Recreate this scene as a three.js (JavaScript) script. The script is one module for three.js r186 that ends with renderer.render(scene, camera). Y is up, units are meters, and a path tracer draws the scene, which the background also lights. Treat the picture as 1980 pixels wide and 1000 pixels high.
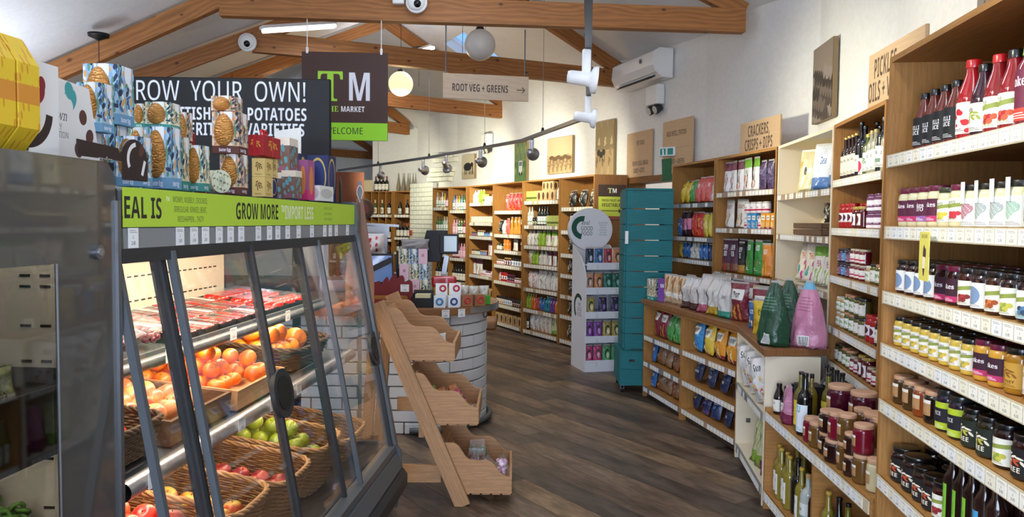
import * as THREE from 'three';
import { RoundedBoxGeometry } from 'three/addons/geometries/RoundedBoxGeometry.js';
import { mergeGeometries, toCreasedNormals, mergeVertices } from 'three/addons/utils/BufferGeometryUtils.js';
import { RectAreaLightUniformsLib } from 'three/addons/lights/RectAreaLightUniformsLib.js';

// ---------- camera, sky, daylight, exposure ----------
const scene = new THREE.Scene();
const camera = new THREE.PerspectiveCamera(2 * Math.atan(500 / 1480) * 180 / Math.PI, 1.98, 0.05, 80);
camera.position.set(0, 1.6, 0);
camera.rotation.order = 'YXZ';
camera.rotation.set(-0.0486, 0, 0.010);
scene.background = new THREE.Color().setRGB(0.26, 0.56, 1.15);
const renderer = new THREE.WebGLRenderer({ antialias: true });
renderer.toneMapping = THREE.LinearToneMapping;
renderer.toneMappingExposure = 1.22;
renderer.shadowMap.enabled = true;
RectAreaLightUniformsLib.init();
function areaLight(col, power, w, h, pos, to) {
  const l = new THREE.RectAreaLight(col, power, w, h);
  l.position.set(...pos); l.lookAt(...to); l.castShadow = true; scene.add(l); return l;
}
// daylight through the shopfront behind the visitor
areaLight(0xdbe8ff, 9.5, 3.6, 2.1, [-1.0, 1.35, 2.93], [-1.0, 1.25, -5]).name = 'shopfront_daylight';

// ---------- helpers ----------
let sd = 7;
const rnd = () => { sd = (sd * 1664525 + 1013904223) >>> 0; return sd / 4294967296; };
const rr = (a, b) => a + (b - a) * rnd();
const pick = (a) => a[Math.floor(rnd() * a.length)];
const used = new Map();
function numbered(n) { const k = used.get(n) || 0; used.set(n, k + 1); return k ? n + '_' + String(k).padStart(3, '0') : n; }
const memoMap = new Map();
const memo = (k, f) => { if (!memoMap.has(k)) memoMap.set(k, f()); return memoMap.get(k); };
const V3 = (x, y, z) => new THREE.Vector3(x, y, z);
const ORD = 'first second third fourth fifth sixth seventh eighth ninth tenth eleventh twelfth thirteenth fourteenth fifteenth sixteenth seventeenth eighteenth nineteenth twentieth twenty-first twenty-second twenty-third twenty-fourth twenty-fifth twenty-sixth twenty-seventh twenty-eighth twenty-ninth thirtieth'.split(' '); for (let t = 0; t < 4; t++) 'first second third fourth fifth sixth seventh eighth ninth'.split(' ').forEach((u, i) => { const n = 30 + t * 10; ORD[n + i] = ['thirty', 'forty', 'fifty', 'sixty'][t] + '-' + u; ORD[n + 9] = ['fortieth', 'fiftieth', 'sixtieth', 'seventieth'][t]; });
function obj(name, g, m, parent, pos, rotY) {
  if (Array.isArray(g)) g = mergeGeometries(g.map((q) => (q.index ? q.toNonIndexed() : q)), false);
  const o = new THREE.Mesh(g, m); o.name = parent ? name : numbered(name);
  o.castShadow = o.receiveShadow = true; (parent || scene).add(o);
  if (pos) o.position.set(...pos);
  if (rotY) o.rotation.y = rotY;
  return o;
}
function tag(o, label, category, group, kind) {
  o.userData.label = label; if (category) o.userData.category = category;
  if (group) o.userData.group = group; if (kind) o.userData.kind = kind; return o;
}
function thing(name, label, category, pos = [0, 0, 0], rotY = 0, group) {
  const o = new THREE.Group(); o.name = numbered(name); scene.add(o); o.position.set(...pos); o.rotation.y = rotY;
  return tag(o, label, category, group);
}
function struct(name, g, m, label) { const o = obj(name, g, m); o.userData.kind = 'structure'; o.userData.label = label; return o; }
// a plan frame: local x to the right along a front edge, z out towards the visitor
class Fr {
  constructor(p0, p1) {
    this.x = p0[0]; this.z = -p0[1]; const dx = p1[0] - p0[0], dz = -p1[1] + p0[1]; this.w = Math.hypot(dx, dz);
    this.t = Math.atan2(-dz, dx); this.c = Math.cos(this.t); this.s = Math.sin(this.t);
  }
  pt(lx, y, lz) { return [this.x + lx * this.c + lz * this.s, y, this.z - lx * this.s + lz * this.c]; }
}
// box with grain running along its longest side, uv in metres
let boxSeed = 0;
function B(w, h, d, x = 0, y = 0, z = 0, rx = 0, ry = 0, rz = 0) {
  const g = new THREE.BoxGeometry(w, h, d), p = g.attributes.position, n = g.attributes.normal, uv = g.attributes.uv, dim = [w, h, d];
  const ga = dim.indexOf(Math.max(...dim)), off = (boxSeed = (boxSeed * 7 + 3) % 101) * 0.137;
  for (let i = 0; i < p.count; i++) {
    const q = [p.getX(i), p.getY(i), p.getZ(i)], nn = [n.getX(i), n.getY(i), n.getZ(i)].map(Math.abs), na = nn.indexOf(Math.max(...nn));
    const rest = [0, 1, 2].filter((a) => a !== na), ua = rest.includes(ga) ? ga : rest[0], va = rest.find((a) => a !== ua);
    uv.setXY(i, q[ua] / 1.4 + off, q[va] / 0.35 + off * 1.7 + na * 0.31);
  }
  if (rx || ry || rz) g.applyMatrix4(new THREE.Matrix4().makeRotationFromEuler(new THREE.Euler(rx, ry, rz)));
  return g.translate(x, y, z);
}
function beamBetween(a, b, w, h) { // timber from a to b: h in the vertical plane, w across
  const A = V3(...a), Bv = V3(...b), d = Bv.clone().sub(A), L = d.length(), g = B(L, h, w);
  const X = d.normalize(), Z = V3(0, 1, 0).cross(X).negate().normalize(), Y = Z.clone().cross(X);
  g.applyMatrix4(new THREE.Matrix4().makeBasis(X, Y, Z));
  return g.translate((A.x + Bv.x) / 2, (A.y + Bv.y) / 2, (A.z + Bv.z) / 2);
}
const RB = (w, h, d, r, x = 0, y = 0, z = 0) => new RoundedBoxGeometry(w, h, d, 2, r).translate(x, y, z);
const CYL = (r0, r1, h, x = 0, y = 0, z = 0, seg = 16) => new THREE.CylinderGeometry(r0, r1, h, seg).translate(x, y, z);
function tube(pts, r, seg = 24, rad = 6, closed = false) { return new THREE.TubeGeometry(new THREE.CatmullRomCurve3(pts.map((p) => V3(...p)), closed), seg, r, rad, closed); }
function wire(a, b, r) { const A = V3(...a), C = V3(...b), L = A.distanceTo(C), g = new THREE.CylinderGeometry(r, r, L, 6); g.applyQuaternion(new THREE.Quaternion().setFromUnitVectors(V3(0, 1, 0), C.clone().sub(A).normalize())); return g.translate((A.x + C.x) / 2, (A.y + C.y) / 2, (A.z + C.z) / 2); }
function lathe(pts, seg = 18) { return new THREE.LatheGeometry(pts.map((p) => new THREE.Vector2(p[0], p[1])), seg); }
function extr(pts, depth, bevel = 0) {
  const s = new THREE.Shape(); pts.forEach((p, i) => (i ? s.lineTo(p[0], p[1]) : s.moveTo(p[0], p[1])));
  return new THREE.ExtrudeGeometry(s, { depth, bevelEnabled: bevel > 0, bevelSize: bevel, bevelThickness: bevel, bevelSegments: 1, steps: 1 });
}
// ---------- textures ----------
function noise2(seed) {
  const P = new Float32Array(4096); let s = seed; for (let i = 0; i < 4096; i++) { s = (s * 1664525 + 1013904223) >>> 0; P[i] = s / 4294967296; }
  return (x, y, w = 64) => { const xi = Math.floor(x), yi = Math.floor(y), fx = x - xi, fy = y - yi, m = (a) => ((a % w) + w) % w, h = (a, b) => P[(m(a) + m(b) * 64) & 4095]; const sx = fx * fx * (3 - 2 * fx), sy = fy * fy * (3 - 2 * fy); return (h(xi, yi) * (1 - sx) + h(xi + 1, yi) * sx) * (1 - sy) + (h(xi, yi + 1) * (1 - sx) + h(xi + 1, yi + 1) * sx) * sy; };
}
function dataTex(n, f, srgb = true) {
  const a = new Uint8Array(n * n * 4);
  for (let y = 0; y < n; y++) for (let x = 0; x < n; x++) { const c = f(x / n, y / n), o = (y * n + x) * 4; for (let k = 0; k < 3; k++) a[o + k] = Math.max(0, Math.min(255, c[k] * 255)); a[o + 3] = 255; }
  const t = new THREE.DataTexture(a, n, n); t.wrapS = t.wrapT = THREE.RepeatWrapping; t.magFilter = THREE.LinearFilter; t.minFilter = THREE.LinearMipmapLinearFilter; t.generateMipmaps = true;
  if (srgb) t.colorSpace = THREE.SRGBColorSpace; t.needsUpdate = true; return t;
}
const N1 = noise2(11), N2 = noise2(23);
const grainTex = dataTex(512, (u, v) => {
  const w = N1(u * 4, v * 8, 8) * 2.2, ring = Math.sin((v * 16 + w) * 6.283) * 0.5 + 0.5, fine = N2(u * 16, v * 64, 64), f2 = N1(u * 64, v * 64, 64);
  const k = 0.86 + 0.045 * ring + 0.09 * (fine - 0.5) + 0.05 * (f2 - 0.5); return [k + 0.05, k + 0.025, k];
});
const knotTex = dataTex(512, (u, v) => {
  const w = N2(u * 4, v * 4, 4) * 1.6, ring = Math.sin((v * 8 + w) * 6.283) * 0.5 + 0.5, fine = N1(u * 16, v * 64, 64); let k = 0.80 + 0.12 * ring + 0.14 * (fine - 0.5), dk = 0;
  for (const [a, b, r] of [[.12, .3, .02], [.4, .75, .026], [.66, .2, .018], [.86, .6, .024], [.55, .5, .014]]) { const e = Math.hypot((u - a) * 2.6, v - b); if (e < r * 2.4) { const m = Math.max(0, 1 - e / (r * 2.4)); dk = Math.max(dk, m); } }
  k *= 1 - 0.6 * dk; return [k + 0.06, k + 0.02 - dk * 0.06, k - dk * 0.1];
});
const plankTex = dataTex(512, (u, v) => {
  const w = N1(u * 4, v * 4, 4) * 2.5, ring = Math.sin((v * 6 + w) * 6.283) * 0.5 + 0.5, fine = N2(u * 16, v * 64, 64), blot = N1(u * 8 + 3, v * 8, 8), sm = N2(u * 32, v * 32, 32);
  const k = 0.72 + 0.06 * ring + 0.14 * (fine - 0.5) + 0.30 * (blot - 0.5) + 0.16 * (sm - 0.5); return [k + 0.05, k + 0.02, k];
});
const plasterTex = dataTex(256, (u, v) => { const k = 0.975 + 0.025 * (N1(u * 64, v * 64, 64) - 0.5) + 0.012 * (N2(u * 8, v * 8, 8) - 0.5); return [k, k, k]; });
function std(o) { return new THREE.MeshStandardMaterial(o); }
const M = {
  wall: std({ color: 0xf1f0ea, roughness: 0.92, map: plasterTex }), ceil: std({ color: 0xf0efec, roughness: 0.95, map: plasterTex }),
  oak: std({ color: 0xb98748, roughness: 0.5, map: grainTex }), oakd: std({ color: 0x8f6437, roughness: 0.55, map: grainTex }), ledge: std({ color: 0x9c6d42, roughness: 0.4, map: grainTex }),
  pine: std({ color: 0xad763e, roughness: 0.6, map: knotTex }), cream: std({ color: 0xe9dcc0, roughness: 0.6 }), ply: std({ color: 0xdcb98e, roughness: 0.7, map: grainTex }),
  crate: std({ color: 0xc79d72, roughness: 0.65, map: grainTex }), crated: std({ color: 0x6d5340, roughness: 0.75, map: grainTex }),
  grey: std({ color: 0x5d6266, roughness: 0.4, metalness: 0.25 }), dark: std({ color: 0x2b2d2f, roughness: 0.45 }), black: std({ color: 0x111112, roughness: 0.5 }), blackg: std({ color: 0x0c0c0d, roughness: 0.15 }),
  alu: std({ color: 0xb9bcc0, roughness: 0.35, metalness: 0.85 }), steel: std({ color: 0x8f9398, roughness: 0.3, metalness: 0.9 }), white: std({ color: 0xf2f2ef, roughness: 0.45 }), paper: std({ color: 0xf4f2ea, roughness: 0.85 }),
  beige: std({ color: 0xd9cfbd, roughness: 0.6 }), kick: std({ color: 0x4a3a2c, roughness: 0.7, map: grainTex }), teal: std({ color: 0x0f7f88, roughness: 0.6, map: grainTex }), rail: std({ color: 0xcfc2a4, roughness: 0.5 }), railb: std({ color: 0xa98f76, roughness: 0.5 }), railf: std({ color: 0xb7a684, roughness: 0.55 }), railg: std({ color: 0x8d9092, roughness: 0.4, metalness: 0.2 }),
  brickw: std({ color: 0xe3e4e4, roughness: 0.55 }), brickc: std({ color: 0xe9ead9, roughness: 0.6 }), mortar: std({ color: 0xc9c9c6, roughness: 0.9 }),
  wicker: std({ color: 0x8a6641, roughness: 0.7 }), wickerl: std({ color: 0xa98257, roughness: 0.65 }), wickerd: std({ color: 0x5b4632, roughness: 0.75 }),
  pane: new THREE.MeshPhysicalMaterial({ color: 0xffffff, roughness: 0.02, transmission: 1, thickness: 0, ior: 1.5 }),
  film: new THREE.MeshPhysicalMaterial({ color: 0xffffff, roughness: 0.12, transmission: 0.9, thickness: 0, ior: 1.45 }),
};
const gloss = (c, r = 0.12) => memo('g' + c + r, () => new THREE.MeshPhysicalMaterial({ color: c, roughness: r, clearcoat: 0.6, clearcoatRoughness: 0.05 }));
const matte = (c, r = 0.6) => memo('m' + c + r, () => std({ color: c, roughness: r }));
// ---------- the print atlas: one cell of flat print for each packet, label and ticket ----------
const AN = 8, CS = 256, AT = [0, 1, 2].map(() => { const c = document.createElement('canvas'); c.width = c.height = AN * CS; return c; });
const cells = new Map(); let cellCount = 0;
function print(key, draw) {
  const i = cellCount++, a = Math.floor(i / 64), k = i % 64, c = AT[a].getContext('2d'), x = (k % 8) * CS, y = Math.floor(k / 8) * CS;
  c.save(); c.beginPath(); c.rect(x, y, CS, CS); c.clip(); c.translate(x, y); draw(c, CS); c.restore();
  cells.set(key, { a, u0: (k % 8) / 8, v0: 1 - (Math.floor(k / 8) + 1) / 8 });
}
function tx(c, s, x, y, size, col, o = {}) {
  c.save(); c.translate(x, y); if (o.rot) c.rotate(o.rot); c.font = (o.it ? 'italic ' : '') + (o.thin ? '' : 'bold ') + size + 'px ' + (o.serif ? 'serif' : 'sans-serif'); c.scale(o.fit ? o.fit / c.measureText(s).width : o.sx ?? 0.8, 1); c.fillStyle = col; c.textAlign = o.align || 'center'; c.textBaseline = 'middle';
  c.fillText(s, 0, 0); c.restore();
}
function fillc(c, col, x = 0, y = 0, w = 256, h = 256) { c.fillStyle = col; c.fillRect(x, y, w, h); }
function ell(c, col, x, y, rx, ry, rot = 0) { c.fillStyle = col; c.beginPath(); c.ellipse(x, y, rx, ry, rot, 0, 7); c.fill(); }
function lines(c, col, x, y, w, n, dy = 12, t = 4) { c.fillStyle = col; for (let i = 0; i < n; i++) c.fillRect(x - w / 2 + (i % 2) * w * 0.06, y + i * dy, w * (0.8 + 0.2 * ((i * 7) % 3) / 2), t); }
function uvCell(g, key) { const k = cells.get(key); if (!k) throw new Error('no print ' + key); const uv = g.attributes.uv, e = 0.012 / 8; for (let i = 0; i < uv.count; i++) uv.setXY(i, k.u0 + e + uv.getX(i) * (0.125 - 2 * e), k.v0 + e + uv.getY(i) * (0.125 - 2 * e)); return g; }
const atTex = AT.map((c) => { const t = new THREE.CanvasTexture(c); t.colorSpace = THREE.SRGBColorSpace; t.anisotropy = 8; return t; });
const crinkleTex = dataTex(256, (u, v) => { let k = 0; for (const [f, a] of [[4, 0.5], [8, 0.3], [16, 0.2]]) k += a * (1 - Math.abs(2 * N1(u * f, v * f, f) - 1)); return [k, k, k]; }, false);
crinkleTex.repeat.set(14, 14);
const PM = atTex.map((t) => std({ map: t, roughness: 0.6 })), PG = atTex.map((t) => new THREE.MeshPhysicalMaterial({ map: t, roughness: 0.32, clearcoat: 0.35, clearcoatRoughness: 0.25, bumpMap: crinkleTex, bumpScale: 0.006 }));
const pm = (key, glossy) => (glossy ? PG : PM)[cells.get(key).a];
function sign(w, h, draw, W = 512) { // a canvas of its own for larger lettering
  const c = document.createElement('canvas'); c.width = W; c.height = Math.max(16, Math.round(W * h / w)); const x = c.getContext('2d'); draw(x, c.width, c.height);
  const t = new THREE.CanvasTexture(c); t.colorSpace = THREE.SRGBColorSpace; return std({ map: t, roughness: 0.6 });
}
// ---------- the room ----------
function wallGeo(pts, h0, h1, th = 0.2) { // thickness to the right of the direction of travel (x, distance)
  const n = pts.length, out = pts.map((p, i) => {
    let nx = 0, ny = 0; for (const [a, b] of [[i - 1, i], [i, i + 1]]) if (a >= 0 && b < n) { const dx = pts[b][0] - pts[a][0], dy = pts[b][1] - pts[a][1], L = Math.hypot(dx, dy); nx += dy / L; ny += -dx / L; }
    const L = Math.hypot(nx, ny); return [p[0] + nx / L * th, p[1] + ny / L * th];
  });
  const g = extr([...pts, ...out.reverse()], h1 - h0); g.rotateX(-Math.PI / 2); g.translate(0, h0, 0);
  const p = g.attributes.position, uv = g.attributes.uv; for (let i = 0; i < p.count; i++) uv.setXY(i, (p.getX(i) - p.getZ(i)) / 1.5, p.getY(i) / 1.5);
  return g;
}
const WR = [[1.0, -3], [2.2, 4.45], [2.33, 5.9], [2.13, 6.8], [1.93, 7.75], [1.83, 8.05]];
const WF = [[1.40, 9.34], [0.95, 10.25], [0.45, 11.1], [0.03, 12.0], [-0.42, 12.9], [-1.0, 13.75], [-1.34, 14.12]];
struct('wall_right', wallGeo(WR, 0, 4.2), M.wall, 'white plaster wall above the right hand shelving');
struct('wall_doorway', wallGeo([[1.83, 8.05], [1.40, 9.34]], 2.12, 4.2), M.wall, 'white plaster wall above the doorway');
struct('wall_far', wallGeo(WF, 0, 4.3), M.wall, 'curving cream wall above the far shelving');
struct('wall_wine', wallGeo([[-1.34, 14.12], [-1.84, 14.86], [-1.88, 15.35], [-2.85, 15.62]], 0, 4.3), M.wall, 'cream wall behind the wine racks');
struct('wall_end', wallGeo([[-2.85, 15.62], [-3.7, 21.6], [-9.0, 21.6]], 0, 4.6), M.wall, 'pale wall of the far room end');
struct('wall_left', wallGeo([[-9.0, 21.8], [-8.4, 13], [-5.95, 9.9], [-5.15, 8.75], [-4.35, 6.9], [-4.3, 6.2], [-4.3, -3]], 0, 3.4), M.wall, 'white wall along the left side');
struct('wall_back', [...[[-4.5, -3.6], [0.9, 1.3]].map(([a, b]) => B(b - a, 4.6, 0.2, (a + b) / 2, 2.3, 3.1)), B(4.5, 2.1, 0.2, -1.35, 3.55, 3.1), B(4.5, 0.3, 0.2, -1.35, 0.15, 3.1)], M.wall, 'wall around the shopfront behind the visitor');
{ const w = struct('window_1', [B(0.07, 2.2, 0.08, -3.56, 1.4, 3.1), B(0.07, 2.2, 0.08, 0.86, 1.4, 3.1), B(0.07, 2.2, 0.08, -1.35, 1.4, 3.1), B(4.5, 0.07, 0.08, -1.35, 2.47, 3.1), B(4.5, 0.07, 0.08, -1.35, 0.33, 3.1)], M.dark, 'dark framed shopfront window');
  obj('pane', B(4.4, 2.1, 0.008, -1.35, 1.4, 3.1), M.pane, w); }
// room seen through the doorway
struct('wall_back_room', [...[[[2.03, 8.1], [3.6, 8.6]], [[3.6, 8.6], [3.2, 10.4]], [[3.2, 10.4], [1.55, 9.6]]].map(([a, b]) => wallGeo([a, b], 0, 2.8, 0.1)), B(1.6, 0.1, 1.7, 2.85, 2.85, -9.3)], M.wall, 'pale walls of the room behind the doorway');
areaLight(0xfff2e4, 7, 0.6, 0.6, [2.5, 2.74, -9.1], [2.5, 0, -9.1]).name = 'back_room_light';
tag(obj('ceiling_panel_light', RB(0.62, 0.04, 0.62, 0.01, 2.5, 2.78, -9.1), std({ color: 0xffffff, emissive: 0xfff2e4, emissiveIntensity: 1.2 })), 'square ceiling panel light in room behind doorway', 'light');
// door lining
{ const f = new Fr([1.40, 9.34], [1.83, 8.05]); const d = struct('door_1', [B(0.05, 2.12, 0.24, 0.02, 1.06, -0.1), B(0.05, 2.12, 0.24, f.w - 0.02, 1.06, -0.1), B(f.w, 0.07, 0.24, f.w / 2, 2.1, -0.1)], M.oakd, 'timber lined doorway between the shelves'); d.position.set(...f.pt(0, 0, 0)); d.rotation.y = f.t; }

// floor: slab and one mesh for each board
const FP = [[1.2, -3.2], [2.4, 4.5], [2.5, 5.8], [3.8, 8.4], [3.4, 10.6], [1.2, 10.6], [-1.3, 14.5], [-2.8, 16], [-3.7, 21.8], [-9.2, 21.8], [-8.6, 13], [-4.5, 7], [-4.5, -3.2]];
const floor = struct('floor', (() => { const g = extr(FP, 0.2); g.rotateX(-Math.PI / 2); g.translate(0, -0.212, 0); const p = g.attributes.position, uv = g.attributes.uv; for (let i = 0; i < p.count; i++) uv.setXY(i, (p.getX(i) * 0.57 + p.getZ(i) * 0.82) / 1.6, (p.getX(i) * 0.82 - p.getZ(i) * 0.57) / 0.5); return g; })(), std({ color: 0x4d4136, roughness: 0.45, map: plankTex }), 'dark oak plank floor running diagonally');
{
  const tones = [0x7d6a58, 0x8f7a64, 0x6d6054, 0x857462, 0xa08869, 0x5f554b].map((c) => std({ color: c, roughness: 0.42, map: plankTex, bumpMap: plankTex, bumpScale: 0.0008 }));
  const Lp = 2.0, Wp = 0.19, ux = 0.57, uz = 0.82, vx = 0.82, vz = -0.57, geos = [0, 1, 2, 3].map((k) => { const g = B(Lp - 0.003, 0.012, Wp - 0.003); const uv = g.attributes.uv; for (let i = 0; i < uv.count; i++) uv.setXY(i, uv.getX(i) + k * 0.27, uv.getY(i) * 0.6 + k * 0.21); return g; });
  const ang = Math.atan2(-uz, ux);
  for (let r = -60; r < 70; r++) for (let q = -12; q < 8; q++) {
    const a = q * Lp + ((r * 7919) % 10) / 10 * Lp, b = r * Wp, x = a * ux + b * vx, z = a * uz + b * vz, d = -z;
    const okk = d > 2.4 && d < 13.2 && x < 2.1 - Math.max(0, d - 7.5) * 0.42 && x > -0.9 - Math.max(0, d - 6) * 0.28;
    if (!okk) continue;
    obj('plank', geos[(r * 3 + q * 5 + 600) % 4], tones[((r * 31 + q * 17) % 6 + 6) % 6], floor, [x, -0.006, z], ang);
  }
}
// roof: trusses fan out round the bend; [left tie end, right tie end] in plan
const T = [[[-2.3, -3.2], [1.6, -3.2]], [[-2.42, 1.6], [2.0, 1.6]], [[-2.42, 6.4], [2.0, 6.77]], [[-2.61, 7.73], [1.36, 9.53]], [[-3.65, 10.0], [-0.08, 12.55]], [[-4.75, 11.55], [-2.05, 15.0]], [[-7.6, 17.6], [-3.75, 21.2]], [[-9.6, 19.6], [-5, 24]]];
const TB = 3.26, TT = 3.46;
const secs = T.map(([a, b]) => { const dx = b[0] - a[0], dz = b[1] - a[1], L = Math.hypot(dx, dz), ux = dx / L, uz = dz / L, m = [(a[0] + b[0]) / 2, (a[1] + b[1]) / 2], ap = TT + L / 2 * 0.47, e = 2.0; return { a, b, m, ap, ux, uz, L, low: [a[0] - ux * e, a[1] - uz * e], lowY: TT - e * 0.5, rt: [b[0] + ux * 0.45, b[1] + uz * 0.45], rtY: TT - 0.45 * 0.47 }; });
function truss(s, label) {
  const o = thing('roof_truss', label, 'roof truss', [0, 0, 0], 0, 'pine roof trusses');
  const P = (p, y) => [p[0], y, -p[1]];
  obj('tie_beam', beamBetween(P(s.a, (TB + TT) / 2), P(s.b, (TB + TT) / 2), 0.1, TT - TB), M.pine, o);
  obj('rafter', beamBetween(P(s.b, TT - 0.02), P(s.m, s.ap - 0.02), 0.075, 0.15), M.pine, o);
  obj('rafter', beamBetween(P(s.low, s.lowY - 0.02), P(s.m, s.ap - 0.02), 0.075, 0.15), M.pine, o);
}
['pine roof truss above entrance end of shop', 'nearest pine roof truss with white security camera and sensor', 'second pine roof truss behind the green and brown hanging sign', 'third pine roof truss right of the lit globe lamp', 'fourth pine roof truss partly behind green sign', 'farthest pine roof truss above cardboard panel'].forEach((l, i) => truss(secs[i + 1], l));
function slab(p00, p10, p11, p01, nu, nv, holes = []) {
  const L = (a, b, t) => a.map((x, i) => x + (b[i] - x) * t), at = (u, v) => L(L(p00, p10, u), L(p01, p11, u), v), pos = [], uvs = [];
  const quad = (a, b, c, d) => { for (const q of [a, b, c, a, c, d]) { pos.push(...q); uvs.push((q[0] - q[2]) / 1.5, (q[1] + q[2]) / 1.5); } };
  for (let i = 0; i < nu; i++) for (let j = 0; j < nv; j++) {
    if (holes.some(([a, b, c, d]) => i >= a && i < b && j >= c && j < d)) continue;
    const c = [at(i / nu, j / nv), at((i + 1) / nu, j / nv), at((i + 1) / nu, (j + 1) / nv), at(i / nu, (j + 1) / nv)], t = c.map((q) => [q[0], q[1] + 0.22, q[2]]);
    quad(c[0], c[3], c[2], c[1]); quad(t[0], t[1], t[2], t[3]); for (let k = 0; k < 4; k++) quad(c[k], c[(k + 1) % 4], t[(k + 1) % 4], t[k]);
  }
  const g = new THREE.BufferGeometry(); g.setAttribute('position', new THREE.Float32BufferAttribute(pos, 3)); g.setAttribute('uv', new THREE.Float32BufferAttribute(uvs, 2)); g.computeVertexNormals(); return g;
}
{
  const P = (p, y) => [p[0], y + 0.1, -p[1]], gs = [], HO = [[3, 10, 14, 6, 11], [1, 5, 7, 7, 11], [1, 10, 12, 7, 11]];
  for (let i = 0; i < secs.length - 1; i++) {
    const s = secs[i], n = secs[i + 1];
    gs.push(slab(P(s.low, s.lowY), P(n.low, n.lowY), P(n.m, n.ap), P(s.m, s.ap), 1, 1));
    const holes = HO.filter((q) => q[0] === i).map((q) => q.slice(1));
    gs.push(slab(P(s.rt, s.rtY), P(n.rt, n.rtY), P(n.m, n.ap), P(s.m, s.ap), 16, 16, holes));
  }
  struct('ceiling', gs, M.ceil, 'white sloping plaster ceiling above the timber trusses');
  const L = (a, b, t) => a.map((x, i) => x + (b[i] - x) * t);
  HO.forEach(([i, a, a1, b, b1], k) => {
    const s = secs[i], n = secs[i + 1], c = (u, v) => { const q = L(L(P(s.rt, s.rtY), P(n.rt, n.rtY), u / 16), L(P(s.m, s.ap), P(n.m, n.ap), u / 16), v / 16); q[1] += 0.16; return V3(...q); };
    const g = new THREE.BufferGeometry(), q = [c(a, b), c(a1, b), c(a1, b1), c(a, b1)];
    g.setAttribute('position', new THREE.Float32BufferAttribute([q[0], q[1], q[2], q[0], q[2], q[3]].flatMap((v) => v.toArray()), 3)); g.computeVertexNormals();
    const w = struct('window_' + (k + 2), g, M.pane, 'glazed rooflight in the sloping ceiling');
    obj('frame', q.map((v, j) => wire(v.toArray(), q[(j + 1) % 4].toArray(), 0.02)), M.white, w);
  });
}
// ---------- ceiling fittings ----------
function batten(a, b, label, pw, up = 0.5) {
  const A = V3(...a), C = V3(...b), o = thing('batten_light', label, 'light', A.clone().add(C).multiplyScalar(0.5).toArray()), L = A.distanceTo(C), d = C.clone().sub(A).normalize();
  const q = new THREE.Quaternion().setFromUnitVectors(V3(1, 0, 0), d);
  obj('housing', RB(L, 0.03, 0.07, 0.008, 0, 0.024, 0), M.white, o).applyQuaternion(q);
  obj('diffuser', RB(L - 0.02, 0.035, 0.07, 0.015, 0, -0.008, 0), std({ color: 0xffffff, emissive: 0xf4f8ff, emissiveIntensity: 1.6 }), o).applyQuaternion(q);
  const mid = A.clone().add(C).multiplyScalar(0.5), l = new THREE.RectAreaLight(0xe6eeff, pw, L, 0.09); l.name = 'batten_glow'; l.castShadow = true;
  l.position.set(mid.x, mid.y - 0.06, mid.z); const X = d, Z = V3(0, 1, 0).addScaledVector(X, -X.y).normalize(), Y = Z.clone().cross(X); l.quaternion.setFromRotationMatrix(new THREE.Matrix4().makeBasis(X, Y, Z)); scene.add(l);
  if (up) { const u = new THREE.RectAreaLight(0xe6eeff, pw * up, L, 0.09); u.name = 'batten_uplight'; u.castShadow = true; u.position.set(mid.x, mid.y + 0.07, mid.z); u.quaternion.setFromRotationMatrix(new THREE.Matrix4().makeBasis(X, Y.clone().negate(), Z.clone().negate())); scene.add(u); }
}
batten([-2.28, 3.30, -7.0], [-1.75, 3.5, -7.6], 'lit white strip light between first and second trusses', 30, 0.2);
batten([0.6, 3.2, -1.0], [0.6, 3.2, -3.0], 'long strip light above the near shelving', 19, 0.9);
batten([-1.7, 3.0, -1.2], [-1.7, 3.0, -3.2], 'long strip light above the glass fronted chiller', 32, 1.3);
batten([-0.4, 3.7, -4.2], [-0.4, 3.7, -5.8], 'strip light under the ridge before the first truss', 34, 0.5);
batten([-1.0, 3.75, -9.6], [-2.2, 3.75, -11.2], 'strip light high behind the second truss', 30, 0.4);
batten([-3.5, 3.7, -12.2], [-4.6, 3.7, -13.6], 'strip light high behind the fourth truss', 30, 0.4);
batten([-5.2, 3.4, -17.6], [-6.4, 3.4, -19.2], 'strip light in the far end room', 40, 0.4);
batten([-3.7, 2.15, -4.4], [-3.7, 2.15, -5.9], 'strip light low on the left wall', 16, 1.6);
function globe(p, lit, topY, label) {
  const o = thing('globe_lamp', label, 'lamp', p);
  obj('globe', new THREE.SphereGeometry(0.15, 32, 24), lit ? std({ color: 0xfff3d8, roughness: 0.3, emissive: 0xffe2b0, emissiveIntensity: 0.85 }) : std({ color: 0xd8d2c8, roughness: 0.35 }), o);
  obj('collar', CYL(0.035, 0.045, 0.03, 0, 0.155, 0), M.black, o); obj('cord', CYL(0.003, 0.003, topY - p[1] - 0.16, 0, (topY - p[1] + 0.16) / 2, 0, 6), M.black, o);
  if (lit) { const l = new THREE.PointLight(0xffd9a0, 2.2); l.position.set(p[0], p[1] - 0.2, p[2]); l.shadow.radius = 6; l.castShadow = true; l.name = 'globe_glow'; scene.add(l); }
}
globe([-0.331, 3.302, -7.5], false, 4.35, 'unlit white globe lamp hanging behind the nearest beam');
globe([-1.388, 3.275, -9.5], true, 4.3, 'glowing globe lamp hanging right of the green and brown sign');
function rose(p, label) { const o = thing('ceiling_rose', label, 'ceiling rose', p); obj('cup', lathe([[0.012, -0.04], [0.03, -0.03], [0.075, -0.012], [0.08, 0.012], [0, 0.014]], 24), M.black, o); obj('flex', CYL(0.003, 0.003, 0.5, 0, -0.27, 0, 6), M.black, o); }
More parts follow.
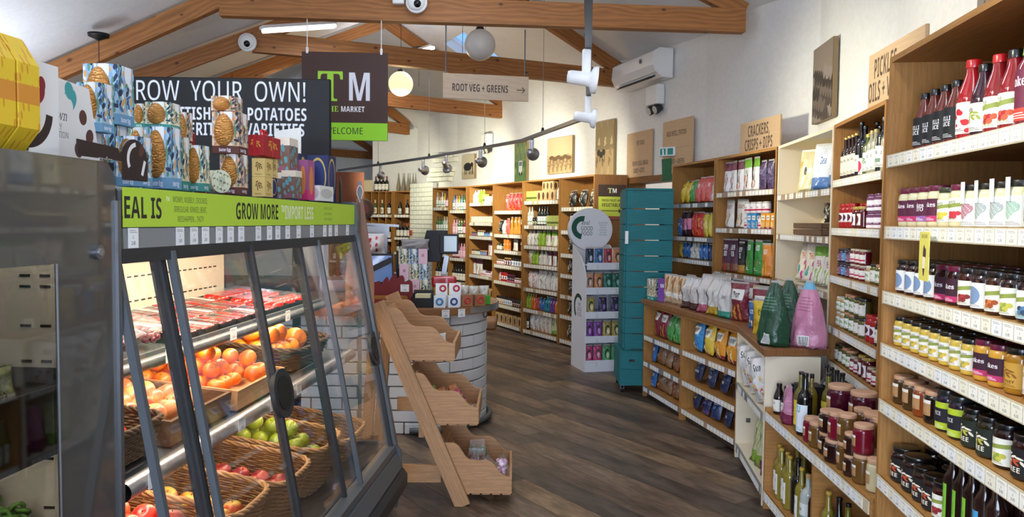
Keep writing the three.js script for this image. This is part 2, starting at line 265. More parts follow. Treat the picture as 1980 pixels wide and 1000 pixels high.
rose([-3.27, 3.03, -6.1], 'black ceiling rose with thin flex left of first truss'); rose([-1.3, 3.95, -10.6], 'small black ceiling rose above the brown sign'); rose([-0.6, 3.95, -9.0], 'small black ceiling rose beside the blue rooflight');
// suspended track and its spotlights
const TR = [[0.12, 2.5, -1.2], [0.30, 2.5, -3.153], [0.64, 2.5, -6.57], [0.10, 2.5, -8.6], [-1.2, 2.5, -11.0], [-3.2, 2.5, -14.1]];
{
  const o = thing('light_track', 'grey suspended lighting track bending along the aisle', 'light track');
  for (let i = 0; i < TR.length - 1; i++) obj('track', beamBetween(TR[i], TR[i + 1], 0.035, 0.035), M.grey, o);
  for (const [p, top] of [[[0.36, 2.5, -3.8], 4.2], [[0.3, 2.5, -7.85], 4.0], [[-0.35, 2.5, -9.43], 4.0], [[-1.2, 2.5, -11], 4.0], [[-2.2, 2.5, -12.55], 4.0]]) { obj('suspension_wire', wire(p, [p[0], top, p[2]], 0.003), M.steel, o); obj('clip', CYL(0.012, 0.02, 0.05, p[0], p[1] + 0.03, p[2]), M.black, o); }
}
function spot(p, to, lit, label, pw, mat = M.alu) {
  const o = thing('track_spotlight', label, 'spotlight', p), d = V3(to[0] - p[0], to[1] - p[1], to[2] - p[2]).normalize(), q = new THREE.Quaternion().setFromUnitVectors(V3(0, -1, 0), d);
  obj('stem', [CYL(0.022, 0.022, 0.1, 0, -0.06, 0), RB(0.045, 0.12, 0.04, 0.01, 0, -0.04, 0)], mat, o);
  const h = obj('head', lathe([[0, 0.1], [0.028, 0.097], [0.034, 0.08], [0.036, 0.0], [0.04, -0.02], [0.066, -0.03], [0.07, -0.055], [0.06, -0.055]], 24), mat, o, [0, -0.13, 0]); h.quaternion.copy(q);
  const le = obj('lens', CYL(0.06, 0.06, 0.01, 0, -0.051, 0, 24), lit ? std({ color: 0xffffff, emissive: 0xfff0d4, emissiveIntensity: 2.2 }) : std({ color: 0xb8b8b4, roughness: 0.2 }), o, [0, -0.13, 0]); le.quaternion.copy(q);
  if (lit) { const l = new THREE.SpotLight(0xfbf6dc, pw, 0, 0.75, 0.7); l.position.set(p[0] + d.x * 0.09, p[1] - 0.13 + d.y * 0.09, p[2] + d.z * 0.09); l.target.position.set(...to); l.shadow.radius = 3; l.castShadow = true; l.name = 'spot_glow'; scene.add(l, l.target); }
}
spot([0.37, 2.46, -3.95], [2.1, 2.25, -3.95], true, 'white spotlight nearest on the track under first beam', 5, M.white);
spot([0.52, 2.46, -5.4], [2.3, 2.25, -5.5], true, 'white glowing spotlight second along the track', 6, M.white);
spot([0.16, 2.46, -2.0], [1.6, 1.2, -1.9], true, 'white spotlight at near end of the track', 3, M.white);
spot([-0.40, 2.46, -9.45], [0.35, 2.35, -11.1], true, 'grey spotlight below the picture of cattle', 9.9);
spot([-1.30, 2.46, -11.15], [-0.5, 2.35, -12.8], true, 'grey spotlight above the spirits bottles', 9.9);
spot([-2.15, 2.46, -12.5], [-2.2, 2.3, -15.3], true, 'grey spotlight nearest the wine rack', 9.9);
spot([-0.9, 2.46, -10.4], [-0.3, 1.2, -12.0], true, 'grey spotlight in middle of far track', 8.7);
spot([0.20, 2.46, -8.25], [0.9, 2.2, -10.2], true, 'grey spotlight just past the track bend', 7.4);
// security cameras and sensor
function dome(p, label) { const o = thing('security_camera', label, 'camera', p); obj('base', lathe([[0, 0.03], [0.085, 0.03], [0.09, 0], [0.085, -0.012]], 24).rotateX(Math.PI / 2), M.white, o); obj('dome', new THREE.SphereGeometry(0.078, 24, 16).scale(1, 1, 0.75), M.white, o, [0, 0, 0.02]); obj('eye', new THREE.SphereGeometry(0.034, 16, 12), M.blackg, o, [0.012, -0.022, 0.055]); }
dome([-0.81, 3.40, -6.43], 'white dome security camera on the nearest beam'); dome([-2.62, 3.33, -7.62], 'white dome security camera at left end of second beam');
tag(obj('white_sensor_box', RB(0.095, 0.095, 0.05, 0.012), M.white, null, [-0.96, 3.43, -6.42]), 'small square white box beside camera on nearest beam', 'sensor');
// air conditioner on the right wall
{
  const f = new Fr([1.40, 9.34], [1.83, 8.05]), o = thing('air_conditioner', 'white wall mounted air conditioner above the doorway', 'air conditioner', f.pt(0.06, 3.17, 0.03), f.t), W = 1.0;
  const prof = extr([[0, 0.3], [0.16, 0.3], [0.22, 0.26], [0.235, 0.12], [0.2, 0.05], [0.12, 0], [0, 0]], W, 0.006); prof.rotateY(-Math.PI / 2); prof.translate(W, 0, 0);
  obj('body', prof, gloss('#f1f1ef', 0.22), o);
  obj('outlet', B(W * 0.84, 0.008, 0.1, W / 2, 0.02, 0.165, 0.56), M.black, o);
  for (let i = 0; i < 3; i++) obj('louvre', B(W * 0.82, 0.004, 0.028, W / 2, 0.012 + i * 0.016, 0.15 + i * 0.024, 0.3), M.white, o);
  obj('badge', CYL(0.025, 0.025, 0.004, 0, 0, 0, 20).rotateX(Math.PI / 2), M.grey, o, [W * 0.72, 0.2, 0.243]);
}
function emergency(p, ry, label, s = 1) {
  const o = thing('emergency_light', label, 'emergency light', p, ry); o.scale.setScalar(s);
  obj('box', RB(0.26, 0.22, 0.1, 0.012, 0, 0, 0.05), M.white, o);
  for (const x of [-0.07, 0.07]) { const h = obj('lamp_head', lathe([[0, 0.06], [0.035, 0.055], [0.05, 0], [0.05, -0.03], [0.0, -0.03]], 16).rotateX(-Math.PI / 2), M.dark, o, [x, -0.16, 0.06]); h.rotation.x = 0.4; obj('lens', CYL(0.043, 0.043, 0.006, 0, 0, 0, 16).rotateX(Math.PI / 2), matte('#d9d6c8', 0.2), h, [0, 0, 0.032]); }
}
{ const f = new Fr([1.40, 9.34], [1.83, 8.05]); emergency(f.pt(0.74, 3.02, 0.01), f.t, 'white emergency twin lamp below the air conditioner'); const e = new Fr([-0.42, 12.9], [0.03, 12.0]); emergency(e.pt(0.1, 2.93, 0.02), e.t, 'small emergency twin lamp high on the far wall', 1); }
// ---------- prints ----------
for (let k = 0; k < 3; k++) print('tick' + k, (c) => { fillc(c, ['#fbf9f0', '#f2f4f4', '#f6f2df'][k]); lines(c, '#9a958a', 128, 30, 190, 2, 22, 8); tx(c, ['3.95', '2.60', '4.25'][k], 128, 190, 64, '#77736a'); tx(c, '£', 128, 120, 50, '#8a857a'); });
function lab(key, bg, acc, ink, txt, o = {}) {
  print(key, (c) => {
    fillc(c, bg); if (o.top) fillc(c, o.top, 0, 0, 256, 60); if (o.bot) fillc(c, o.bot, 0, 190, 256, 66);
    const m = o.m; if (m === 'heart') { ell(c, acc, 98, 95, 42, 46); ell(c, acc, 158, 95, 42, 46); c.beginPath(); c.moveTo(60, 110); c.lineTo(196, 110); c.lineTo(128, 200); c.fill(); for (let i = 0; i < 30; i++) ell(c, bg, 70 + (i * 37) % 116, 60 + (i * 53) % 110, 5, 3, i); }
    if (m === 'round') { ell(c, acc, 128, 120, 104, 104); ell(c, o.in || bg, 128, 120, 90, 90); }
    if (m === 'leaf') for (let i = 0; i < 9; i++) ell(c, i % 3 ? acc : o.acc2 || acc, 128 + Math.cos(i * 2.4) * (20 + i * 6), 110 + Math.sin(i * 2.4) * (16 + i * 5), 26, 10, i * 1.3);
    if (m === 'fruit') { for (let i = 0; i < 5; i++) ell(c, i % 2 ? acc : o.acc2 || acc, 150 + (i % 3) * 30 - 10, 165 + Math.floor(i / 3) * 34, 24, 24); c.save(); c.rotate(-0.16); fillc(c, o.band || '#93a04a', 10, 86, 236, 40); c.restore(); }
    if (m === 'stripe') { fillc(c, acc, 0, 150, 256, 46); }
    if (m === 'dots') for (let i = 0; i < 12; i++) ell(c, acc, 30 + (i * 83) % 200, 70 + (i * 47) % 170, 13 + i % 3 * 6, 13 + i % 3 * 6);
    if (m === 'oval') ell(c, acc, 128, 130, 70, 90);
    txt.forEach((s, i) => tx(c, s, 128, (o.y ?? 110) + i * (o.dy ?? 44), o.fs ?? 50, ink, { sx: o.sx ?? 0.75, serif: o.serif, rot: o.rot }));
    if (o.ln !== 0) lines(c, o.lc || ink, 128, o.ly ?? 212, 150, o.ln ?? 3, 12, 4);
  });
}
lab('chilli', '#16181a', '#fff', '#f4f4f0', ['CHILLI', 'SAUCE'], { y: 90 }); lab('ketch', '#f3efe6', '#cf2130', '#222', [], { m: 'dots', ln: 2 }); lab('dress', '#f2efe2', '#9aa83c', '#333', ['19'], { m: 'leaf', y: 60 });
lab('pom', '#f5f2e8', '#b3202c', '#7b8a33', ['10'], { m: 'fruit', acc2: '#d45a3a', y: 50 }); lab('squeezyr', '#6d1d3c', '#d8342c', '#fff', ['Stokes'], { serif: 1, y: 60, fs: 64, bot: '#d8412f', lc: '#fff' }); lab('squeezyb', '#6d1d3c', '#fff', '#fff', ['Stokes'], { serif: 1, y: 60, fs: 64, bot: '#68b7dc', lc: '#fff' });
lab('mayop', '#5b1d3c', '#d83c7c', '#fff', ['Stokes'], { serif: 1, y: 70, fs: 66, bot: '#c8336f', lc: '#fff' }); lab('mayov', '#5b1d3c', '#fff', '#fff', ['Stokes', 'MAYO'], { serif: 1, y: 70, fs: 62, bot: '#a268ac', lc: '#fff' }); lab('mayog', '#f4f3e2', '#d5c94c', '#5e6b2c', ['MAYO'], { m: 'fruit', y: 50 }); lab('mayor', '#f5f3e4', '#cc3344', '#5e6b2c', ['MAYO'], { m: 'fruit', y: 50 });
lab('heartr', '#eef0e9', '#b8838f', '#777', [], { m: 'heart' }); lab('hearts', '#eef0ec', '#a9b4b0', '#777', [], { m: 'heart' }); lab('heartg', '#eef1ec', '#a7c3b0', '#777', [], { m: 'heart' });
lab('garlic', '#1d1c1a', '#d8c98c', '#f0dd9c', ['GARLIC'], { m: 'round', in: '#1d1c1a', y: 110, fs: 62 }); lab('wjar', '#eef0ee', '#7d96b8', '#667', [], { m: 'oval' }); lab('stokesj', '#3f1a2e', '#c3346d', '#fff', ['Stokes'], { serif: 1, y: 90, fs: 66, bot: '#c3346d', lc: '#fff' });
lab('relg', '#f1f0e4', '#93a83c', '#5c6a2b', [], { m: 'fruit', acc2: '#c8c353' }); lab('relb', '#eef2ef', '#567fa3', '#5c6a2b', [], { m: 'fruit', acc2: '#31496b', bot: '#b4d3dd' }); lab('relr', '#f2efe6', '#b7393a', '#5c6a2b', [], { m: 'fruit', acc2: '#8b2c30' }); lab('relo', '#f3efe3', '#cf7b3c', '#5c6a2b', [], { m: 'fruit', acc2: '#a84f27' });
lab('must', '#efeee2', '#98a35a', '#667', ['MUSTARD'], { m: 'fruit', acc2: '#d9b94a', y: 50, fs: 40 }); lab('gold', '#c9993d', '#8c5f1f', '#4f3312', ['CHUTNEY'], { m: 'leaf', y: 190, fs: 40 }); lab('tree', '#1d1a1c', '#f3ead6', '#f3ead6', ['TREE'], { m: 'leaf', acc2: '#c9502f', y: 190, fs: 62, ln: 0 }); lab('treeg', '#20281d', '#f1ecd8', '#f1ecd8', ['TREE'], { m: 'leaf', acc2: '#c3b94b', y: 190, fs: 62, ln: 0 });
lab('lime', '#1f1d26', '#b9cf2f', '#d9d9d9', ['SPICE'], { top: '#b9cf2f', bot: '#b9cf2f', y: 110 }); lab('kraft', '#b68a5e', '#f6f4ee', '#7b5a3a', [], { top: '#f1ece0', ln: 3 }); lab('slimg', '#7fc23a', '#1a1a1a', '#1a1a1a', ['HOT'], { rot: 1.57, y: 128, ln: 0 }); lab('slimb', '#4aa3d6', '#1a1a1a', '#1a1a1a', ['BBQ'], { rot: 1.57, y: 128, ln: 0 });
lab('cordial', '#efe6cf', '#8a7a56', '#5a4c33', ['CORDIAL'], { fs: 40, y: 70 }); lab('heartp', '#f2eeee', '#d6304f', '#333', [], { m: 'oval' }); lab('pink', '#df4b84', '#fff', '#fff', ['ROSE'], { lc: '#fff' }); lab('passata', '#efe9ec', '#5a2430', '#5a2430', [], { m: 'oval' }); lab('tinp', '#efeaf0', '#6e3560', '#f4f0f4', ['SALSA', 'TABASCO'], { top: '#6e3560', y: 110, fs: 44, m: 'stripe' });
lab('jamv', '#7c5a72', '#eee', '#f3eef2', ['JAM'], {}); lab('jamw', '#eee9e4', '#b14', '#a33b52', ['JAM'], { m: 'stripe' }); lab('jamb', '#5d8fbf', '#fff', '#fff', ['BLUE'], {}); lab('pestog', '#e9eee2', '#5f9147', '#3a5a2c', [], { m: 'leaf' }); lab('azu', '#e6edf2', '#57aebf', '#57aebf', ['AZU'], { y: 46, fs: 84 }); lab('oilr', '#c23b2e', '#f1d24a', '#fff', ['OIL'], { rot: -1.57, y: 128, ln: 0, fs: 90 }); lab('oily', '#e9cf47', '#333', '#b5462f', ['OIVO'], { rot: -1.57, y: 128, ln: 0, fs: 70 }); lab('oilw', '#ece9df', '#333', '#444', ['OLIO'], { y: 80 });
lab('wine', '#efebdc', '#6a3038', '#4b3a35', ['VINO'], { serif: 1, y: 80 }); lab('wine2', '#f0eee6', '#b49a50', '#333', [], { m: 'oval' }); lab('spir', '#dfe3da', '#7d9a8a', '#445', ['GIN'], { m: 'stripe', y: 80 }); lab('spirp', '#e9c3cf', '#c34b77', '#83294e', ['GIN'], { y: 90 });
function bag(key, bg, o = {}) {
  print(key, (c) => {
    fillc(c, bg); if (o.top) fillc(c, o.top, 0, 0, 256, o.th ?? 70); if (o.bot) fillc(c, o.bot, 0, 256 - (o.bh ?? 70), 256, o.bh ?? 70);
    if (o.pic) for (let i = 0; i < (o.np ?? 14); i++) ell(c, o.pic[i % o.pic.length], 30 + (i * 67) % 200, (o.py ?? 150) + (i * 41) % (o.ph ?? 90), o.pr ?? 18, (o.pr ?? 18) * 0.8, i);
    if (o.pan) fillc(c, o.pan, 40, o.pany ?? 40, 176, o.panh ?? 70);
    if (o.wave) { c.strokeStyle = o.wave; c.lineWidth = 30; c.beginPath(); c.arc(150, 150, 66, 2.2, 5.4); c.stroke(); ell(c, o.wf || '#e9dfc6', 158, 160, 42, 46); }
    (o.t || []).forEach((s, i) => tx(c, s, o.x ?? 128, (o.y ?? 90) + i * (o.dy ?? 50), o.fs ?? 58, Array.isArray(o.ink) ? o.ink[i % o.ink.length] : o.ink || '#fff', { sx: o.sx ?? 0.72, rot: o.rot }));
    if (o.ln) lines(c, o.lc || '#fff', 128, o.ly ?? 200, 150, o.ln);
    if (o.sq) fillc(c, o.sq, 96, 180, 64, 50);
    if (o.bar) { fillc(c, '#f4f4f0', 90, 205, 76, 40); for (let i = 0; i < 12; i++) fillc(c, '#222', 96 + i * 5.4, 209, 1 + (i * 7) % 3, 32); }
    // scattered small print
    c.globalAlpha = 0.35; lines(c, o.ink && !Array.isArray(o.ink) ? o.ink : '#fff', 128, 238, 110, 1, 8, 3);
  });
}
bag('nutw', '#eceae6', { top: '#7a3550', pic: ['#a3402c', '#c0603a', '#8c3a28'], py: 130, ph: 100, t: ['nuts'], ink: '#77404f', y: 100, fs: 40 }); bag('nutg', '#eceae6', { top: '#74b52c', pic: ['#a3402c', '#c0603a', '#8c3a28'], py: 130, ph: 100, t: ['nuts'], ink: '#557a2a', y: 100, fs: 40 }); bag('purp', '#4d3a5f', { t: ['PLUM'], ink: '#b8a2cf', pic: ['#6d5487'], np: 6 });
bag('misk', '#ece8df', { t: ['BISKETY'], ink: '#7d1f2c', y: 60, fs: 48, pic: ['#c9a06c', '#e2c9a0', '#a87948'], py: 130 }); bag('superk', '#4a1f3a', { t: ['SUPER', 'FOOD'], ink: '#fff', y: 60, bot: '#7a4a2f', rot: 0, pic: ['#c33b3b', '#8c2f4d'] }); bag('superb', '#17171b', { t: ['SUPER', 'FEED'], ink: '#fff', y: 60, bot: '#b9862f' }); bag('superg', '#38913c', { t: ['FOOD'], ink: '#fff', y: 50, pic: ['#79a94a', '#b48a3f'], ln: 2 }); bag('supero', '#e08a2b', { t: ['KALE'], ink: '#fff', y: 60, pic: ['#f0b54c'] });
bag('yel', '#e0c030', { t: ['CORN'], ink: '#3a5a2c', pic: ['#b9932a'], np: 6 }); bag('grn', '#4a9a4a', { t: ['PEAS'], pic: ['#82bd5a'], np: 7 }); bag('cor', '#d8635a', { t: ['CHIPS'], pic: ['#b9443f'], np: 7 }); bag('redd', '#eee4e0', { pic: ['#cc2a3a'], np: 20, py: 40, ph: 190, pr: 14 });
bag('love', '#e985a8', { top: '#3a1c33', bot: '#3a1c33', t: ['LOVE', 'CORN'], ink: '#3a1c33', y: 100, fs: 66, sx: 0.85 }); bag('redc', '#cc2f2c', { t: ['LOVE', 'CORN'], ink: '#f3d34a', y: 80, fs: 60, pic: ['#f08a3a'], py: 180, ph: 50 }); bag('tort', '#d8c24a', { t: ['TORTILLA'], ink: '#7a2c2c', fs: 40, pic: ['#c34b3a', '#3f8f4c'] }); bag('bluec', '#2c6fb5', { t: ['CRISPS'], pic: ['#e9e2c8'], np: 5 }); bag('blued', '#23406e', { t: ['SEA'], pic: ['#7f9fc4'], np: 4 });
bag('clearb', '#c9c4bd', { top: '#dcdad6', bot: '#5a3a35', bh: 60, pic: ['#e6e2da', '#b7b0a8'], py: 60, ph: 120, ink: '#444' }); bag('clearp', '#d6d1cd', { bot: '#b35c70', bh: 60, t: ['Oats'], ink: '#555', y: 110, fs: 40 }); bag('cleary', '#d8d5ce', { bot: '#b8962f', bh: 60, t: ['Granola'], ink: '#555', y: 110, fs: 34 }); bag('cleart', '#dad8d3', { bot: '#3f9a86', bh: 50, t: ['Muesli'], ink: '#555', y: 110, fs: 36 }); bag('cookie', '#d9c5a5', { pic: ['#c08a50', '#a36b38', '#dab27c'], py: 20, ph: 190, np: 30, pr: 24, pan: '#efe9dd', pany: 150, panh: 44 });
bag('mar', '#7d2434', { t: ['Pom'], pan: '#f2efe6', ink: '#222', y: 76, pic: ['#c58a3a'], ly: 150 }); bag('brn', '#8a5a3c', { pic: ['#c95a6c', '#a8663f', '#d88a6a'], py: 30, ph: 190, np: 16 }); bag('brno', '#8a6244', { pic: ['#7a4a30', '#b57b52'], np: 10 }); bag('ovl', '#94704e', { pic: ['#f0ead6'], np: 1, py: 120, ph: 10, pr: 58, t: ['KIPS'], ink: '#222', y: 120 });
bag('propb', '#3b8fc9', { t: ['PROPER'], ink: '#1c2733', pan: '#f4f1e6', y: 76, fs: 46, pic: ['#e9e4d0'], np: 8 }); bag('propy', '#e6c43f', { t: ['PROPER'], ink: '#1c2733', pan: '#f4f1e6', y: 76, fs: 46, pic: ['#f3e9c2'], np: 8 }); bag('propo', '#e69a2c', { t: ['PROPER'], ink: '#1c2733', pan: '#f4f1e6', y: 76, fs: 46, pic: ['#f3d9a0'], bot: '#8a2c3c', bh: 34 });
bag('navy', '#1f2c52', { t: ['BURTS', 'SALT &', 'VINEGAR'], ink: ['#e9edf4', '#6fb8a0'], y: 60, dy: 46, fs: 44 }); bag('navyy', '#1f2c52', { t: ['BURTS', 'RIDGE'], ink: ['#e9edf4', '#e2d24a'], y: 70, fs: 50 }); bag('navyp', '#2a2a58', { t: ['BURTS', 'HAM'], ink: ['#e9edf4', '#a98ad0'], y: 70, fs: 50, bot: '#574a86', bh: 50 }); bag('navyc', '#1e3566', { t: ['BURTS', 'SEA'], ink: ['#e9edf4', '#5cb7e0'], y: 70, fs: 50 });
bag('whiteg', '#e9e7e2', { pic: ['#d8a25a', '#d3d6dc', '#c8624a', '#e6c983'], py: 110, ph: 110, t: ['Sun'], ink: '#333', y: 60 }); bag('palegr', '#c9cf9a', { t: ['Pea'], ink: '#555', bot: '#86a53c' }); bag('pinkp', '#c98aa8', { t: ['Pi'], ink: '#333', bot: '#7d2a4c' });
bag('bigg', '#1f4a32', { ln: 5, ly: 60, lc: '#5b8a6c', bar: 1 }); bag('bigp', '#d78fab', { ln: 5, ly: 60, lc: '#b06d8a', bar: 1, top: '#6fb9d6', th: 30 }); bag('gusw', '#efe7d3', { t: ['Grain'], ink: '#2f5a3a', y: 90, pic: ['#e05a3c', '#3f9a5c'], py: 140 }); bag('gusc', '#efe6d2', { t: ['THIN'], ink: '#d35a3f', y: 80, pic: ['#e0603c', '#3fa59a', '#c9488a'], py: 120, ph: 110, np: 12 }); bag('gusg', '#eee9da', { top: '#79b23a', t: ['PEA'], ink: '#c0357c', y: 120, pic: ['#9cc45a'] }); bag('corns', '#d9cf9c', { pic: ['#e3b624', '#2c2c2c', '#f2e7c0'], py: 80, ph: 120, np: 14, pr: 22 }); bag('bluew', '#dfe4ea', { t: ['Sea'], ink: '#345a94', y: 90, bot: '#4a78b5' });
for (const [k, bg, wf] of [['rgn', '#1b2f4f', '#d8e3ea'], ['rgb', '#2f6aa6', '#c5dcee'], ['rgr', '#a8283c', '#e9b9a8'], ['rgo', '#d5854c', '#f0c79a'], ['rgp', '#e0a07a', '#f3d6c2'], ['rgg', '#15745c', '#8fd0b4'], ['rgy', '#b8a24c', '#efe3b4'], ['rgv', '#3c2458', '#9a7fb8'], ['rgm', '#9c4ab0', '#d7a8e0'], ['rgk', '#d8447c', '#f3b4c8'], ['rgl', '#57a562', '#c0e0b0']]) bag(k, bg, { wave: '#16402f', wf, t: ['Real'], ink: '#f2f0ea', y: 34, fs: 30 });
bag('sack', '#e6e4dc', { t: ['Mill'], ink: '#8c857a', y: 110 }); bag('flour', '#eceae4', { pan: '#d9ddd6', t: ['FLOUR'], ink: '#6a6f6a', y: 76, fs: 40 }); bag('teal2', '#2f9aa0', { t: ['TEA'], y: 80 }); bag('oran', '#e07a2c', { t: ['RICE'], y: 80 }); bag('viol', '#7d4aa0', { t: ['BEAN'], y: 80 }); bag('limeb', '#9cc43c', { t: ['OAT'], ink: '#3a4a1c', y: 80 }); bag('dk', '#23241f', { pic: ['#d8d4c4', '#a7a899', '#3a3a36', '#e9e6da'], py: 20, ph: 210, np: 20, pr: 22 }); bag('crisr', '#c8332c', { pic: ['#e8b43c'], np: 6, t: ['HOT'] });
lab('carton', '#e9dfcb', '#c07a6a', '#7a4a3c', ['TEA'], { y: 90 }); lab('boxo', '#e0852c', '#fff', '#fff', ['OATS'], { lc: '#fff' }); lab('boxk', '#c9a878', '#5a3a22', '#5a3a22', [], { m: 'oval' }); lab('boxg', '#b9c46a', '#5a6a2c', '#4a5a22', [], { m: 'stripe' });
function easter(key, bg, foot, cols) { print(key, (c) => { fillc(c, bg); for (let i = 0; i < 74; i++) ell(c, cols[i % cols.length], (i * 71) % 256, (i * 43) % 204, 30 - i % 5 * 5, 6 + i % 4 * 2.5, i * 1.1 + Math.sin(i)); fillc(c, foot, 0, 208, 256, 48); tx(c, 'Easter Egg', 128, 232, 26, '#eef', { sx: 0.9 }); ell(c, '#eef0f2', 160, 36, 40, 40); fillc(c, '#eef0f2', 120, 0, 80, 40); }); }
easter('eggb', '#a3c2d4', '#6e9fc0', ['#3f6fa3', '#23304a', '#5f947e', '#8fb0d2', '#e0a85a', '#e6eef2']); easter('eggc', '#e6dcb8', '#3f9184', ['#3f6f7a', '#23304a', '#5f947e', '#9cae9a', '#d9a85a', '#efe8d0']); easter('eggn', '#d9b08a', '#5a2c22', ['#4a5a7a', '#2c2430', '#6a8a6c', '#c98a5c', '#8fa0b0', '#ecd6bc']);
print('bunny', (c) => { fillc(c, '#e8c326'); for (let i = 0; i < 26; i++) ell(c, '#d79a1c', (i * 83) % 256, (i * 59) % 256, 12, 9, i); fillc(c, '#d9902c', 0, 110, 256, 40); });
lab('redgift', '#a8161e', '#d79a3a', '#e6b44c', [], { m: 'leaf', ln: 0 }); lab('goldbox', '#e0c477', '#7a5a2c', '#6a4a22', [], { m: 'leaf', ln: 2 }); lab('navybox', '#1d2a5c', '#c9b060', '#d9c070', [], { m: 'round', in: '#26356c', ln: 1 }); lab('catbox', '#a85a8c', '#e08a3c', '#2f7a6c', [], { m: 'oval', bot: '#d8347c', ln: 0 }); lab('choc', '#7a5a4c', '#5fa0a8', '#c45a9a', [], { m: 'dots', top: '#e9dcc8' });
print('tin', (c) => { fillc(c, '#d9dcc0'); for (let i = 0; i < 40; i++) ell(c, ['#3f6f6a', '#8a9a5c', '#7a6a4c'][i % 3], (i * 71) % 256, (i * 43) % 256, 18, 5, i); lines(c, '#5a5a48', 128, 90, 120, 5, 16, 5); });
for (let k = 0; k < 3; k++) print('photo' + k, (c) => { const b = [['#cdb48c', '#6a5436'], ['#7a8a5c', '#d9d2c4'], ['#8a7a58', '#3f3a2c']][k]; fillc(c, b[0]); fillc(c, k === 1 ? '#5c7a44' : '#b39a70', 0, 130, 256, 126); for (let i = 0; i < 60; i++) ell(c, k === 1 ? ['#4a6a3a', '#86a05c', '#5f7f4c'][i % 3] : ['#a08560', '#8f7650', '#bfa67c'][i % 3], (i * 71) % 256, k === 0 ? 130 + (i * 43) % 126 : (i * 43) % 256, 18, 8, i); if (k === 1) { fillc(c, '#d9dad6', 96, 120, 74, 80); fillc(c, '#6f7f8a', 104, 126, 58, 26); ell(c, '#333', 112, 200, 12, 12); ell(c, '#333', 156, 200, 12, 12); } else { for (let i = 0; i < (k ? 3 : 6); i++) { ell(c, b[1], 50 + i * 34, 140 + (i % 2) * 10, 24, 14); fillc(c, b[1], 36 + i * 34, 146, 5, 34); fillc(c, b[1], 60 + i * 34, 146, 5, 34); } } });
print('sepia', (c) => { fillc(c, '#5b5048'); fillc(c, '#8a7c6e', 0, 0, 256, 110); for (let i = 0; i < 50; i++) ell(c, ['#3a322c', '#6f6256', '#4a4038', '#93867a'][i % 4], (i * 71) % 256, 90 + (i * 43) % 166, 14, 26, 0.2 * (i % 5)); });
print('bull', (c) => { fillc(c, '#cfc4a6'); fillc(c, '#b5a888', 0, 180, 256, 76); ell(c, '#2c2822', 120, 130, 78, 42); for (const x of [60, 90, 150, 180]) fillc(c, '#2c2822', x, 150, 12, 60); ell(c, '#2c2822', 205, 110, 26, 22); fillc(c, '#3a352c', 210, 120, 18, 90); });
print('card', (c) => { fillc(c, '#e6dd6a'); tx(c, 'NEW FLAVOUR', 128, 26, 26, '#6a6a2c'); ell(c, '#5a2430', 128, 150, 30, 80); fillc(c, '#f2ead6', 98, 130, 60, 60); ell(c, '#2c2c2c', 160, 110, 18, 26); });
// ---------- product parts ----------
const jarBody = (r, h) => memo(`jb${r},${h}`, () => lathe([[0, 0], [r * 0.86, 0], [r * 0.97, h * 0.03], [r, h * 0.08], [r, h * 0.74], [r * 0.94, h * 0.81], [r * 0.84, h * 0.86], [r * 0.84, h * 0.9]], 20));
const lidGeo = (r, h, y) => memo(`li${r},${h},${y}`, () => lathe([[0, y + h], [r * 0.92, y + h], [r, y + h * 0.85], [r, y], [r * 0.9, y]].reverse(), 20));
const labGeo = (r, y0, y1, arc, key) => memo(`la${r},${y0},${y1},${arc},${key}`, () => uvCell(new THREE.CylinderGeometry(r, r, y1 - y0, 14, 1, true, -arc / 2, arc).translate(0, (y0 + y1) / 2, 0), key));
const boxGeo = (w, h, d, key) => memo(`bx${w},${h},${d},${key}`, () => uvCell(new THREE.BoxGeometry(w, h, d).translate(0, h / 2, 0), key));
const botProf = {
  sauce: (r, h) => [[0, 0], [r * 0.9, 0], [r, h * 0.02], [r, h * 0.5], [r * 0.92, h * 0.6], [r * 0.5, h * 0.82], [r * 0.44, h * 0.9]],
  squeeze: (r, h) => [[0, 0], [r * 0.95, 0], [r, h * 0.03], [r * 0.97, h * 0.3], [r, h * 0.5], [r * 0.9, h * 0.64], [r * 0.55, h * 0.76], [r * 0.55, h * 0.86]],
  wine: (r, h) => [[0, 0], [r * 0.92, 0], [r, h * 0.015], [r, h * 0.58], [r * 0.85, h * 0.66], [r * 0.4, h * 0.74], [r * 0.36, h * 0.95]],
  spirit: (r, h) => [[0, 0], [r * 0.92, 0], [r, h * 0.03], [r, h * 0.62], [r * 0.7, h * 0.7], [r * 0.34, h * 0.76], [r * 0.32, h * 0.92]],
  slim: (r, h) => [[0, 0], [r * 0.92, 0], [r, h * 0.02], [r, h * 0.68], [r * 0.5, h * 0.8], [r * 0.42, h * 0.92]],
};
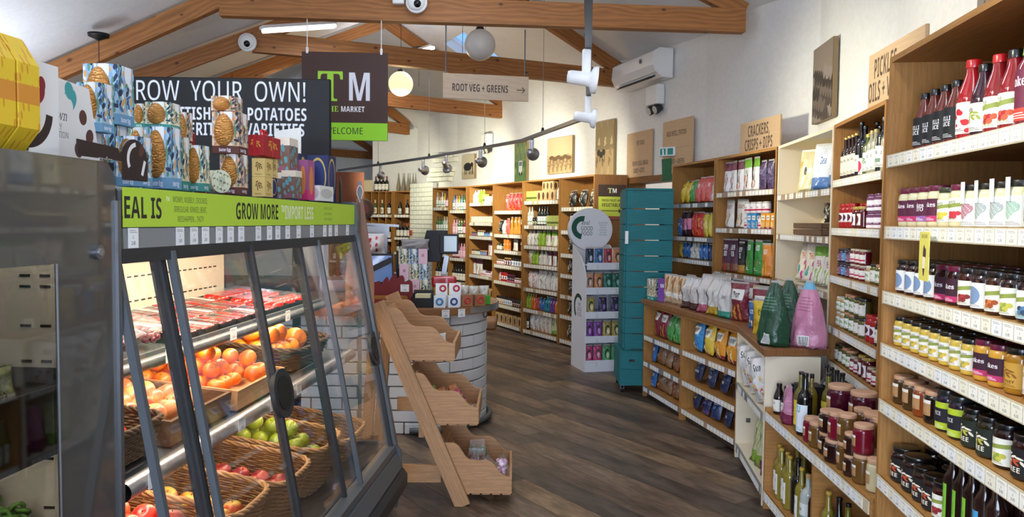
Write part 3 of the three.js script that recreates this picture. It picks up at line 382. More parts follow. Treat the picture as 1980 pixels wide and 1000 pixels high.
function bagGeo(w, h, t, kind, key, seed) {
  return memo(`bg${w},${h},${t},${kind},${key},${seed}`, () => {
    const nx = 10, ny = 12, pos = [], uv = [], idx = [], N = noise2(seed * 77 + 5);
    for (const side of [1, -1]) {
      const base = pos.length / 3;
      for (let j = 0; j <= ny; j++) for (let i = 0; i <= nx; i++) {
        const u = i / nx * 2 - 1, v = j / ny; let f, ww = 1;
        if (kind === 'pillow') { f = Math.pow(1 - Math.pow(Math.abs(u), 3), 0.8) * Math.pow(Math.sin(Math.PI * (0.02 + 0.96 * v)), 0.6); ww = 1 - 0.1 * Math.sin(Math.PI * v); }
        else if (kind === 'arch') { const q = Math.max(0, 1 - Math.pow(v, 2.0)); f = (1 - Math.pow(Math.abs(u), 4)) * (0.15 + 0.85 * q) * (v > 0.96 ? 0.4 : 1); ww = 0.2 + 0.8 * Math.pow(q, 0.9); }
        else if (kind === 'stand') { f = (1 - Math.pow(Math.abs(u), 4)) * Math.pow(Math.max(0, 1 - v), 0.55) * (v > 0.9 ? (1 - v) / 0.1 : 1); ww = 1 - 0.04 * v; }
        else { const q = v < 0.62 ? 1 : Math.max(0, 1 - (v - 0.62) / 0.3); f = q * (Math.abs(u) > 0.93 ? 0.9 : 1); ww = 1 - 0.05 * v - 0.1 * (1 - q); }
        const cr = ((N(u * 3 + 9 + side, v * 5) - 0.5) * 0.34 + (N(u * 7 + 19 + side, v * 11) - 0.5) * 0.18) * t * f + Math.sin(u * 17 + side) * 0.0018 * (v > 0.86 ? 1 : 0); if (kind !== 'gusset') ww *= 1 - 0.035 * N(side * 0 + 31 + (u > 0 ? 5 : 0), v * 6);
        pos.push(u * w / 2 * ww, v * h, side * t / 2 * f + cr); uv.push(side > 0 ? i / nx : 1 - i / nx, v);
      }
      for (let j = 0; j < ny; j++) for (let i = 0; i < nx; i++) { const a = base + j * (nx + 1) + i, b = a + 1, c = a + nx + 1, d = c + 1; side > 0 ? idx.push(a, b, d, a, d, c) : idx.push(a, d, b, a, c, d); }
    }
    const S = (nx + 1) * (ny + 1); for (let i = 0; i < nx; i++) idx.push(i, S + i, i + 1, i + 1, S + i, S + i + 1); // foot
    for (let j = 0; j < ny; j++) { const a = j * (nx + 1), c = a + nx + 1; idx.push(a, c, S + a, c, S + c, S + a); const b = a + nx, d = c + nx; idx.push(b, S + b, d, d, S + b, S + d); }
    const g = new THREE.BufferGeometry(); g.setAttribute('position', new THREE.Float32BufferAttribute(pos, 3)); g.setAttribute('uv', new THREE.Float32BufferAttribute(uv, 2)); g.setIndex(idx); g.computeVertexNormals(); return uvCell(g, key);
  });
}
// kinds: { w, name, cat, desc, make(group) }
const K = {};
function kJar(k, r, h, content, lid, lb, desc, o = {}) { K[k] = { w: r * 2 + 0.006, dp: r * 2 + 0.006, h, name: o.name || 'jar', cat: 'jar', desc, make(g) { obj('body', jarBody(r, h), gloss(content), g); obj('lid', lidGeo(r * 0.92, h * 0.14, h * 0.86), o.lm || gloss(lid, 0.3), g); if (lb) obj('label', labGeo(r + 0.0008, h * (o.l0 ?? 0.14), h * (o.l1 ?? 0.66), o.arc ?? 2.6, lb), pm(lb), g); if (o.seal) obj('seal_strip', boxGeo(r * 0.55, h * 0.5, 0.001, lb), M.paper, g, [0, h * 0.56, r + 0.003]); } }; }
function kBot(k, shape, r, h, glass, cap, lb, desc, o = {}) { K[k] = { w: r * 2 + 0.008, dp: r * 2 + 0.008, h, name: o.name || 'bottle', cat: 'bottle', desc, make(g) { const pr = botProf[shape](r, h), top = pr[pr.length - 1]; obj('body', memo(`bo${shape}${r},${h}`, () => lathe(pr, 18)), gloss(glass), g); const y0 = o.capLow ? h * o.capLow : top[1]; obj('cap', lidGeo(top[0] * 1.12, h - y0, y0), gloss(cap, 0.3), g); if (lb) obj('label', labGeo(r + 0.0008, h * (o.l0 ?? 0.1), h * (o.l1 ?? 0.48), o.arc ?? 2.8, lb), pm(lb), g); if (o.band) obj('neck_band', memo(`nb${r},${h}`, () => CYL(top[0] * 1.1, r * 0.66, h * 0.1, 0, h * 0.8, 0)), gloss(o.band, 0.3), g); } }; }
function kBag(k, w, h, t, kind, lb, desc, o = {}) { K[k] = { w: w + 0.004, dp: t + 0.01, h, name: o.name || (kind === 'pillow' ? 'crisp_packet' : 'food_pouch'), cat: o.cat || 'bag', desc, lean: o.lean, make(g, i) { const b = obj('bag', bagGeo(w, h, t, kind, lb, (i || 0) % 3), pm(lb, true), g); const hh = 0.014; obj('top_seal', B(w * (kind === 'gusset' ? 0.78 : kind === 'arch' ? 0.2 : 0.92), hh, 0.003, 0, h + hh / 2 - 0.002, 0), pm(lb, true) && matte(o.seal || '#b9b6b0', 0.35), b); } }; }
function kBox(k, w, h, d, lb, desc, o = {}) { K[k] = { w: w + 0.003, dp: d + 0.003, h, name: o.name || 'carton', cat: o.cat || 'box', desc, make(g) { obj('carton', boxGeo(w, h, d, lb), pm(lb), g); } }; }
const JL = { l0: 0.14, l1: 0.68 };
kBot('chilli', 'sauce', 0.036, 0.2, '#6a2a1c', '#121212', 'chilli', 'brown sauce bottle with black label', { l1: 0.58 }); kBot('ketch', 'sauce', 0.042, 0.245, '#a81a1c', '#d01c1c', 'ketch', 'ketchup bottle with red spotted label'); kBot('dress', 'sauce', 0.036, 0.215, '#3a1420', '#151515', 'dress', 'dark dressing bottle with white label'); kBot('pomr', 'sauce', 0.036, 0.225, '#8c1c1e', '#cf1f1f', 'pom', 'red dressing bottle with red cap'); kBot('pomk', 'sauce', 0.038, 0.22, '#8f1a1e', '#17191a', 'pom', 'red dressing bottle with black cap');
kBot('squr', 'squeeze', 0.04, 0.25, '#7a2c3a', '#7a1f3c', 'squeezyr', 'squeezy bottle with red foot', { band: '#86b83a', l0: 0.08, l1: 0.6 }); kBot('squb', 'squeeze', 0.042, 0.26, '#47484e', '#7a1f3c', 'squeezyb', 'squeezy bottle with blue foot', { band: '#86b83a', l0: 0.08, l1: 0.6 }); kBot('squg', 'squeeze', 0.042, 0.26, '#6a5244', '#7a1f3c', 'dress', 'tall squeezy bottle with plum cap', { band: '#86b83a', l0: 0.08, l1: 0.6 });
const Cm = '#e6dfb4'; kJar('mayop', 0.036, 0.135, Cm, '#6d1d3c', 'mayop', 'mayonnaise jar with pink footed label', JL); kJar('mayov', 0.038, 0.135, Cm, '#6d1d3c', 'mayov', 'mayonnaise jar with lilac footed label', JL); kJar('mayog', 0.036, 0.125, Cm, '#3a3f2c', 'mayog', 'mayonnaise jar with yellow fruit label', JL); kJar('mayor', 0.038, 0.13, Cm, '#6d1d3c', 'mayor', 'mayonnaise jar with red fruit label', JL);
for (const [k, l, d] of [['heartr', 'heartr', 'rose'], ['hearts', 'hearts', 'silver'], ['heartg', 'heartg', 'green']]) kJar(k, 0.038, 0.125, Cm, '#26261f', l, `pale jar with ${d} heart label`, { l0: 0.04, l1: 0.68, arc: 3, seal: 1 });
kJar('garlic', 0.042, 0.14, '#d9c98c', '#22211c', 'garlic', 'garlic mayonnaise jar with black label', JL);
for (const [k, l, c, d] of [['wjar', 'wjar', '#2a1014', 'dark jar with plain white label'], ['stok', 'stokesj', '#2a0f16', 'dark jar with pink footed label'], ['relg', 'relg', '#26120e', 'dark jar with green fruit label'], ['relb', 'relb', '#1c0c12', 'dark jar with blue fruit label'], ['relr', 'relr', '#3a1210', 'dark jar with red fruit label'], ['relo', 'relo', '#3a1a0c', 'dark jar with orange fruit label']]) kJar(k, 0.036, 0.118, c, k === 'stok' ? '#6d1d3c' : '#131314', l, d, { l0: 0.08, l1: 0.68 });
kJar('must', 0.03, 0.105, '#d7b94e', '#1b1b18', 'must', 'mustard jar with pale label', JL); kJar('stokm', 0.034, 0.115, '#d9a23a', '#6d1d3c', 'stokesj', 'mustard jar with maroon lid', JL); kJar('goldj', 0.038, 0.12, '#a8741e', '#1b1a14', 'gold', 'golden chutney jar with black lid', JL); kJar('darkw', 0.04, 0.125, '#2a160c', '#17160f', 'oilw', 'dark jar with wide cream label', JL); kJar('whitej', 0.036, 0.125, '#e4e2d2', '#14140f', 'relb', 'white sauce jar with black lid', JL);
const woodLid = matte('#d3a582', 0.6); for (const [k, r, h, c, d] of [['wood', 0.036, 0.1, '#4a3418', 'brown'], ['woodo', 0.034, 0.1, '#8c4318', 'amber'], ['woodd', 0.036, 0.105, '#1c110c', 'black']]) kJar(k, r, h, c, '#d3a582', 'kraft', `${d} preserve jar with wooden lid`, { lm: woodLid, arc: 1.5, l0: 0.25, l1: 0.72 });
for (const [k, r, h, c, d] of [['bigb', 0.062, 0.145, '#4a0f22', 'large beetroot jar with wooden lid'], ['bigo', 0.058, 0.135, '#9a9a5c', 'large pickled onion jar with wooden lid'], ['bigd', 0.056, 0.1, '#2a120e', 'squat dark jar with wooden lid'], ['smd', 0.034, 0.09, '#33180e', 'small dark jar with wooden lid'], ['onio', 0.04, 0.12, '#6a4a20', 'pickled onion jar with wooden lid'], ['garl', 0.04, 0.13, '#cfc7a0', 'white garlic jar with wooden lid'], ['red', 0.042, 0.12, '#7a1428', 'red cabbage jar with wooden lid']]) kJar(k, r, h, c, '#d3a582', 'kraft', d, { lm: woodLid, arc: 0.9, l0: 0.25, l1: 0.62 });
kJar('lime', 0.034, 0.13, '#241a2c', '#2a2c28', 'lime', 'jar with lime banded black label', { l0: 0.06, l1: 0.7 }); kJar('tree', 0.038, 0.115, '#2c1410', '#151311', 'tree', 'dark jar with black leaf label', { l0: 0.06, l1: 0.7, arc: 3 }); kJar('treeg', 0.036, 0.115, '#22200f', '#151311', 'treeg', 'dark jar with green leaf label', { l0: 0.06, l1: 0.7, arc: 3 }); kJar('treebig', 0.05, 0.125, '#241210', '#151311', 'tree', 'wide dark leaf label jar', { l0: 0.06, l1: 0.7, arc: 3 });
kBot('slimg', 'slim', 0.028, 0.24, '#22120e', '#111', 'slimg', 'slim sauce bottle with green label', { l1: 0.6, arc: 0.8 }); kBot('slimb', 'slim', 0.03, 0.25, '#2c1812', '#111', 'slimb', 'slim sauce bottle with blue label', { l1: 0.55, arc: 1.2 }); kJar('flask', 0.05, 0.14, '#2a1c16', '#1b1512', 'wjar', 'squat brown glass flask', { arc: 0.8, l0: 0.2, l1: 0.5 });
kBot('cord', 'wine', 0.028, 0.24, '#2a120c', '#d7b25a', 'cordial', 'cordial bottle with cream label', { l1: 0.55 }); kBot('hpink', 'wine', 0.03, 0.26, '#131318', '#111', 'heartp', 'black bottle with pink heart label', { l0: 0.04, l1: 0.36 }); kBot('hpinkb', 'wine', 0.032, 0.3, '#111116', '#111', 'wine', 'tall black bottle behind cordials', { l0: 0.1, l1: 0.4 }); kBot('pinkb', 'spirit', 0.03, 0.28, '#8a4a42', '#e9dfe2', 'pink', 'bottle with bright pink label', { l0: 0.15, l1: 0.6 }); kBot('clrb', 'slim', 0.026, 0.22, '#a8a488', '#c9b26a', 'oilw', 'clear syrup bottle with pale label', { l1: 0.55 }); kBot('greenb', 'slim', 0.026, 0.21, '#5a6a2c', '#e2c24a', 'pestog', 'green syrup bottle with yellow cap', { l1: 0.55 });
kJar('passa', 0.032, 0.135, '#a8151a', '#b51c20', 'passata', 'passata jar with pale label', { l0: 0.25, l1: 0.62 }); kJar('goldlid', 0.034, 0.115, '#5a1414', '#b99a4a', 'passata', 'red jar with gold lid', { arc: 1.6 }); kJar('tinp', 0.042, 0.085, '#d9d6dc', '#6e3560', 'tinp', 'white pot with purple lid', { l0: 0.05, l1: 0.82, arc: 3 });
kJar('jamv', 0.03, 0.075, '#3a1a2c', '#3a2c38', 'jamv', 'small jar with mauve label', JL); kJar('jamw', 0.03, 0.08, '#6a1420', '#c9b8a0', 'jamw', 'small red jar with white label', JL); kJar('jamb', 0.03, 0.078, '#1c2440', '#2c3440', 'jamb', 'small jar with blue label', JL); kJar('pesto', 0.034, 0.1, '#4f5a22', '#c98f6a', 'pestog', 'pesto jar with leaf label', JL); kJar('olive', 0.032, 0.1, '#5c5a26', '#2c2c24', 'oilw', 'olive jar with white label', JL); kJar('capers', 0.03, 0.085, '#b59a6a', '#e4ddcc', 'pestog', 'cream spread jar with leaf label', JL);
kBot('azu', 'wine', 0.038, 0.31, '#15120f', '#111', 'azu', 'tall black bottle with pale blue lettering', { l0: 0.06, l1: 0.5, arc: 3.2 }); kBot('oilr', 'spirit', 0.03, 0.28, '#7d6a1c', '#141414', 'oilr', 'oil bottle with red label', { l1: 0.55 }); kBot('oily', 'wine', 0.033, 0.3, '#6f671c', '#1a1712', 'oily', 'oil bottle with yellow label', { l1: 0.52 }); kBot('oilg', 'wine', 0.032, 0.28, '#8a7a2a', '#c9a640', 'oilw', 'golden oil bottle with white label', { l1: 0.5, arc: 1.2 }); kBot('vin', 'wine', 0.034, 0.29, '#181411', '#121212', null, 'plain black vinegar bottle'); kBot('balsm', 'sauce', 0.03, 0.17, '#1c1010', '#151515', 'oilw', 'small balsamic bottle with white label');
kBot('wine', 'wine', 0.038, 0.3, '#14120f', '#1b1b1e', 'wine', 'red wine bottle with cream label', { name: 'wine_bottle', capLow: 0.78 }); kBot('winer', 'wine', 0.038, 0.3, '#12100e', '#7a1f24', 'wine', 'wine bottle with red capsule', { name: 'wine_bottle', capLow: 0.78 }); kBot('winew', 'wine', 0.038, 0.3, '#4a5230', '#d9cfae', 'wine2', 'white wine bottle with cream capsule', { name: 'wine_bottle', capLow: 0.78 });
for (const [k, c, l, d] of [['spc', '#b9beb4', 'spir', 'clear'], ['spy', '#b3a824', 'spir', 'yellow'], ['spr', '#6a1a2a', 'spirp', 'red'], ['spg', '#3f6a3c', 'spir', 'green'], ['spb', '#5a8aa8', 'spir', 'blue'], ['spk', '#d09aa8', 'spirp', 'pink'], ['spo', '#a8673a', 'spir', 'amber'], ['spd', '#1c201a', 'spir', 'dark']]) kBot(k, 'spirit', 0.04, 0.27, c, k === 'spc' ? '#c9a26a' : '#1c1c1c', l, `${d} spirit bottle with label`, { name: 'spirit_bottle' });
const bagK = (l) => l.forEach(([k, w, h, t, kind, lb, d, o]) => kBag(k, w, h, t, kind, lb, d, o));
bagK([['nutw', 0.13, 0.25, 0.06, 'stand', 'nutw', 'white nut pouch with plum top'], ['nutg', 0.14, 0.26, 0.06, 'stand', 'nutg', 'white nut pouch with green top'], ['purp', 0.12, 0.22, 0.06, 'pillow', 'purp', 'dark purple snack pouch'], ['misk', 0.2, 0.25, 0.07, 'stand', 'misk', 'white biscuit bag'], ['superk', 0.15, 0.27, 0.06, 'stand', 'superk', 'plum snack bag'], ['superb', 0.14, 0.25, 0.06, 'stand', 'superb', 'black snack bag'], ['superg', 0.15, 0.27, 0.06, 'stand', 'superg', 'green snack bag'], ['supero', 0.14, 0.25, 0.06, 'stand', 'supero', 'orange snack bag'],
  ['yel', 0.16, 0.21, 0.07, 'pillow', 'yel', 'yellow crisp packet'], ['grn', 0.16, 0.21, 0.07, 'pillow', 'grn', 'green crisp packet'], ['cor', 0.16, 0.23, 0.07, 'pillow', 'cor', 'coral crisp packet'], ['redd', 0.14, 0.22, 0.07, 'pillow', 'redd', 'white packet with red dots'], ['love', 0.15, 0.23, 0.06, 'pillow', 'love', 'pink and black corn packet'], ['redc', 0.17, 0.22, 0.06, 'pillow', 'redc', 'red corn snack packet'], ['tort', 0.13, 0.21, 0.06, 'pillow', 'tort', 'multicoloured tortilla packet'], ['bluec', 0.12, 0.17, 0.05, 'pillow', 'bluec', 'bright blue crisp packet'], ['blued', 0.13, 0.16, 0.05, 'pillow', 'blued', 'dark blue crisp packet'],
  ['clearb', 0.15, 0.25, 0.09, 'gusset', 'clearb', 'clear cereal bag with brown foot'], ['clearp', 0.16, 0.29, 0.1, 'gusset', 'clearp', 'clear cereal bag with pink foot'], ['cleary', 0.16, 0.29, 0.1, 'gusset', 'cleary', 'clear cereal bag with mustard foot'], ['cleart', 0.15, 0.27, 0.09, 'gusset', 'cleart', 'clear cereal bag with teal foot'], ['cookie', 0.15, 0.24, 0.09, 'pillow', 'cookie', 'clear bag of golden biscuits'],
  ['mar', 0.17, 0.27, 0.08, 'pillow', 'mar', 'maroon crisp bag with white square'], ['brn', .15, .18, .08, 'pillow', 'brn', 'brown and pink crisp bag'], ['brno', .14, .17, .08, 'pillow', 'brno', 'plain brown crisp bag'], ['ovl', .14, .18, .08, 'pillow', 'ovl', 'brown bag with cream oval'], ['propb', 0.22, 0.255, 0.1, 'pillow', 'propb', 'big light blue crisp bag'], ['propy', 0.2, 0.25, 0.1, 'pillow', 'propy', 'big yellow crisp bag'], ['propo', 0.21, 0.255, 0.1, 'pillow', 'propo', 'big orange crisp bag'], ['crisr', .12, .16, .06, 'pillow', 'crisr', 'red crisp packet'],
  ['navy', 0.19, 0.225, 0.08, 'pillow', 'navy', 'navy crisp packet with green lettering'], ['navyy', 0.16, 0.2, 0.08, 'pillow', 'navyy', 'navy crisp packet with yellow lettering'], ['navyp', 0.16, 0.2, 0.08, 'pillow', 'navyp', 'navy crisp packet with violet lettering'], ['navyc', 0.16, 0.2, 0.08, 'pillow', 'navyc', 'navy crisp packet with blue lettering'], ['whiteg', 0.19, 0.26, 0.1, 'pillow', 'whiteg', 'white sharing bag with orange print'], ['palegr', 0.18, 0.28, 0.1, 'stand', 'palegr', 'pale green pouch'], ['pinkp', 0.19, 0.28, 0.1, 'stand', 'pinkp', 'dusky pink pouch'],
  ['bigg', .22, .36, .13, 'arch', 'bigg', 'large dark green pouch'], ['bigp', .22, .37, .13, 'arch', 'bigp', 'large pink and blue pouch'], ['gusc', 0.17, 0.27, 0.08, 'stand', 'gusc', 'cream snack pouch with orange print'], ['gusg', 0.17, 0.25, 0.08, 'stand', 'gusg', 'cream snack pouch with green top'], ['gusw', 0.14, 0.25, 0.08, 'pillow', 'gusw', 'cream grain bag'], ['corns', 0.18, 0.28, 0.08, 'stand', 'corns', 'gold and white corn bag'], ['bluew', 0.18, 0.29, 0.08, 'stand', 'bluew', 'pale blue and white bag'],
  ['sack', 0.11, 0.2, 0.07, 'gusset', 'sack', 'white paper pouch'], ['flour', 0.13, 0.25, 0.09, 'gusset', 'flour', 'white paper flour bag'], ['teal2', 0.09, 0.2, 0.06, 'gusset', 'teal2', 'teal packet'], ['oran', 0.09, 0.2, 0.06, 'gusset', 'oran', 'orange packet'], ['viol', 0.09, 0.2, 0.06, 'gusset', 'viol', 'violet packet'], ['limeb', 0.09, 0.2, 0.06, 'gusset', 'limeb', 'lime green packet'], ['dk', 0.2, 0.2, 0.09, 'pillow', 'dk', 'black and white packet'], ['crisr2', 0.18, 0.25, 0.08, 'pillow', 'crisr', 'red packet']]);
for (const k of ['rgn', 'rgb', 'rgr', 'rgo', 'rgp', 'rgg', 'rgy', 'rgv', 'rgm', 'rgk', 'rgl']) kBag(k, 0.096, 0.165, 0.045, 'stand', k, { rgn: 'navy', rgb: 'blue', rgr: 'crimson', rgo: 'orange', rgp: 'peach', rgg: 'emerald', rgy: 'mustard', rgv: 'dark purple', rgm: 'magenta', rgk: 'pink', rgl: 'leaf green' }[k] + ' pouch with wave emblem', { name: 'snack_pouch' });
kBox('carton', .07, .1, .07, 'carton', 'small cream tea carton'); kBox('boxo', .07, .17, .04, 'boxo', 'orange carton'); kBox('boxk', .11, .14, .1, 'boxk', 'brown cardboard carton'); kBox('boxg', .09, .14, .08, 'boxg', 'pale green carton'); kBox('tub', .07, .12, .06, 'propo', 'orange printed tub'); kBox('tubb', .07, .12, .06, 'propb', 'blue printed tub'); kBox('boxw', .06, .19, .14, 'eggc', 'slim patterned carton'); kBox('boxv', .1, .2, .1, 'viol', 'deep violet carton');
kJar('tinw', 0.034, 0.09, '#d8d4cc', '#c9c4ba', 'jamw', 'pale printed tin', { l0: 0.03, l1: 0.85, arc: 4 }); kJar('spice', 0.023, 0.085, '#8a5a2c', '#26221c', 'wine2', 'small spice jar', JL); kJar('spiceg', 0.023, 0.085, '#5a6a3c', '#26221c', 'pestog', 'small herb jar', JL); kJar('spicer', 0.024, 0.08, '#8c2a1c', '#c8b28a', 'jamb', 'small chilli jar', JL);
function put(k, fr, x, y, z, label, group, jit = 0.06, extra = 0) {
  const kd = K[k]; if (!kd) throw new Error('no kind ' + k);
  const g = thing(kd.name, label, kd.cat, fr.pt(x, y, z), fr.t + rr(-jit, jit) + extra, group); kd.make(g, Math.floor(rnd() * 3)); return g;
}
// ---------- shelving ----------
function bay(o) {
  { const dx = o.p1[0] - o.p0[0], dy = o.p1[1] - o.p0[1], L = Math.hypot(dx, dy), [i0, i1] = o.inset || [0.004, 0.004]; o.p0 = [o.p0[0] + dx / L * i0, o.p0[1] + dy / L * i0]; o.p1 = [o.p1[0] - dx / L * i1, o.p1[1] - dy / L * i1]; }
  const f = new Fr(o.p0, o.p1), w = f.w, D = o.depth, H = o.height, y0 = o.y0 ?? 0, th = 0.02, m = o.mat || M.oak, mi = o.inner || m;
  const g = thing('shelving_unit', o.label, 'shelving', f.pt(0, y0, 0), f.t, o.group || 'timber shelving bays'), Hh = H - y0;
  obj('side_panel', B(th, Hh, D, th / 2, Hh / 2, -D / 2), m, g); obj('side_panel', B(th, Hh, D, w - th / 2, Hh / 2, -D / 2), m, g);
  if (o.top !== false) obj('top_panel', B(w - 2 * th, th, D, w / 2, Hh - th / 2, -D / 2), m, g);
  obj('back_panel', B(w - 2 * th, Hh - th, 0.012, w / 2, (Hh - th) / 2, -D + 0.006), mi, g);
  if (!y0 && o.kick !== false) obj('plinth', B(w - 2 * th, 0.045, 0.02, w / 2, 0.0225, -0.05), M.kick, g);
  o.f = f; o.w = w; o.g = g; o.tops = o.shelves.map((h) => h + 0.02);
  o.shelves.forEach((h, si) => {
    const s = obj('shelf', B(w - 2 * th, 0.018, D - 0.02, w / 2, h + 0.011 - y0, -D / 2), m, g), rh = o.rh || 0.042;
    obj('price_rail', B(w - 2 * th, rh, 0.006, w / 2, h - y0, 0.004), o.rail || M.rail, s);
    let x = th + 0.02; const tw = o.tw || 0.042; while (x < w - th - tw) { if (rnd() < (o.dense ?? 0.85)) { const k = 'tick' + Math.floor(rnd() * 3); obj('price_ticket', memo(`tk${tw},${rh},${k}`, () => uvCell(new THREE.BoxGeometry(tw, rh * 0.84, 0.0012), k)), pm(k), s, [x + tw / 2, h - y0, 0.0078]); } x += tw * (o.gap || 1.25); }
  });
  return o;
}
const SH = ['top', 'second', 'third', 'fourth', 'fifth', 'sixth', 'seventh'];
// list: [kind, count] runs from left to right; rows stand behind one another
function fill(b, si, list, o = {}) {
  const seq = list.flatMap(([k, n]) => Array(n || 1).fill(k)), ew = (k) => K[k].w + (K[k].cat === 'bag' ? 0.17 * K[k].dp + 0.004 : K[k].cat === 'box' ? 0.08 * K[k].dp : 0), tot = seq.reduce((a, k) => a + ew(k), 0), avail = b.w - 0.06 - (o.x0 || 0) - (o.x1 || 0), gap = Math.max(0, (avail - tot) / (seq.length + (o.tight ? 4 : 0)));
  const sc = Math.min(1, avail / tot), y = (o.y ?? b.tops[si]) + 0.001, cnt = new Map(), rows = o.rows || 1, all = new Map(); seq.forEach((k) => all.set(k, (all.get(k) || 0) + 1));
  let x = 0.03 + (o.x0 || 0);
  seq.forEach((k) => {
    const kd = K[k], i = cnt.get(k) || 0; cnt.set(k, i + 1); x += (ew(k) * sc + gap) / 2;
    for (let r = 0; r < rows; r++) for (let l = 0; l < (o.stack || 1); l++) {
      const zz = -(o.back ?? (kd.cat === 'bag' ? 0.035 : 0.02)) - kd.dp / 2 - r * (kd.dp + 0.004);
      if (-zz + kd.dp / 2 > b.depth - 0.02) continue;
      const where = (all.get(k) > 1 ? `${ORD[i]} from left, ` : '') + (r ? `${ORD[r]} row, ` : '') + (l ? 'upper layer, ' : '');
      const g = put(k, b.f, x, y + l * (kd.h + 0.001), zz, `${kd.desc}, ${where}${o.sh || SH[si] + ' shelf'}, ${b.nm}`, o.group || `goods on the shelves`, o.jit ?? (kd.cat === 'bag' ? 0.16 : 0.07), o.turn || 0); if (kd.cat === 'bag') { g.rotation.order = 'YXZ'; g.rotation.z = rr(-0.05, 0.05); g.position.y += 0.002 + kd.w / 2 * Math.abs(g.rotation.z) + (o.lean ? kd.dp / 2 * o.lean : 0); }
      const clear = (si > 0 ? b.shelves[si - 1] - (b.rh || 0.042) / 2 : b.height - 0.02) - y - (o.stack ? 0 : 0), need = kd.h * (o.stack || 1) + (kd.cat === 'bag' ? 0.02 + kd.w * 0.05 : 0.003), fit = Math.min(1, (clear - 0.006) / need); if (fit < 1) { g.scale.setScalar(fit); if (l) g.position.y = y + l * (kd.h * fit + 0.001); }
      if (sc < fit) { g.scale.x = sc; if (kd.cat === 'jar' || kd.cat === 'bottle') g.scale.z = sc; }
      if (o.lean) { g.rotation.order = 'YXZ'; g.rotation.x = -o.lean; }
    }
    x += (ew(k) * sc + gap) / 2;
  });
}
// ---------- right hand shelving ----------
const E = bay({ p0: [1.353, 2.79], p1: [1.16, 1.25], depth: 0.46, height: 2.2, shelves: [1.827, 1.573, 1.34, 1.15, 0.945, 0.665, 0.36], nm: 'nearest tall bay', label: 'tall oak shelving bay of sauces and chutneys nearest the visitor', rail: M.rail, tw: 0.05, gap: 1.12, dense: 1, rh: 0.046 });
const ER = { x1: 0.1 };
fill(E, 0, [['chilli', 4], ['ketch'], ['dress'], ['pomr'], ['pomk'], ['squr'], ['squb'], ['squg', 5]], { x0: 0.08, x1: 0.1, rows: 2, back: 0.03, tight: 1 });
fill(E, 1, [['mayop', 2], ['mayov'], ['mayop'], ['mayog'], ['mayor'], ['heartr'], ['hearts', 2], ['heartg'], ['garlic', 6]], { ...ER, rows: 3 });
fill(E, 2, [['wjar', 4], ['stok', 2], ['relr'], ['wjar'], ['relo'], ['relg'], ['relb'], ['relr'], ['relg', 2], ['relo', 3]], { ...ER, rows: 3 });
fill(E, 3, [['must', 8], ['stokm', 2], ['goldj'], ['darkw'], ['whitej', 5]], { ...ER, rows: 3 });
fill(E, 4, [['wood', 2], ['woodo'], ['woodd'], ['lime', 2], ['treeg', 2], ['relg'], ['tree', 2], ['relr'], ['tree', 3]], { ...ER, rows: 2 });
fill(E, 5, [['treebig', 2], ['tree', 2], ['relr'], ['slimg', 3], ['slimb', 2], ['flask', 6]], { ...ER, rows: 2 });
{ const o = thing('shelf_card', 'yellow card hanging from second shelf of nearest tall bay', 'card', E.f.pt(0.44, 1.60, 0.03), E.f.t - 0.1); obj('card', uvCell(new THREE.BoxGeometry(0.1, 0.15, 0.002).translate(0, -0.095, 0), 'card'), pm('card'), o); }
const Dd = bay({ p0: [1.843, 4.43], p1: [1.69, 3.5], depth: 0.34, height: 2.17, y0: 0.58, shelves: [1.83, 1.56, 1.29, 1.0, 0.80], nm: 'narrow jar bay', label: 'narrow oak bay of small jars and bottles below pickles sign', rail: M.rail, tw: 0.045, gap: 1.15, dense: 0.95 });
fill(Dd, 0, [['cord', 4], ['hpinkb'], ['hpink'], ['greenb'], ['clrb', 2], ['spd'], ['clrb'], ['pinkb']], { rows: 2 });
fill(Dd, 1, [['passa', 3], ['goldlid', 2]], { x1: 0.42, rows: 2 }); fill(Dd, 1, [['tinp', 2]], { x0: 0.52, x1: 0.12, stack: 2 });
fill(Dd, 2, [['jamv'], ['jamb'], ['jamv'], ['jamw', 3]], { x1: 0.36, stack: 2 }); fill(Dd, 2, [['capers'], ['olive'], ['pesto', 2]], { x0: 0.55, rows: 2 });
fill(Dd, 3, [['capers', 2], ['pesto', 2], ['olive', 2]], { x1: 0.34, stack: 2 }); fill(Dd, 3, [['passa', 2], ['balsm', 2]], { x0: 0.58, rows: 2 });
fill(Dd, 4, [['olive', 2], ['pesto', 2], ['jamw', 2], ['goldlid', 2], ['jamw', 2]], { rows: 1, x1: 0.1 });
const Cc = bay({ p0: [1.949, 5.66], p1: [1.85, 4.45], depth: 0.33, height: 2.17, y0: 0.903, shelves: [1.79, 1.507, 1.18], nm: 'cream bay', label: 'cream painted shelving bay between oak bays', mat: M.cream, inner: M.cream, rail: M.railb, dense: 0.7 });
fill(Cc, 0, [['corns'], ['bluew', 2]], { x0: 0.25, lean: 0.12, turn: 0.5, back: 0.05 }); fill(Cc, 2, [['gusc', 2], ['gusg', 2], ['gusc']], { x0: 0.25, lean: 0.15, turn: 0.4, back: 0.05 });
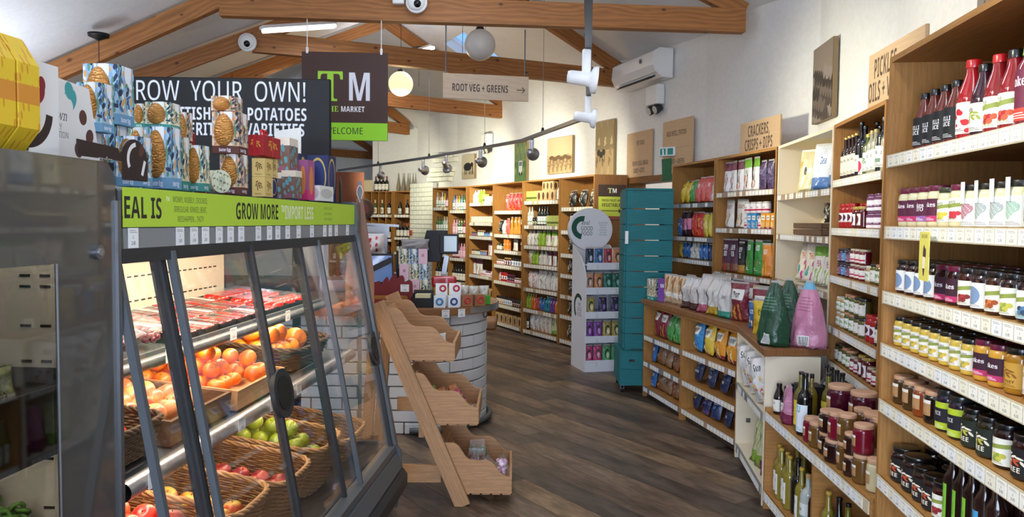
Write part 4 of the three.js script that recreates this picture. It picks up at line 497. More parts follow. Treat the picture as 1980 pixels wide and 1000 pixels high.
{ const o = thing('dried_fruit_trays', 'stacked flat wooden trays on cream bay middle shelf', 'tray', Cc.f.pt(0.62, Cc.tops[1] + 0.001, -0.16), Cc.f.t); for (let i = 0; i < 2; i++) obj('tray', [B(0.6, 0.035, 0.012, 0, 0.02 + i * 0.042, 0.12), B(0.6, 0.008, 0.24, 0, 0.004 + i * 0.042, 0), B(0.012, 0.035, 0.24, -0.294, 0.02 + i * 0.042, 0), B(0.012, 0.035, 0.24, 0.294, 0.02 + i * 0.042, 0), B(0.6, 0.035, 0.012, 0, 0.02 + i * 0.042, -0.12)], M.crated, o); const bb = thing('black_packet', 'black packet lying on the stacked wooden trays', 'bag', Cc.f.pt(0.72, Cc.tops[1] + 0.083, -0.16), Cc.f.t); obj('bag', bagGeo(0.3, 0.13, 0.06, 'pillow', 'dk', 1), pm('dk', true), bb); }
const Bb = bay({ p0: [1.767, 6.69], p1: [1.949, 5.68], depth: 0.34, height: 2.17, y0: 0.903, shelves: [1.84, 1.54, 1.165], nm: 'crackers bay', label: 'oak shelving bay under the crackers crisps and dips sign', rail: M.railb, dense: 0.75 });
fill(Bb, 0, [['nutw', 2], ['nutw'], ['nutg', 2], ['purp', 3]], { rows: 1 }); fill(Bb, 1, [['misk', 2], ['tinw'], ['tubb', 2], ['tinw', 1], ['tub', 3]], { rows: 1 }); fill(Bb, 1, [['tinw', 2], ['tinw', 2]], { x0: 0.42, y: Bb.tops[1] + 0.122, sh: 'second shelf, stacked', x1: 0.15 }); fill(Bb, 2, [['superk', 2], ['superb'], ['superg', 2], ['supero', 2]], { rows: 2 });
const Aa = bay({ p0: [1.583, 7.64], p1: [1.767, 6.71], depth: 0.34, height: 2.17, y0: 0.903, shelves: [1.764, 1.45, 1.24], nm: 'doorway bay', label: 'oak shelving bay of crisps beside the teal slatted unit', rail: M.railg, dense: 0.75 });
fill(Aa, 0, [['yel', 2], ['grn'], ['cor', 3], ['redd', 2]], { lean: 0.25 }); fill(Aa, 1, [['bluec'], ['love', 2], ['redc', 2], ['tort', 2], ['grn']], { rows: 1 }); fill(Aa, 2, [['yel'], ['bluec', 2], ['sack', 2], ['bluec', 2], ['blued', 2]], { rows: 1 });
// the ledge and the low units below it
{
  const g = extr([[1.20, 7.03], [1.555, 5.24], [1.415, 4.24], [1.80, 4.30], [1.835, 4.46], [2.0, 5.66], [1.82, 6.69], [1.63, 7.64], [1.54, 7.12]], 0.035, 0.003); g.rotateX(-Math.PI / 2); g.translate(0, 0.862, 0);
  const p = g.attributes.position, uv = g.attributes.uv; for (let i = 0; i < p.count; i++) uv.setXY(i, p.getZ(i) / 1.4, p.getX(i) / 0.35);
  tag(obj('worktop', g, M.ledge), 'angled brown timber ledge carrying bags below the right bays', 'worktop');
}
const L0 = [1.218, 7.02], L1 = [1.565, 5.24], mid = [L0[0] + (L1[0] - L0[0]) * 0.475, L0[1] + (L1[1] - L0[1]) * 0.475];
const LA = bay({ p0: L0, p1: mid, depth: 0.36, height: 0.857, shelves: [0.55, 0.31, 0.075], nm: 'low teal-side unit', label: 'low oak crisp unit under the ledge beside teal unit', rail: M.railg, rh: 0.045, dense: 0.9 });
const LB = bay({ p0: mid, p1: L1, depth: 0.36, height: 0.857, shelves: [0.555, 0.31, 0.08], nm: 'low navy crisp unit', label: 'low oak crisp unit under the ledge holding navy packets', rail: M.railb, rh: 0.045, dense: 0.9 });
fill(LA, 0, [['mar', 2], ['grn', 2], ['yel']], { lean: 0.2 }); fill(LA, 1, [['bluec'], ['brno'], ['ovl'], ['brn', 2]], { lean: 0.2 }); fill(LA, 2, [['bluec'], ['brno'], ['ovl'], ['brn', 2]], { lean: 0.2 });
fill(LB, 0, [['propb'], ['propy'], ['propo', 2], ['crisr']], { lean: 0.12 }); fill(LB, 1, [['navy', 4]], { lean: 0.3 }); fill(LB, 2, [['navyy'], ['navyp'], ['navyc'], ['navy'], ['navyy']], { lean: 0.3 });
const LC = bay({ p0: [1.545, 5.2], p1: [1.43, 4.27], depth: 0.3, height: 0.857, shelves: [0.5, 0.08], nm: 'low cream unit', label: 'low cream painted open unit under the ledge corner', mat: M.cream, inner: M.cream, rail: M.railg, rh: 0.045, dense: 0.9 });
[[.22, .07], [.46, .07], [.7, .06]].forEach(([x, z], i) => { const b = put('whiteg', LC.f, x, LC.tops[0] + 0.026, -z, `white sharing bag with orange print, ${ORD[i]} in the low cream unit`, 'goods on the shelves', 0.1, 0.6); b.rotation.order = 'YXZ'; b.rotation.z = 0.25; }); fill(LC, 1, [['palegr', 2], ['pinkp', 2]], { x0: 0.3 });
for (const y of [0.76, 0.26]) obj('cable_clip', RB(0.01, 0.03, 0.03, 0.004, 0.026, y, -0.08), M.steel, LC.g);
const LD = bay({ p0: [1.428, 4.25], p1: [1.36, 2.82], depth: 0.68, height: 0.575, shelves: [0.53, 0.08], nm: 'low oil shelf', label: 'low oak unit of oils and pickles in front of narrow bay', rail: M.rail, top: false, rh: 0.05, tw: 0.05, gap: 1.1, dense: 1 });
obj('partition', B(0.02, 0.43, 0.6, 0.72, 0.31, -0.32), M.oak, LD.g);
{
  const put2 = (k, x, z, l, y, ly) => put(k, LD.f, x, (y ?? LD.tops[0]) + 0.001, -z, `${K[k].desc}, ${l}`, 'oils and pickles on the low shelf', 0.05);
  let n = 0; for (const [k, x, z] of [['balsm', .05, .06], ['balsm', .05, .14], ['balsm', .12, .08], ['oilr', .33, .14], ['oily', .38, .07], ['azu', .47, .06], ['oilr', .30, .24], ['oily', .40, .2]]) put2(k, x, z, `${ORD[n++]} of the oils at left of low shelf`);
  { const b = thing('balsamic_box', 'black carton of small balsamic bottles on low shelf', 'box', LD.f.pt(0.17, LD.tops[0] + 0.001, -0.18), LD.f.t); obj('carton', B(0.12, 0.19, 0.12, 0, 0.095, 0), M.black, b); obj('label', boxGeo(0.08, 0.06, 0.002, 'oilw'), pm('oilw'), b, [0, 0.03, 0.061]); }
  { const b = put('pinkp', LD.f, 0.235, LD.tops[0] + 0.001, -0.055, 'cream pouch standing beside the oil bottles', 'oils and pickles on the low shelf'); b.scale.setScalar(0.7); }
  for (let i = 0; i < 4; i++) put2('vin', 0.12 + i * 0.075, 0.288, `${ORD[i]} of the row behind the pickle jars`);
  let j = 0; for (const [k, x, z] of [['red', .585, .06], ['bigb', .64, .17], ['onio', .675, .055], ['bigd', .78, .08], ['bigb', .78, .22], ['bigo', .61, .3], ['bigd', .895, .065], ['onio', 1.0, .065], ['smd', 1.085, .055], ['onio', .895, .17], ['bigd', 1.0, .19], ['garl', 1.11, .16], ['bigb', .91, .31], ['bigo', 1.06, .33], ['onio', 1.17, .065], ['garl', 1.27, .08], ['bigb', 1.215, .23]]) put2(k, x, z, `${ORD[j++]} of lower pickle jars on low shelf`);
  j = 0; for (const [k, x, z, y] of [['bigb', .64, .17, .147], ['bigd', .78, .08, .102], ['bigb', .78, .22, .147], ['red', .895, .065, .102], ['onio', 1.0, .065, .122], ['onio', .895, .17, .122], ['bigb', 1.0, .19, .102], ['smd', 1.085, .055, .092], ['onio', 1.115, .16, .132], ['bigb', .90, .32, .147], ['red', 1.17, .065, .122], ['bigb', 1.215, .23, .147]]) put2(k, x, z, `${ORD[j++]} of stacked pickle jars on low shelf`, LD.tops[0] + y);
  j = 0; for (const [k, x, z] of [['oilg', .06, .07], ['oilg', .13, .06], ['oilg', .20, .07], ['oilg', .08, .16], ['oilr', .16, .16], ['oily', .25, .14], ['oilg', .27, .06], ['vin', .34, .08], ['vin', .4, .14], ['oilg', .46, .06], ['spc', .53, .07], ['vin', .6, .1], ['vin', .66, .06], ['oilg', .8, .07], ['vin', .9, .08], ['oily', 1.0, .08]]) put2(k, x, z, `${ORD[j++]} along the bottom oil shelf`, LD.tops[1]);
}
// bags standing on the ledge, left to right
{
  const f = new Fr([1.235, 7.0], [1.58, 5.24]), run = [['boxw', .05, .07], ['boxw', .12, .07], ['boxv', .22, .1], ['cookie', .33, .1], ['cookie', .47, .1], ['cookie', .60, .11], ['clearb', .76, .1], ['clearb', .92, .1], ['clearp', 1.08, .1], ['cleary', 1.24, .1], ['cleart', 1.40, .1], ['cookie', .44, .24], ['clearb', .78, .23], ['clearp', .95, .23], ['cleary', 1.1, .23], ['superk', 1.28, .24], ['mar', 1.58, .1], ['propy', 1.68, .22], ['mar', 1.48, .24]];
  run.forEach(([k, x, z], i) => put(k, f, x, 0.902, -z, `${K[k].desc}, ${ORD[i]} of the ledge goods from the left`, 'bags on the ledge', 0.2, 0.3));
  const h = new Fr([1.555, 5.2], [1.42, 4.26]); [['bluec', .1, .09], ['mar', .22, .12], ['bigg', .796, .075], ['bigg', .586, .2], ['bigp', .845, .257], ['mar', .22, .3], ['mar', .38, .28], ['yel', .38, .1]].forEach(([k, x, z], i) => put(k, h, x, 0.902, -z, `${K[k].desc}, ${ORD[i]} on the ledge corner before cream bay`, 'bags on the ledge', 0.2, 0.85));
}
// ---------- far shelving round the bend ----------
const P4 = [0.98, 9.2], P3 = [0.62, 10.0], P2 = [0.15, 10.85], P1 = [-0.29, 11.75], P0 = [-0.73, 12.6], Pm = [-1.40, 13.42], Pn = [-1.08, 13.03];
const farO = { depth: 0.36, height: 2.17, tw: 0.05, gap: 1.35, dense: 0.92, rail: M.railf, rh: 0.055 };
const F4 = bay({ ...farO, p0: P3, p1: P4, inset: [0.016, 0.004], shelves: [1.76, 1.464, 1.165, 0.9, 0.63, 0.37, 0.05], nm: 'bay by fruit sign', label: 'oak bay of black packets beside fruit and vegetables sign' });
const F3 = bay({ ...farO, p0: P2, p1: P3, inset: [0.016, 0.016], shelves: [1.86, 1.52, 1.24, 0.98, 0.644, 0.35, 0.05], nm: 'flour bay', label: 'oak bay with white flour bags on the far wall' });
const F2 = bay({ ...farO, p0: P1, p1: P2, inset: [0.016, 0.016], shelves: [1.73, 1.38, 1.14, 0.92, 0.676, 0.325, 0.05], nm: 'red packet bay', label: 'oak bay with red packets near its top on far wall' });
const F1 = bay({ ...farO, p0: P0, p1: P1, inset: [0.045, 0.016], shelves: [1.864, 1.55, 1.33, 1.03, 0.71, 0.38, 0.05], nm: 'spice jar bay', label: 'oak bay of spice jars and tins behind the counter' });
const F0 = bay({ ...farO, p0: Pn, p1: P0, inset: [0.006, 0.045], shelves: [1.75, 1.35, 0.95, 0.55, 0.08], nm: 'narrow spirits bay', label: 'narrow oak bay of coloured bottles on far wall' });
const FM = bay({ ...farO, p0: Pm, p1: Pn, shelves: [1.80, 1.38, 1.0, 0.55, 0.08], nm: 'brick pier bay', label: 'oak bay of spirits bottles beside the brick pier' });
for (let i = 0; i < 7; i++) fill(F4, i, [['dk', 3]], { lean: 0.15 });
fill(F3, 0, [['boxg', 3], ['boxk', 4], ['sack']], {}); fill(F3, 0, [['boxk', 3]], { x0: 0.42, x1: 0.18, y: F3.tops[0] + 0.142, sh: 'top shelf, stacked' }); fill(F3, 1, [['spc', 2], ['treeg', 2], ['spd', 2], ['spd', 2], ['boxg', 4]], {}); fill(F3, 2, [['sack', 3], ['limeb', 2], ['gusg', 3]], {}); fill(F3, 3, [['gusw', 1], ['limeb', 2], ['sack', 2], ['nutw', 3]], {}); fill(F3, 4, [['redd'], ['redd'], ['flour', 5]], { rows: 2 }); fill(F3, 5, [['limeb', 2], ['oran', 2], ['crisr'], ['bluec', 2], ['teal2', 2], ['viol', 2], ['oran', 2]], {}); fill(F3, 6, [['spd'], ['whiteg', 2], ['gusw', 3], ['palegr', 2]], {});
fill(F2, 0, [['cor', 1], ['crisr2', 4], ['oran', 1]], { x0: 0.25 }); fill(F2, 1, [['dk'], ['sack'], ['cor'], ['supero', 3], ['mar']], {}); fill(F2, 2, [['olive', 2], ['treeg'], ['boxo', 2], ['misk'], ['mar']], {}); fill(F2, 3, [['jamw', 4], ['goldlid', 3], ['wjar', 5]], {}); fill(F2, 4, [['nutw', 1], ['passa', 3], ['stok', 3], ['jamw', 4]], {}); fill(F2, 5, [['relr', 4], ['wjar', 4], ['tree', 4], ['limeb']], {}); fill(F2, 6, [['boxk', 6]], {});
fill(F1, 0, [['sack', 2], ['limeb', 2], ['boxg'], ['carton', 3], ['sack']], {}); fill(F1, 1, [['carton', 10]], {}); fill(F1, 2, [['jamv', 3], ['pesto', 3], ['jamb', 3], ['olive', 2]], {}); fill(F1, 3, [['spice', 4], ['spiceg', 3], ['spicer', 5], ['nutw', 2]], {}); fill(F1, 4, [['nutw', 3], ['tinw', 3], ['tinp', 3], ['tinw', 2]], {}); fill(F1, 5, [['boxk', 6], ['boxk', 2]], {});
fill(F0, 0, [['spb'], ['spk'], ['spy'], ['spb'], ['spg'], ['spr']], {}); fill(F0, 1, [['spk', 2], ['spg', 2], ['spr', 2]], {}); fill(F0, 2, [['spr', 3], ['spk', 3]], {}); fill(F0, 3, [['wine', 6]], {});
fill(FM, 0, [['spc'], ['spo'], ['spc'], ['spy'], ['spr', 2]], {}); fill(FM, 1, [['spg', 3], ['spc', 2], ['spd']], {}); fill(FM, 2, [['spd', 5]], {}); fill(FM, 3, [['wine', 5]], {});
// end panel sign of the far run
const ef = new Fr(P4, [P4[0] + 0.4, P4[1] + 0.06]);
{ const o = thing('end_panel', 'tall brown timber end panel of the far shelving', 'panel', ef.pt(0, 0, 0.012), ef.t); obj('board', B(0.4, 2.17, 0.02, 0.2, 1.085, 0), M.oakd, o); }
function board(name, w, h, t, mat, edge, label, cat, pos, ry, par) { const o = thing(name, label, cat, pos, ry); obj('board', RB(w, h, t, Math.min(0.004, t / 3)), edge, o); obj('print', new THREE.PlaneGeometry(w * 0.996, h * 0.996).translate(0, 0, t / 2 + 0.0012), mat, o); return o; }
board('hanging_sign', 0.34, 0.42, 0.01, sign(0.34, 0.42, (c, w, h) => { fillc(c, '#43332a', 0, 0, w, h * 0.34); fillc(c, '#c3cf4a', 0, h * 0.34, w, h * 0.56); fillc(c, '#8a4a3a', 0, h * 0.9, w, h * 0.1); tx(c, 'T', w * 0.42, h * 0.17, 120, '#e6e7a0', { serif: 1, sx: 1 }); tx(c, 'M', w * 0.59, h * 0.17, 112, '#fff', { sx: 0.9 }); tx(c, 'FRESH FRUIT AND', w / 2, h * 0.45, 58, '#3a3324', { sx: 0.8 }); tx(c, 'VEGETABLES', w / 2, h * 0.58, 84, '#3a3324', { sx: 0.78 }); fillc(c, '#3a3324', w * 0.1, h * 0.735, w * 0.7, 14); c.beginPath(); c.moveTo(w * 0.74, h * 0.69); c.lineTo(w * 0.9, h * 0.75); c.lineTo(w * 0.74, h * 0.81); c.fill(); }), M.dark, 'lime and brown sign reading fresh fruit and vegetables with arrow', 'sign', ef.pt(0.21, 1.84, 0.028), ef.t);
// brick pier and stepped brickwork beside the wine rack
{
  const f = new Fr([-1.97, 14.75], [-1.47, 14.05]), o = thing('brick_pier', 'white painted brick pier between wine rack and spirits', 'pier', f.pt(0, 0, 0), f.t);
  obj('mortar_core', B(f.w - 0.01, 2.3, 0.08, f.w / 2, 1.15, -0.055), M.mortar, o); const bg = [0.21, 0.1].map((w) => RB(w - 0.008, 0.077, 0.1, 0.006));
  for (let r = 0; r < 27; r++) { const y = 0.043 + r * 0.085; let x = 0, k = r % 2; while (x < f.w - 0.05) { const w = k && x === 0 ? 0.1 : f.w - x < 0.2 ? 0.1 : 0.21; obj('brick', bg[w === 0.1 ? 1 : 0], M.brickc, o, [x + w / 2, y, -0.043]); x += w + 0.002; } }
  const st = new Fr([-1.55, 14.28], [-1.0, 13.74]), s = thing('stepped_brickwork', 'stepped white brickwork rising above the spirits bay', 'brickwork', st.pt(0.03, 2.305, 0.065), st.t);
  for (let r = 0; r < 6; r++) for (let x = 0.02 + r * 0.04; x < 0.62 - (r % 2) * 0.1; x += 0.212) if (r < 3 || x > 0.15) obj('brick', bg[0], M.brickc, s, [x + 0.1, 0.045 + r * 0.085, -0.005]);
  tag(obj('wall_socket', RB(0.1, 0.1, 0.02, 0.006), matte('#b84a3a'), null, f.pt(0.06, 1.36, 0.018), f.t), 'small red and white switch on the brick pier', 'switch');
}
// wine racks
const W1 = bay({ ...farO, p0: [-2.35, 15.1], p1: [-1.98, 14.9], shelves: [1.68, 1.24, 0.95, 0.55, 0.1], nm: 'narrow wine bay', label: 'narrow oak wine bay touching the brick pier' });
const W2 = bay({ ...farO, p0: [-3.75, 15.62], p1: [-2.36, 15.1], shelves: [1.68, 1.2, 0.75, 0.3], nm: 'wide wine rack', label: 'wide oak wine rack with upright dividers at far end' });
fill(W1, 0, [['spd'], ['wine']], {}); fill(W1, 1, [['wine', 2], ['winer', 2]], {}); fill(W1, 2, [['spd', 2], ['wine', 2]], {});
for (let i = 0; i < 4; i++) { fill(W2, i, [['wine', 2], ['winew', 2], ['wine', 2], ['winew', 2], ['winer', 1]], {}); }
for (let k = 1; k < 9; k++) for (const [a, b] of [[0.75, 1.2], [1.2, 1.68], [1.68, 2.15]]) obj('divider', B(0.016, b - a - 0.03, 0.3, k * W2.w / 9, (a + b) / 2 + 0.012, -0.17), M.oak, W2.g);
[['wine', 0.45], ['wine', 0.53], ['wine', 0.61], ['winer', 1.05], ['winer', 1.13], ['winer', 1.21], ['winer', 1.29]].forEach(([k, x], i) => put(k, W2.f, x, 2.171, -0.1, `${K[k].desc}, ${ORD[i]} along top of wide wine rack`, 'bottles on top of the wine rack'));
board('wine_notice', 0.26, 0.22, 0.01, matte('#dccfa8', 0.8), M.ply, 'small cream notice board standing on the wine rack', 'notice', W2.f.pt(0.84, 2.285, -0.1), W2.f.t);
[0, 1, 2, 3].forEach((i) => { const o = tag(obj('wall_spindle', lathe([[0, 0], [0.035, 0], [0.04, 0.08], [0.02, 0.2], [0.008, 0.3], [0.006, 0.36], [0, 0.36]], 10), matte('#8f8468', 0.7), null, W1.f.pt(-0.03 + i * 0.12, 2.172, -0.2)), `slim tapered spindle, ${ORD[i]} from left above narrow wine bay`, 'ornament', 'spindles on the wine bay'); });
// ---------- chiller on the left ----------
const FF = new Fr([-0.96, 1.85], [-0.811, 3.9]), fl = 2.055; // local x runs away from the visitor
function onFridge(name, label, cat, x, y, z, ry = 0, group) { return thing(name, label, cat, FF.pt(x, y, z), FF.t + ry, group); }
const zAt = (h) => 0.2 * (1.52 - h) / 1.1;
{
  const o = onFridge('display_chiller', 'grey glass fronted fruit chiller with sliding doors', 'chiller', 0, 0, 0);
  const ex = (pts, x0, x1) => { const g = extr(pts.map(([z, y]) => [-z, y]), x1 - x0); g.rotateY(Math.PI / 2); g.translate(x0, 0, 0); return g; };
  obj('base', ex([[0.13, 0.02], [0.15, 0.1], [0.24, 0.16], [0.26, 0.34], [0.235, 0.41], [0.19, 0.42], [-0.75, 0.42], [-0.75, 0.02]], 0.0, fl), M.grey, o);
  obj('bumper', ex([[0.262, 0.2], [0.285, 0.24], [0.285, 0.3], [0.262, 0.33], [0.255, 0.26]], 0, fl), M.dark, o);
  obj('kick_plate', B(fl - 0.1, 0.1, 0.02, fl / 2, 0.05, 0.1), M.black, o);
  const back = obj('back_panel', B(fl - 0.04, 1.14, 0.02, fl / 2, 0.98, -0.68), M.beige, o);
  const sl = []; for (const y of [1.36, 1.26, 1.06]) for (let x = 0.08; x < fl - 0.1; x += 0.05) sl.push(B(0.026, 0.006, 0.004, x, y, -0.669)); obj('vent_slots', sl, M.black, back).userData.kind = 'stuff';
  obj('rear_casing', B(fl, 1.26, 0.05, fl / 2, 1.05, -0.725), M.grey, o);
  obj('canopy', ex([[0.0, 1.675], [0.012, 1.66], [0.006, 1.52], [-0.04, 1.5], [-0.05, 1.6], [-0.68, 1.6], [-0.75, 1.5], [-0.75, 1.68]], 0, fl), M.grey, o);
  obj('header_print', new THREE.PlaneGeometry(fl - 0.03, 0.098).translate(fl / 2 - 0.005, 1.625, 0.0135), sign(fl, 0.098, (c, w, h) => {
    fillc(c, '#b9dc3c', 0, 0, w, h); tx(c, 'REAL IS', w * -0.018, h * 0.5, 76, '#26261c', { sx: 0.82, align: 'left' }); tx(c, '™', w * 0.1, h * 0.3, 34, '#e9f3c0', { sx: 0.8, align: 'left' });
    ['WONKY, NOBBLY, CROOKED,', 'IRREGULAR, KINKED, BENT,', 'MISSHAPPEN... TASTY'].forEach((s, i) => tx(c, s, w * 0.168, h * (0.24 + i * 0.28), 22, '#4a5a22', { sx: 0.72, thin: 1 }));
    tx(c, 'GROW MORE', w * 0.405, h * 0.5, 76, '#26261c', { sx: 0.8 }); tx(c, '™IMPORT LESS', w * 0.6, h * 0.5, 72, '#eef5cf', { sx: 0.74 }); ['WE GROW OUR OWN FRUIT', 'ON THE FARM AND BUY', 'FROM OUR NEIGHBOURS'].forEach((s, i) => tx(c, s, w * 0.79, h * (0.26 + i * 0.24), 17, '#76923a', { sx: 0.62, thin: 1 }));
  }, 2048), o);
  const rail = obj('price_rail', B(fl - 0.02, 0.05, 0.006, fl / 2, 1.548, 0.012, -0.05), M.railg, o);
  for (const x of [.05, .28, .36, .43, .52, .6, .68, .82, .92, 1.0, 1.1, 1.22, 1.38, 1.55, 1.63, 1.72, 1.9]) obj('price_ticket', memo('fridgeticket', () => uvCell(new THREE.BoxGeometry(0.045, 0.05, 0.001), 'tick1')), pm('tick1'), rail, [x, 1.549, 0.0165]);
  // sloping glazed front: top and bottom tracks, mullions, panes, pulls
  const slope = (x, w, d, name, m, off, par, h0 = 0.43, h1 = 1.51) => { const z0 = zAt(h0) + off, z1 = zAt(h1) + off, A = [x, h0, z0], C = [x, h1, z1]; const L = Math.hypot(h1 - h0, z1 - z0), g = B(w, L, d); g.rotateX(-Math.atan2(z0 - z1, h1 - h0)); g.translate(x, (h0 + h1) / 2, (z0 + z1) / 2); return obj(name, g, m, par); };
  obj('top_track', B(fl, 0.035, 0.05, fl / 2, 1.505, -0.005), M.dark, o); obj('bottom_track', B(fl, 0.035, 0.06, fl / 2, 0.435, 0.2), M.grey, o);
  [[0.0, 0.22, -0.012, 'a'], [0.22, 0.76, 0.012], [0.77, 1.3, -0.012], [1.28, 1.46, 0.0], [1.44, 2.03, 0.012]].forEach(([a, b, off], i) => {
    const dr = slope((a + b) / 2, b - a - 0.02, 0.005, i === 3 ? 'fixed_pane' : 'sliding_pane', M.pane, off, o);
    if (i !== 3) { slope(a + 0.012, 0.018, 0.02, 'door_edge', M.grey, off, dr); slope(b - 0.012, 0.018, 0.02, 'door_edge', M.dark, off, dr); }
  });
  for (const x of [0.215, 1.29]) slope(x, 0.03, 0.03, 'mullion', M.dark, -0.02, o);
  for (const [x, h] of [[0.775, 1.0], [2.0, 0.95]]) { const p = obj('door_pull', CYL(0.085, 0.085, 0.016, 0, 0, 0, 28).rotateX(Math.PI / 2), M.dark, o, [x, h, zAt(h) + 0.022]); p.rotation.x = -0.18; obj('recess', CYL(0.06, 0.06, 0.004, 0, 0, 0, 24).rotateX(Math.PI / 2).translate(0, 0, 0.009), M.black, p, [0, 0, 0]).visible = true; }
  // glazed end panel in a grey frame
  const endP = (t) => [[0.225, 0.42], [0.03, 1.5], [0.02, 1.66], [-0.75, 1.68], [-0.75, 0.42]].map(([z, y]) => [z, y]);
  obj('end_glass', ex([[0.19, 0.44], [0.0, 1.5], [-0.7, 1.5], [-0.7, 0.44]], fl - 0.012, fl - 0.004), M.pane, o);
  { const g = B(0.04, 1.12, 0.055); g.rotateX(-Math.atan2(0.2, 1.1)); g.translate(fl - 0.01, 0.98, 0.108); obj('end_frame', [g, ex([[0.02, 1.68], [0.03, 1.6], [0.025, 1.49], [-0.75, 1.49], [-0.75, 1.69], [0.0, 1.69]], fl - 0.02, fl + 0.012), ex([[0.21, 0.46], [0.25, 0.42], [0.255, 0.3], [0.23, 0.12], [-0.75, 0.1], [-0.75, 0.46]], fl - 0.005, fl + 0.015)], M.grey, o); }
  // inner shelves with tube price rails
  const s1 = obj('chiller_shelf', B(fl - 0.04, 0.02, 0.5, fl / 2, 1.19, -0.42, 0.1), M.grey, o); obj('shelf_rail', [tube([[0.02, 1.165, -0.155], [fl - 0.02, 1.165, -0.155]], 0.02, 4, 10), B(fl - 0.04, 0.045, 0.012, fl / 2, 1.175, -0.158)], M.grey, s1);
  const s2 = obj('chiller_shelf', B(fl - 0.04, 0.02, 0.62, fl / 2, 0.945, -0.33, 0.1), M.grey, o); obj('shelf_rail', tube([[0.02, 0.915, -0.005], [fl - 0.02, 0.915, -0.005]], 0.026, 4, 12), M.alu, s2);
  for (const [x, y, z, s] of [[.5, 1.175, -.134, s1], [.95, 1.175, -.134, s1], [1.5, 1.175, -.134, s1], [.12, .92, .023, s2], [.42, .92, .023, s2], [.66, .92, .023, s2], [.93, .92, .023, s2], [1.2, .92, .023, s2], [1.5, .92, .023, s2], [1.8, .92, .023, s2]]) obj('price_ticket', memo('ft2', () => uvCell(new THREE.BoxGeometry(0.055, 0.045, 0.0012), 'tick1')), pm('tick1'), s, [x, y, z]);
  obj('well_floor', B(fl - 0.04, 0.02, 0.82, fl / 2, 0.44, -0.25), M.dark, o);
  for (const [q, y, z] of [[s1, 1.16, -0.2], [s2, 0.9, -0.05]]) obj('light_tube', tube([[0.08, y, z], [fl - 0.08, y, z]], 0.008, 2, 8), std({ color: 0xffffff, emissive: 0xffe9c8, emissiveIntensity: 1.6 }), q);
  obj('light_tube', tube([[0.08, 1.49, -0.07], [fl - 0.08, 1.49, -0.07]], 0.011, 2, 8), std({ color: 0xffffff, emissive: 0xffe9c8, emissiveIntensity: 2 }), o);
}
{ const p = FF.pt(fl / 2, 1.47, -0.075), q = FF.pt(fl / 2, 1.0, -0.42), l = new THREE.RectAreaLight(0xffe6c6, 80, fl - 0.2, 0.04); l.name = 'chiller_tube_glow'; l.castShadow = true; l.position.set(...p); l.up.set(0, 1, 0); l.lookAt(...q); scene.add(l); }
for (const [y, z, y1, z1, pw] of [[1.145, -0.21, 0.95, -0.4, 34], [0.885, -0.07, 0.5, -0.25, 26]]) { const l = new THREE.RectAreaLight(0xffe6c6, pw, fl - 0.2, 0.03); l.name = 'shelf_tube_glow'; l.castShadow = true; l.position.set(...FF.pt(fl / 2, y, z)); l.lookAt(...FF.pt(fl / 2, y1, z1)); scene.add(l); }
// wicker baskets: stakes and woven rounds
function basketGeo(w, d, h, flare, rows, key) {
  return memo('bk' + [w, d, h, flare, rows], () => {
    const per = (t, s) => { const a = t * 2 * Math.PI, n = 5, c = Math.cos(a), q = Math.sin(a), k = Math.pow(Math.pow(Math.abs(c), n) + Math.pow(Math.abs(q), n), -1 / n); return [c * k * w / 2 * s, q * k * d / 2 * s]; };
    const weave = [], segs = 88; for (let r = 0; r < rows; r++) { const y = (r + 0.5) / rows * h, s = 1 + flare * (y / h - 1), pts = []; for (let i = 0; i < segs; i++) { const [x, z] = per(i / segs, s), o = 1 + 0.014 * (i % 4 < 2 ? 1 : -1) * (r % 2 ? 1 : -1); pts.push(V3(x * o, y, z * o)); } weave.push(new THREE.TubeGeometry(new THREE.CatmullRomCurve3(pts, true), segs, h / rows * 0.56, 4, true)); }
    const stakes = []; for (let i = 0; i < 30; i++) { const [x, z] = per(i / 30, 1 - flare), [X, Z] = per(i / 30, 1); stakes.push(wire([x, 0, z], [X, h, Z], 0.003)); }
    const rim = []; for (let k = 0; k < 3; k++) { const pts = []; for (let i = 0; i < segs; i++) { const [x, z] = per(i / segs, 1.0), ph = i / segs * 80 + k * 2.1; pts.push(V3(x * (1 + 0.02 * Math.cos(ph)), h + 0.004 + 0.006 * Math.sin(ph), z * (1 + 0.02 * Math.cos(ph)))); } rim.push(new THREE.TubeGeometry(new THREE.CatmullRomCurve3(pts, true), segs * 2, 0.0058, 5, true)); }
    return { weave: mergeGeometries([...weave, ...stakes], false), rim: mergeGeometries(rim, false), base: B(w * (1 - flare) * 0.94, 0.008, d * (1 - flare) * 0.94, 0, 0.004, 0) };
  });
}
function basket(label, x, y, z, w, d, h, tilt = 0, mats = [M.wicker, M.wickerl], ry = 0) { const o = onFridge('wicker_basket', label, 'basket', x, y, z, ry, 'wicker baskets in the chiller'), g = basketGeo(w, d, h, 0.12, Math.round(h / 0.008)); o.rotation.order = 'YXZ'; o.rotation.x = tilt; obj('weave', g.weave, mats[0], o); obj('rim', g.rim, mats[1], o); obj('base', g.base, mats[0], o); return o; }
function crate(label, x, y, z, w, d, h, m, tilt = 0) { const o = onFridge('wooden_tray', label, 'tray', x, y, z, 0, 'wooden trays in the chiller'); o.rotation.order = 'YXZ'; o.rotation.x = tilt; obj('front_board', B(w, h, 0.012, 0, h / 2, d / 2), m, o); obj('rear_board', B(w, h, 0.012, 0, h / 2, -d / 2), m, o); obj('side_board', B(0.012, h, d - 0.012, -w / 2 + 0.006, h / 2, 0), m, o); obj('side_board', B(0.012, h, d - 0.012, w / 2 - 0.006, h / 2, 0), m, o); obj('bottom_board', B(w - 0.02, 0.008, d - 0.01, 0, 0.005, 0), m, o); return o; }
